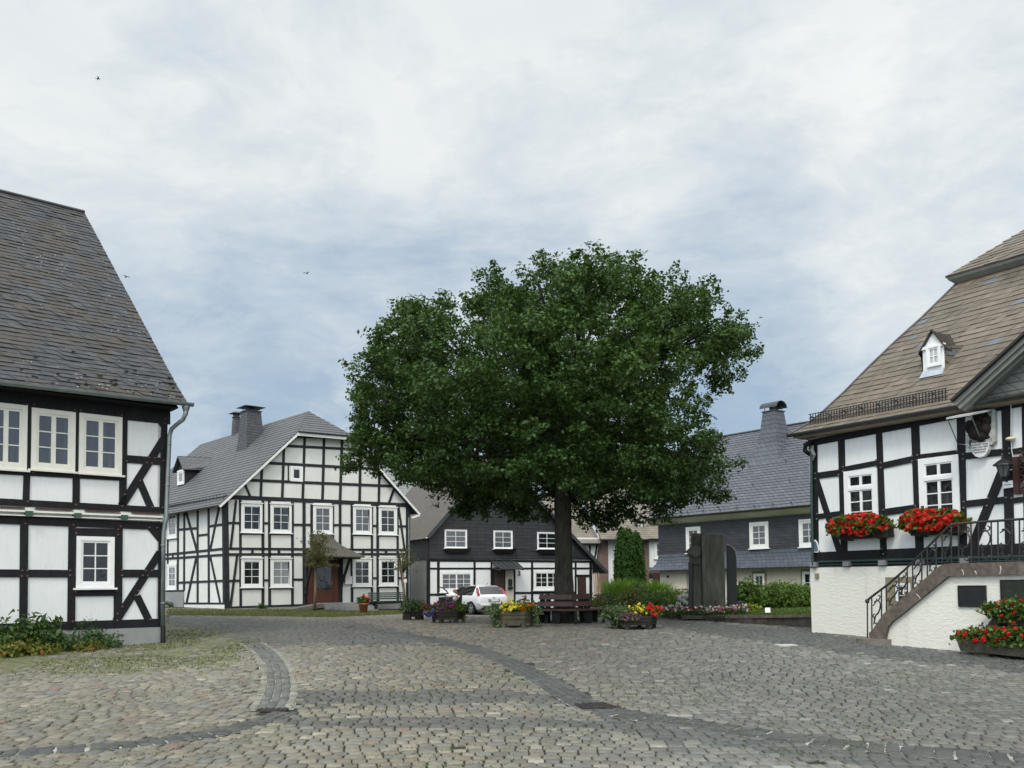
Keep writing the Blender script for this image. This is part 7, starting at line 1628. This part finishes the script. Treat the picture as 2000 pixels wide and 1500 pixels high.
# ================================================================== white hatchback
M['car_white'] = plain('car_white', (.78, .79, .80), .22, .01, coat=.6); M['tyre'] = plain('tyre', (.012, .012, .012), .85, .2); M['rim'] = plain('rim', (.55, .56, .57), .3, .05, metal=.7)
M['lamp_red'] = plain('lamp_red', (.28, .012, .012), .2, .05, coat=.5); M['car_black'] = plain('car_black', (.012, .012, .013), .5, .1)
ch_ = math.radians(34); H_ = V((-math.sin(ch_), math.cos(ch_), 0)); L_ = V((-math.cos(ch_), -math.sin(ch_), 0)); wl_ = hit(921.5, 1200)
org = wl_-H_*.80-L_*.86; org.z = wl_.z
CP3 = lambda x, y, z: org+H_*x+L_*y+V((0, 0, z))
car = thing('hatchback_car', 'white hatchback seen from behind with its driver door open', 'car', CP3(2.1, 0, 0))
ST = [(0.0, (.58, .40), (.76, .52), (.78, .74), (.66, .90), .91), (.05, (.70, .30), (.88, .55), (.85, .92), (.72, .985), .995), (.12, (.76, .27), (.905, .60), (.87, .97), (.74, 1.02), 1.03), (.30, (.80, .25), (.915, .62), (.875, .98), (.69, 1.24), 1.255), (.50, (.80, .24), (.915, .62), (.875, .985), (.63, 1.43), 1.455), (.72, (.80, .24), (.915, .62), (.875, .985), (.61, 1.475), 1.50), (1.45, (.80, .22), (.915, .62), (.875, .98), (.61, 1.50), 1.53), (1.75, (.80, .22), (.915, .62), (.875, .98), (.61, 1.49), 1.52), (2.1, (.80, .22), (.915, .62), (.875, .97), (.61, 1.46), 1.49), (2.5, (.80, .22), (.915, .62), (.87, .96), (.61, 1.37), 1.40), (3.0, (.80, .22), (.915, .62), (.86, .94), (.74, 1.03), 1.07), (3.3, (.80, .22), (.915, .62), (.86, .90), (.72, .97), 1.01), (3.9, (.78, .23), (.90, .58), (.80, .80), (.66, .86), .90), (4.2, (.70, .25), (.80, .52), (.70, .68), (.58, .73), .76), (4.34, (.55, .32), (.60, .48), (.56, .60), (.5, .65), .66)]
mb = MB(); rows_ = []
for x, s, m_, b_, r_, c_ in ST: rows_.append([CP3(x, 0, s[1]), CP3(x, s[0], s[1]), CP3(x, m_[0], m_[1]), CP3(x, b_[0], b_[1]), CP3(x, r_[0], r_[1]), CP3(x, 0, c_), CP3(x, -r_[0], r_[1]), CP3(x, -b_[0], b_[1]), CP3(x, -m_[0], m_[1]), CP3(x, -s[0], s[1])])
i0 = len(mb.v); n_ = 10; mb.v += [tuple(p) for r_ in rows_ for p in r_]
for a in range(len(rows_)-1):
    for k in range(n_):
        mt = 0; xa = ST[a][0]
        if k in (4, 5) and .10 < xa < .45: mt = 1
        if k in (3, 6) and .7 <= xa < 2.5: mt = 1
        if k in (4, 5) and 2.5 <= xa < 3.0: mt = 1
        if k in (3, 6) and 2.5 <= xa < 3.0: mt = 1
        if k in (0, 9): mt = 2
        mb.f.append((a*n_+k, a*n_+(k+1) % n_, (a+1)*n_+(k+1) % n_, (a+1)*n_+k)); mb.m.append(mt); mb.uv += [(0, 0)]*4
mb.f.append(tuple(reversed(range(n_)))); mb.m.append(0); mb.uv += [(0, 0)]*n_; j = (len(rows_)-1)*n_; mb.f.append(tuple(j+k for k in range(n_))); mb.m.append(0); mb.uv += [(0, 0)]*n_
body = mb.build('body', [M['car_white'], M['car_glass'], M['car_black']], car, True)
for e in body.data.polygons: pass
bv = body.modifiers.new('bevel', 'BEVEL'); bv.width = .02; bv.segments = 2; bv.limit_method = 'ANGLE'; bv.angle_limit = math.radians(28)
def cbox(mb, x0, x1, y0, y1, z0, z1, m=0): mb.hexa([CP3(x, y, z0) for x, y in ((x0, y0), (x1, y0), (x1, y1), (x0, y1))], [CP3(x, y, z1) for x, y in ((x0, y0), (x1, y0), (x1, y1), (x0, y1))], m)
for s_ in (1, -1):
    mb = MB(); mb.loft([[CP3(x, s_*y, z) for x, y, z in q] for q in ([(.045, .87, .93), (.10, .76, 1.0), (.16, .78, 1.03), (.17, .90, .95)], [(.20, .885, 1.13), (.24, .75, 1.16), (.33, .74, 1.18), (.34, .86, 1.12)], [(.42, .76, 1.36), (.43, .68, 1.37), (.50, .68, 1.40), (.52, .76, 1.36)])]); mb.build('tail_light', M['lamp_red'], body)
    mb = MB(); cbox(mb, -.03, .05, s_*.50-.10, s_*.50+.10, .37, .43); mb.build('rear_reflector', M['lamp_red'], body)
mb = MB(); cbox(mb, -.035, .0, -.76, .76, .46, .52); mb.build('bumper_strip', M['car_white'], body)
mb = MB(); cbox(mb, .02, .2, -.72, .72, .24, .36); mb.build('bumper_apron', M['car_black'], body)
mb = MB(); cbox(mb, -.028, .02, -.34, .34, .655, .785); mb.build('plate_recess', M['trim_grey'], body)
mb = MB(); cbox(mb, -.036, -.02, -.26, .26, .67, .77); npl = mb.build('number_plate', M['frame_white'], body)
mb = MB(); cbox(mb, -.039, -.03, .20, .255, .675, .765); mb.build('plate_band', M['plaque_blue'], body)
mb = MB(); q = CP3(-.0, 0, .85); mb.ball(q, .05, 8, 5, 0, (.9, .9, .5)); mb.build('badge', M['car_black'], body)
mb = MB(); mb.tube([CP3(.75, .0, 1.5), CP3(.6, 0, 1.60)], .012, 5); mb.build('aerial', M['car_black'], car)
mb = MB(); mb.bar(CP3(.34, -.62, 1.28), CP3(.34, -.60, 1.30), .05, .03); mb.build('rear_sticker', M['frame_white'], body)
for x, s_ in ((.80, 1), (.80, -1), (3.44, 1), (3.44, -1)):
    wt = bpy.data.objects.new('wheel', None); C.objects.link(wt); wt.parent = car; WL[wt.name] = WL[car.name].copy()
    rg = lambda r_, y: [CP3(x+r_*math.cos(t_), s_*y, .315+r_*math.sin(t_)) for t_ in np.linspace(0, 2*math.pi, 25)[:-1]]
    mb = MB(); mb.loft([rg(.24, .70), rg(.30, .70), rg(.315, .74), rg(.315, .90), rg(.295, .925), rg(.225, .93)]); mb.build('tyre', M['tyre'], wt)
    mb = MB(); mb.loft([rg(.225, .905), rg(.225, .932), rg(.195, .932), rg(.19, .91)], 0, True, False)
    for k in range(5): a_ = k*2*math.pi/5+.3; mb.bar(CP3(x, s_*.92, .315), CP3(x+.2*math.cos(a_), s_*.925, .315+.2*math.sin(a_)), .065, .03, 0, L_)
    mb.ball(CP3(x, s_*.92, .315), .05, 8, 4); mb.build('rim', M['rim'], wt)
    mb = MB(); mb.loft([rg(.225, .9), rg(.225, .903)]); mb.build('brake_disc', M['car_black'], wt)
    mb = MB(); mb.loft([rg(.375, .80), rg(.375, .917)]); mb.build('wheel_arch', M['car_black'], car)
# driver's door: black panel painted for the shaded interior, and swung-out door
mb = MB(); mb.loft([[CP3(x, y, z) for x, z, y in ((1.72, .34, .87+d_), (2.92, .34, .87+d_), (2.94, .92, .88+d_), (2.55, 1.26, .74+d_), (2.2, 1.40, .66+d_), (1.85, 1.44, .645+d_), (1.70, .98, .885+d_))] for d_ in (.0, .046)]); mb.build('dark_doorway_panel', M['car_black'], car)
da = math.radians(62); dd_ = (-H_*math.cos(da)+L_*math.sin(da)); hg = CP3(2.95, .92, 0); DP = lambda u, z, n=0: hg+dd_*u+V((0, 0, z))+dd_.cross(V((0, 0, 1)))*n
mb = MB(); Fd = Fac(hg, dd_); zd = org.z
mb.prism(Fd, [(0, zd+.34), (1.18, zd+.34), (1.22, zd+.6), (1.2, zd+.95), (0, zd+.92)], -.03, .03); dr = mb.build('door', M['car_white'], car)
mb = MB(); mb.prism(Fd, [(0.02, zd+.38), (1.16, zd+.38), (1.18, zd+.9), (0.02, zd+.9)], .03 if Fd.N.dot(V((0, 1, 0))) < 0 else -.06, .06 if Fd.N.dot(V((0, 1, 0))) < 0 else -.03); mb.build('door_trim', M['car_black'], dr)
mb = MB(); fr_ = [(0, zd+.92), (.36, zd+1.24), (.72, zd+1.40), (1.06, zd+1.43), (1.2, zd+.95)]; [mb.beam(Fd, a_, b_, .055, -.02, .02, ext=.01) for a_, b_ in zip(fr_[:-1], fr_[1:])]; mb.build('window_frame', M['car_black'], dr)
mb = MB(); q = DP(.05, 1.0)-H_*.0+L_*.12; mb.ball(q, .1, 8, 5, 0, (.8, 1, .8)); mb.build('door_mirror', M['car_white'], dr)
# ---- person leaning in at the open door
M['skin'] = plain('skin', (.42, .24, .17), .6, .05); M['shirt_white'] = plain('shirt_white', (.75, .76, .77), .8, .04); M['jeans'] = plain('jeans', (.03, .035, .06), .85, .2); M['hair'] = plain('hair', (.16, .09, .05), .8, .3)
pb = CP3(2.05, 1.42, 0); pz = zg(pb.x, pb.y); pb = V((pb.x, pb.y, pz))
pe = thing('person', 'person in a white shirt leaning into the open door of the white car', 'person', pb)
fw = (H_*.45-L_*.9).normalized(); sd3 = fw.cross(V((0, 0, 1))); PP = lambda f, s, z: pb+fw*f+sd3*s+V((0, 0, z))
def skinned(name, verts, edges, mat, par, lv=2):
    me = bpy.data.meshes.new(name); L0 = WL[par.name]; me.from_pydata([tuple(v[0]-L0) for v in verts], edges, []); me.materials.append(M[mat])
    o = link_mesh(name, me, par, None); md = o.modifiers.new('Skin', 'SKIN'); md.use_smooth_shade = True
    for i, v in enumerate(verts): me.skin_vertices[0].data[i].radius = (v[1], v[1]*(v[2] if len(v) > 2 else 1)); me.skin_vertices[0].data[i].use_root = i == 0
    sb_ = o.modifiers.new('Sub', 'SUBSURF'); sb_.levels = lv; sb_.render_levels = lv; return o
bodyv = [(PP(-.12, 0, .80), .12), (PP(.05, 0, .90), .125), (PP(.22, 0, .97), .14), (PP(.32, 0, .99), .075), (PP(.40, 0, 1.03), .06),
         (PP(-.12, .10, .76), .095), (PP(-.02, .12, .44), .07), (PP(-.1, .12, .08), .045), (PP(.04, .13, .03), .04),
         (PP(-.12, -.10, .76), .095), (PP(.02, -.12, .44), .07), (PP(-.06, -.12, .08), .045), (PP(.08, -.13, .03), .04),
         (PP(.26, .20, .95), .06), (PP(.38, .24, .72), .047), (PP(.56, .18, .62), .036), (PP(.63, .16, .60), .03), (PP(.26, -.20, .95), .06), (PP(.40, -.24, .74), .047), (PP(.58, -.16, .66), .036), (PP(.65, -.14, .65), .03)]
be = [(0, 1), (1, 2), (2, 3), (3, 4), (0, 5), (5, 6), (6, 7), (7, 8), (0, 9), (9, 10), (10, 11), (11, 12), (2, 13), (13, 14), (14, 15), (15, 16), (2, 17), (17, 18), (18, 19), (19, 20)]
bd = skinned('body', bodyv, be, 'skin', pe)
mb = MB(); hd = PP(.47, 0, 1.10); mb.ball(hd, .105, 14, 10, 0, (1, 1, 1.2)); mb.ball(hd+fw*.105-V((0, 0, .01)), .02, 6, 4); [mb.ball(hd+sd3*(s_*.105), .028, 6, 4) for s_ in (-1, 1)]; mb.build('head', M['skin'], pe, True)
mb = MB(); mb.ball(hd-fw*.018+V((0, 0, .022)), .11, 14, 10, 0, (1, 1, 1.12)); mb.build('hair', M['hair'], pe, True)
for s_ in (1, -1):
    for f_ in range(5):
        w0 = PP(.645, s_*.15, .62); d_ = (fw*math.cos((f_-2)*.22)+sd3*math.sin((f_-2)*.22)*s_); l_ = (.055, .075, .08, .073, .055)[f_]
        mb = MB(); mb.tube([w0+sd3*((f_-2)*.014), w0+d_*l_*.6+sd3*((f_-2)*.016), w0+d_*l_+sd3*((f_-2)*.016)-V((0, 0, .015))], [.011, .009, .007], 6); mb.build('finger', M['skin'], pe, True)
g = lambda L, k: [(p[0], p[1]*k) for p in L]
skinned('shirt', [(PP(-.10, 0, .82), .135), (PP(.05, 0, .905), .142), (PP(.22, 0, .975), .155), (PP(.31, 0, .99), .09), (PP(.26, .20, .95), .075), (PP(.33, .23, .83), .068), (PP(.26, -.20, .95), .075), (PP(.34, -.23, .84), .068)], [(0, 1), (1, 2), (2, 3), (2, 4), (4, 5), (2, 6), (6, 7)], 'shirt_white', pe)
skinned('trousers', [(PP(-.12, 0, .79), .14)]+[(p, r_) for p, r_ in ((PP(-.12, .10, .75), .112), (PP(-.02, .12, .44), .085), (PP(-.1, .12, .12), .065), (PP(-.12, -.10, .75), .112), (PP(.02, -.12, .44), .085), (PP(-.06, -.12, .12), .065))], [(0, 1), (1, 2), (2, 3), (0, 4), (4, 5), (5, 6)], 'jeans', pe)
# ================================================================== birds
M['bird_dark'] = plain('bird_dark', (.02, .02, .022), .8, .2)
for i, (x, y, d, a_, lb2) in enumerate(((192, 154, 60, .4, 'tiny dark bird flying highest in the sky, upper left'), (247, 541, 55, -.6, 'small dark bird gliding just right of the old slate roof'), (599, 534, 62, 1.2, 'tiny dark bird flying alone left of the oak crown'))):
    c = at(x, y, d); R3 = Matrix.Rotation(a_, 3, 'Z'); T = lambda x, y, z: c+R3 @ V((x, y, z))
    br = thing('bird', lb2, 'bird', c); mb = MB(); mb.tube([T(-.11, 0, .01), T(-.06, 0, 0), T(.02, 0, 0), T(.08, 0, .01), T(.11, 0, .01), T(.13, 0, .005)], [.012, .026, .034, .022, .02, .004], 8)
    mb.hexa([T(-.10, -.01, 0), T(-.10, .01, 0), T(-.18, .04, 0), T(-.18, -.04, 0)], [T(-.10, -.01, .01), T(-.10, .01, .01), T(-.18, .04, .008), T(-.18, -.04, .008)]); mb.build('body', M['bird_dark'], br, True)
    for s_ in (-1, 1): mb = MB(); mb.hexa([T(.05, s_*.02, .01), T(-.04, s_*.02, .01), T(-.05, s_*.14, .07), T(.03, s_*.13, .07)], [T(.05, s_*.02, .02), T(-.04, s_*.02, .02), T(-.05, s_*.14, .078), T(.03, s_*.13, .08)]); mb.hexa([T(.03, s_*.13, .07), T(-.05, s_*.14, .07), T(-.09, s_*.27, .03), T(-.07, s_*.275, .03)], [T(.03, s_*.13, .08), T(-.05, s_*.14, .078), T(-.09, s_*.27, .034), T(-.07, s_*.275, .034)]); mb.build('wing', M['bird_dark'], br)
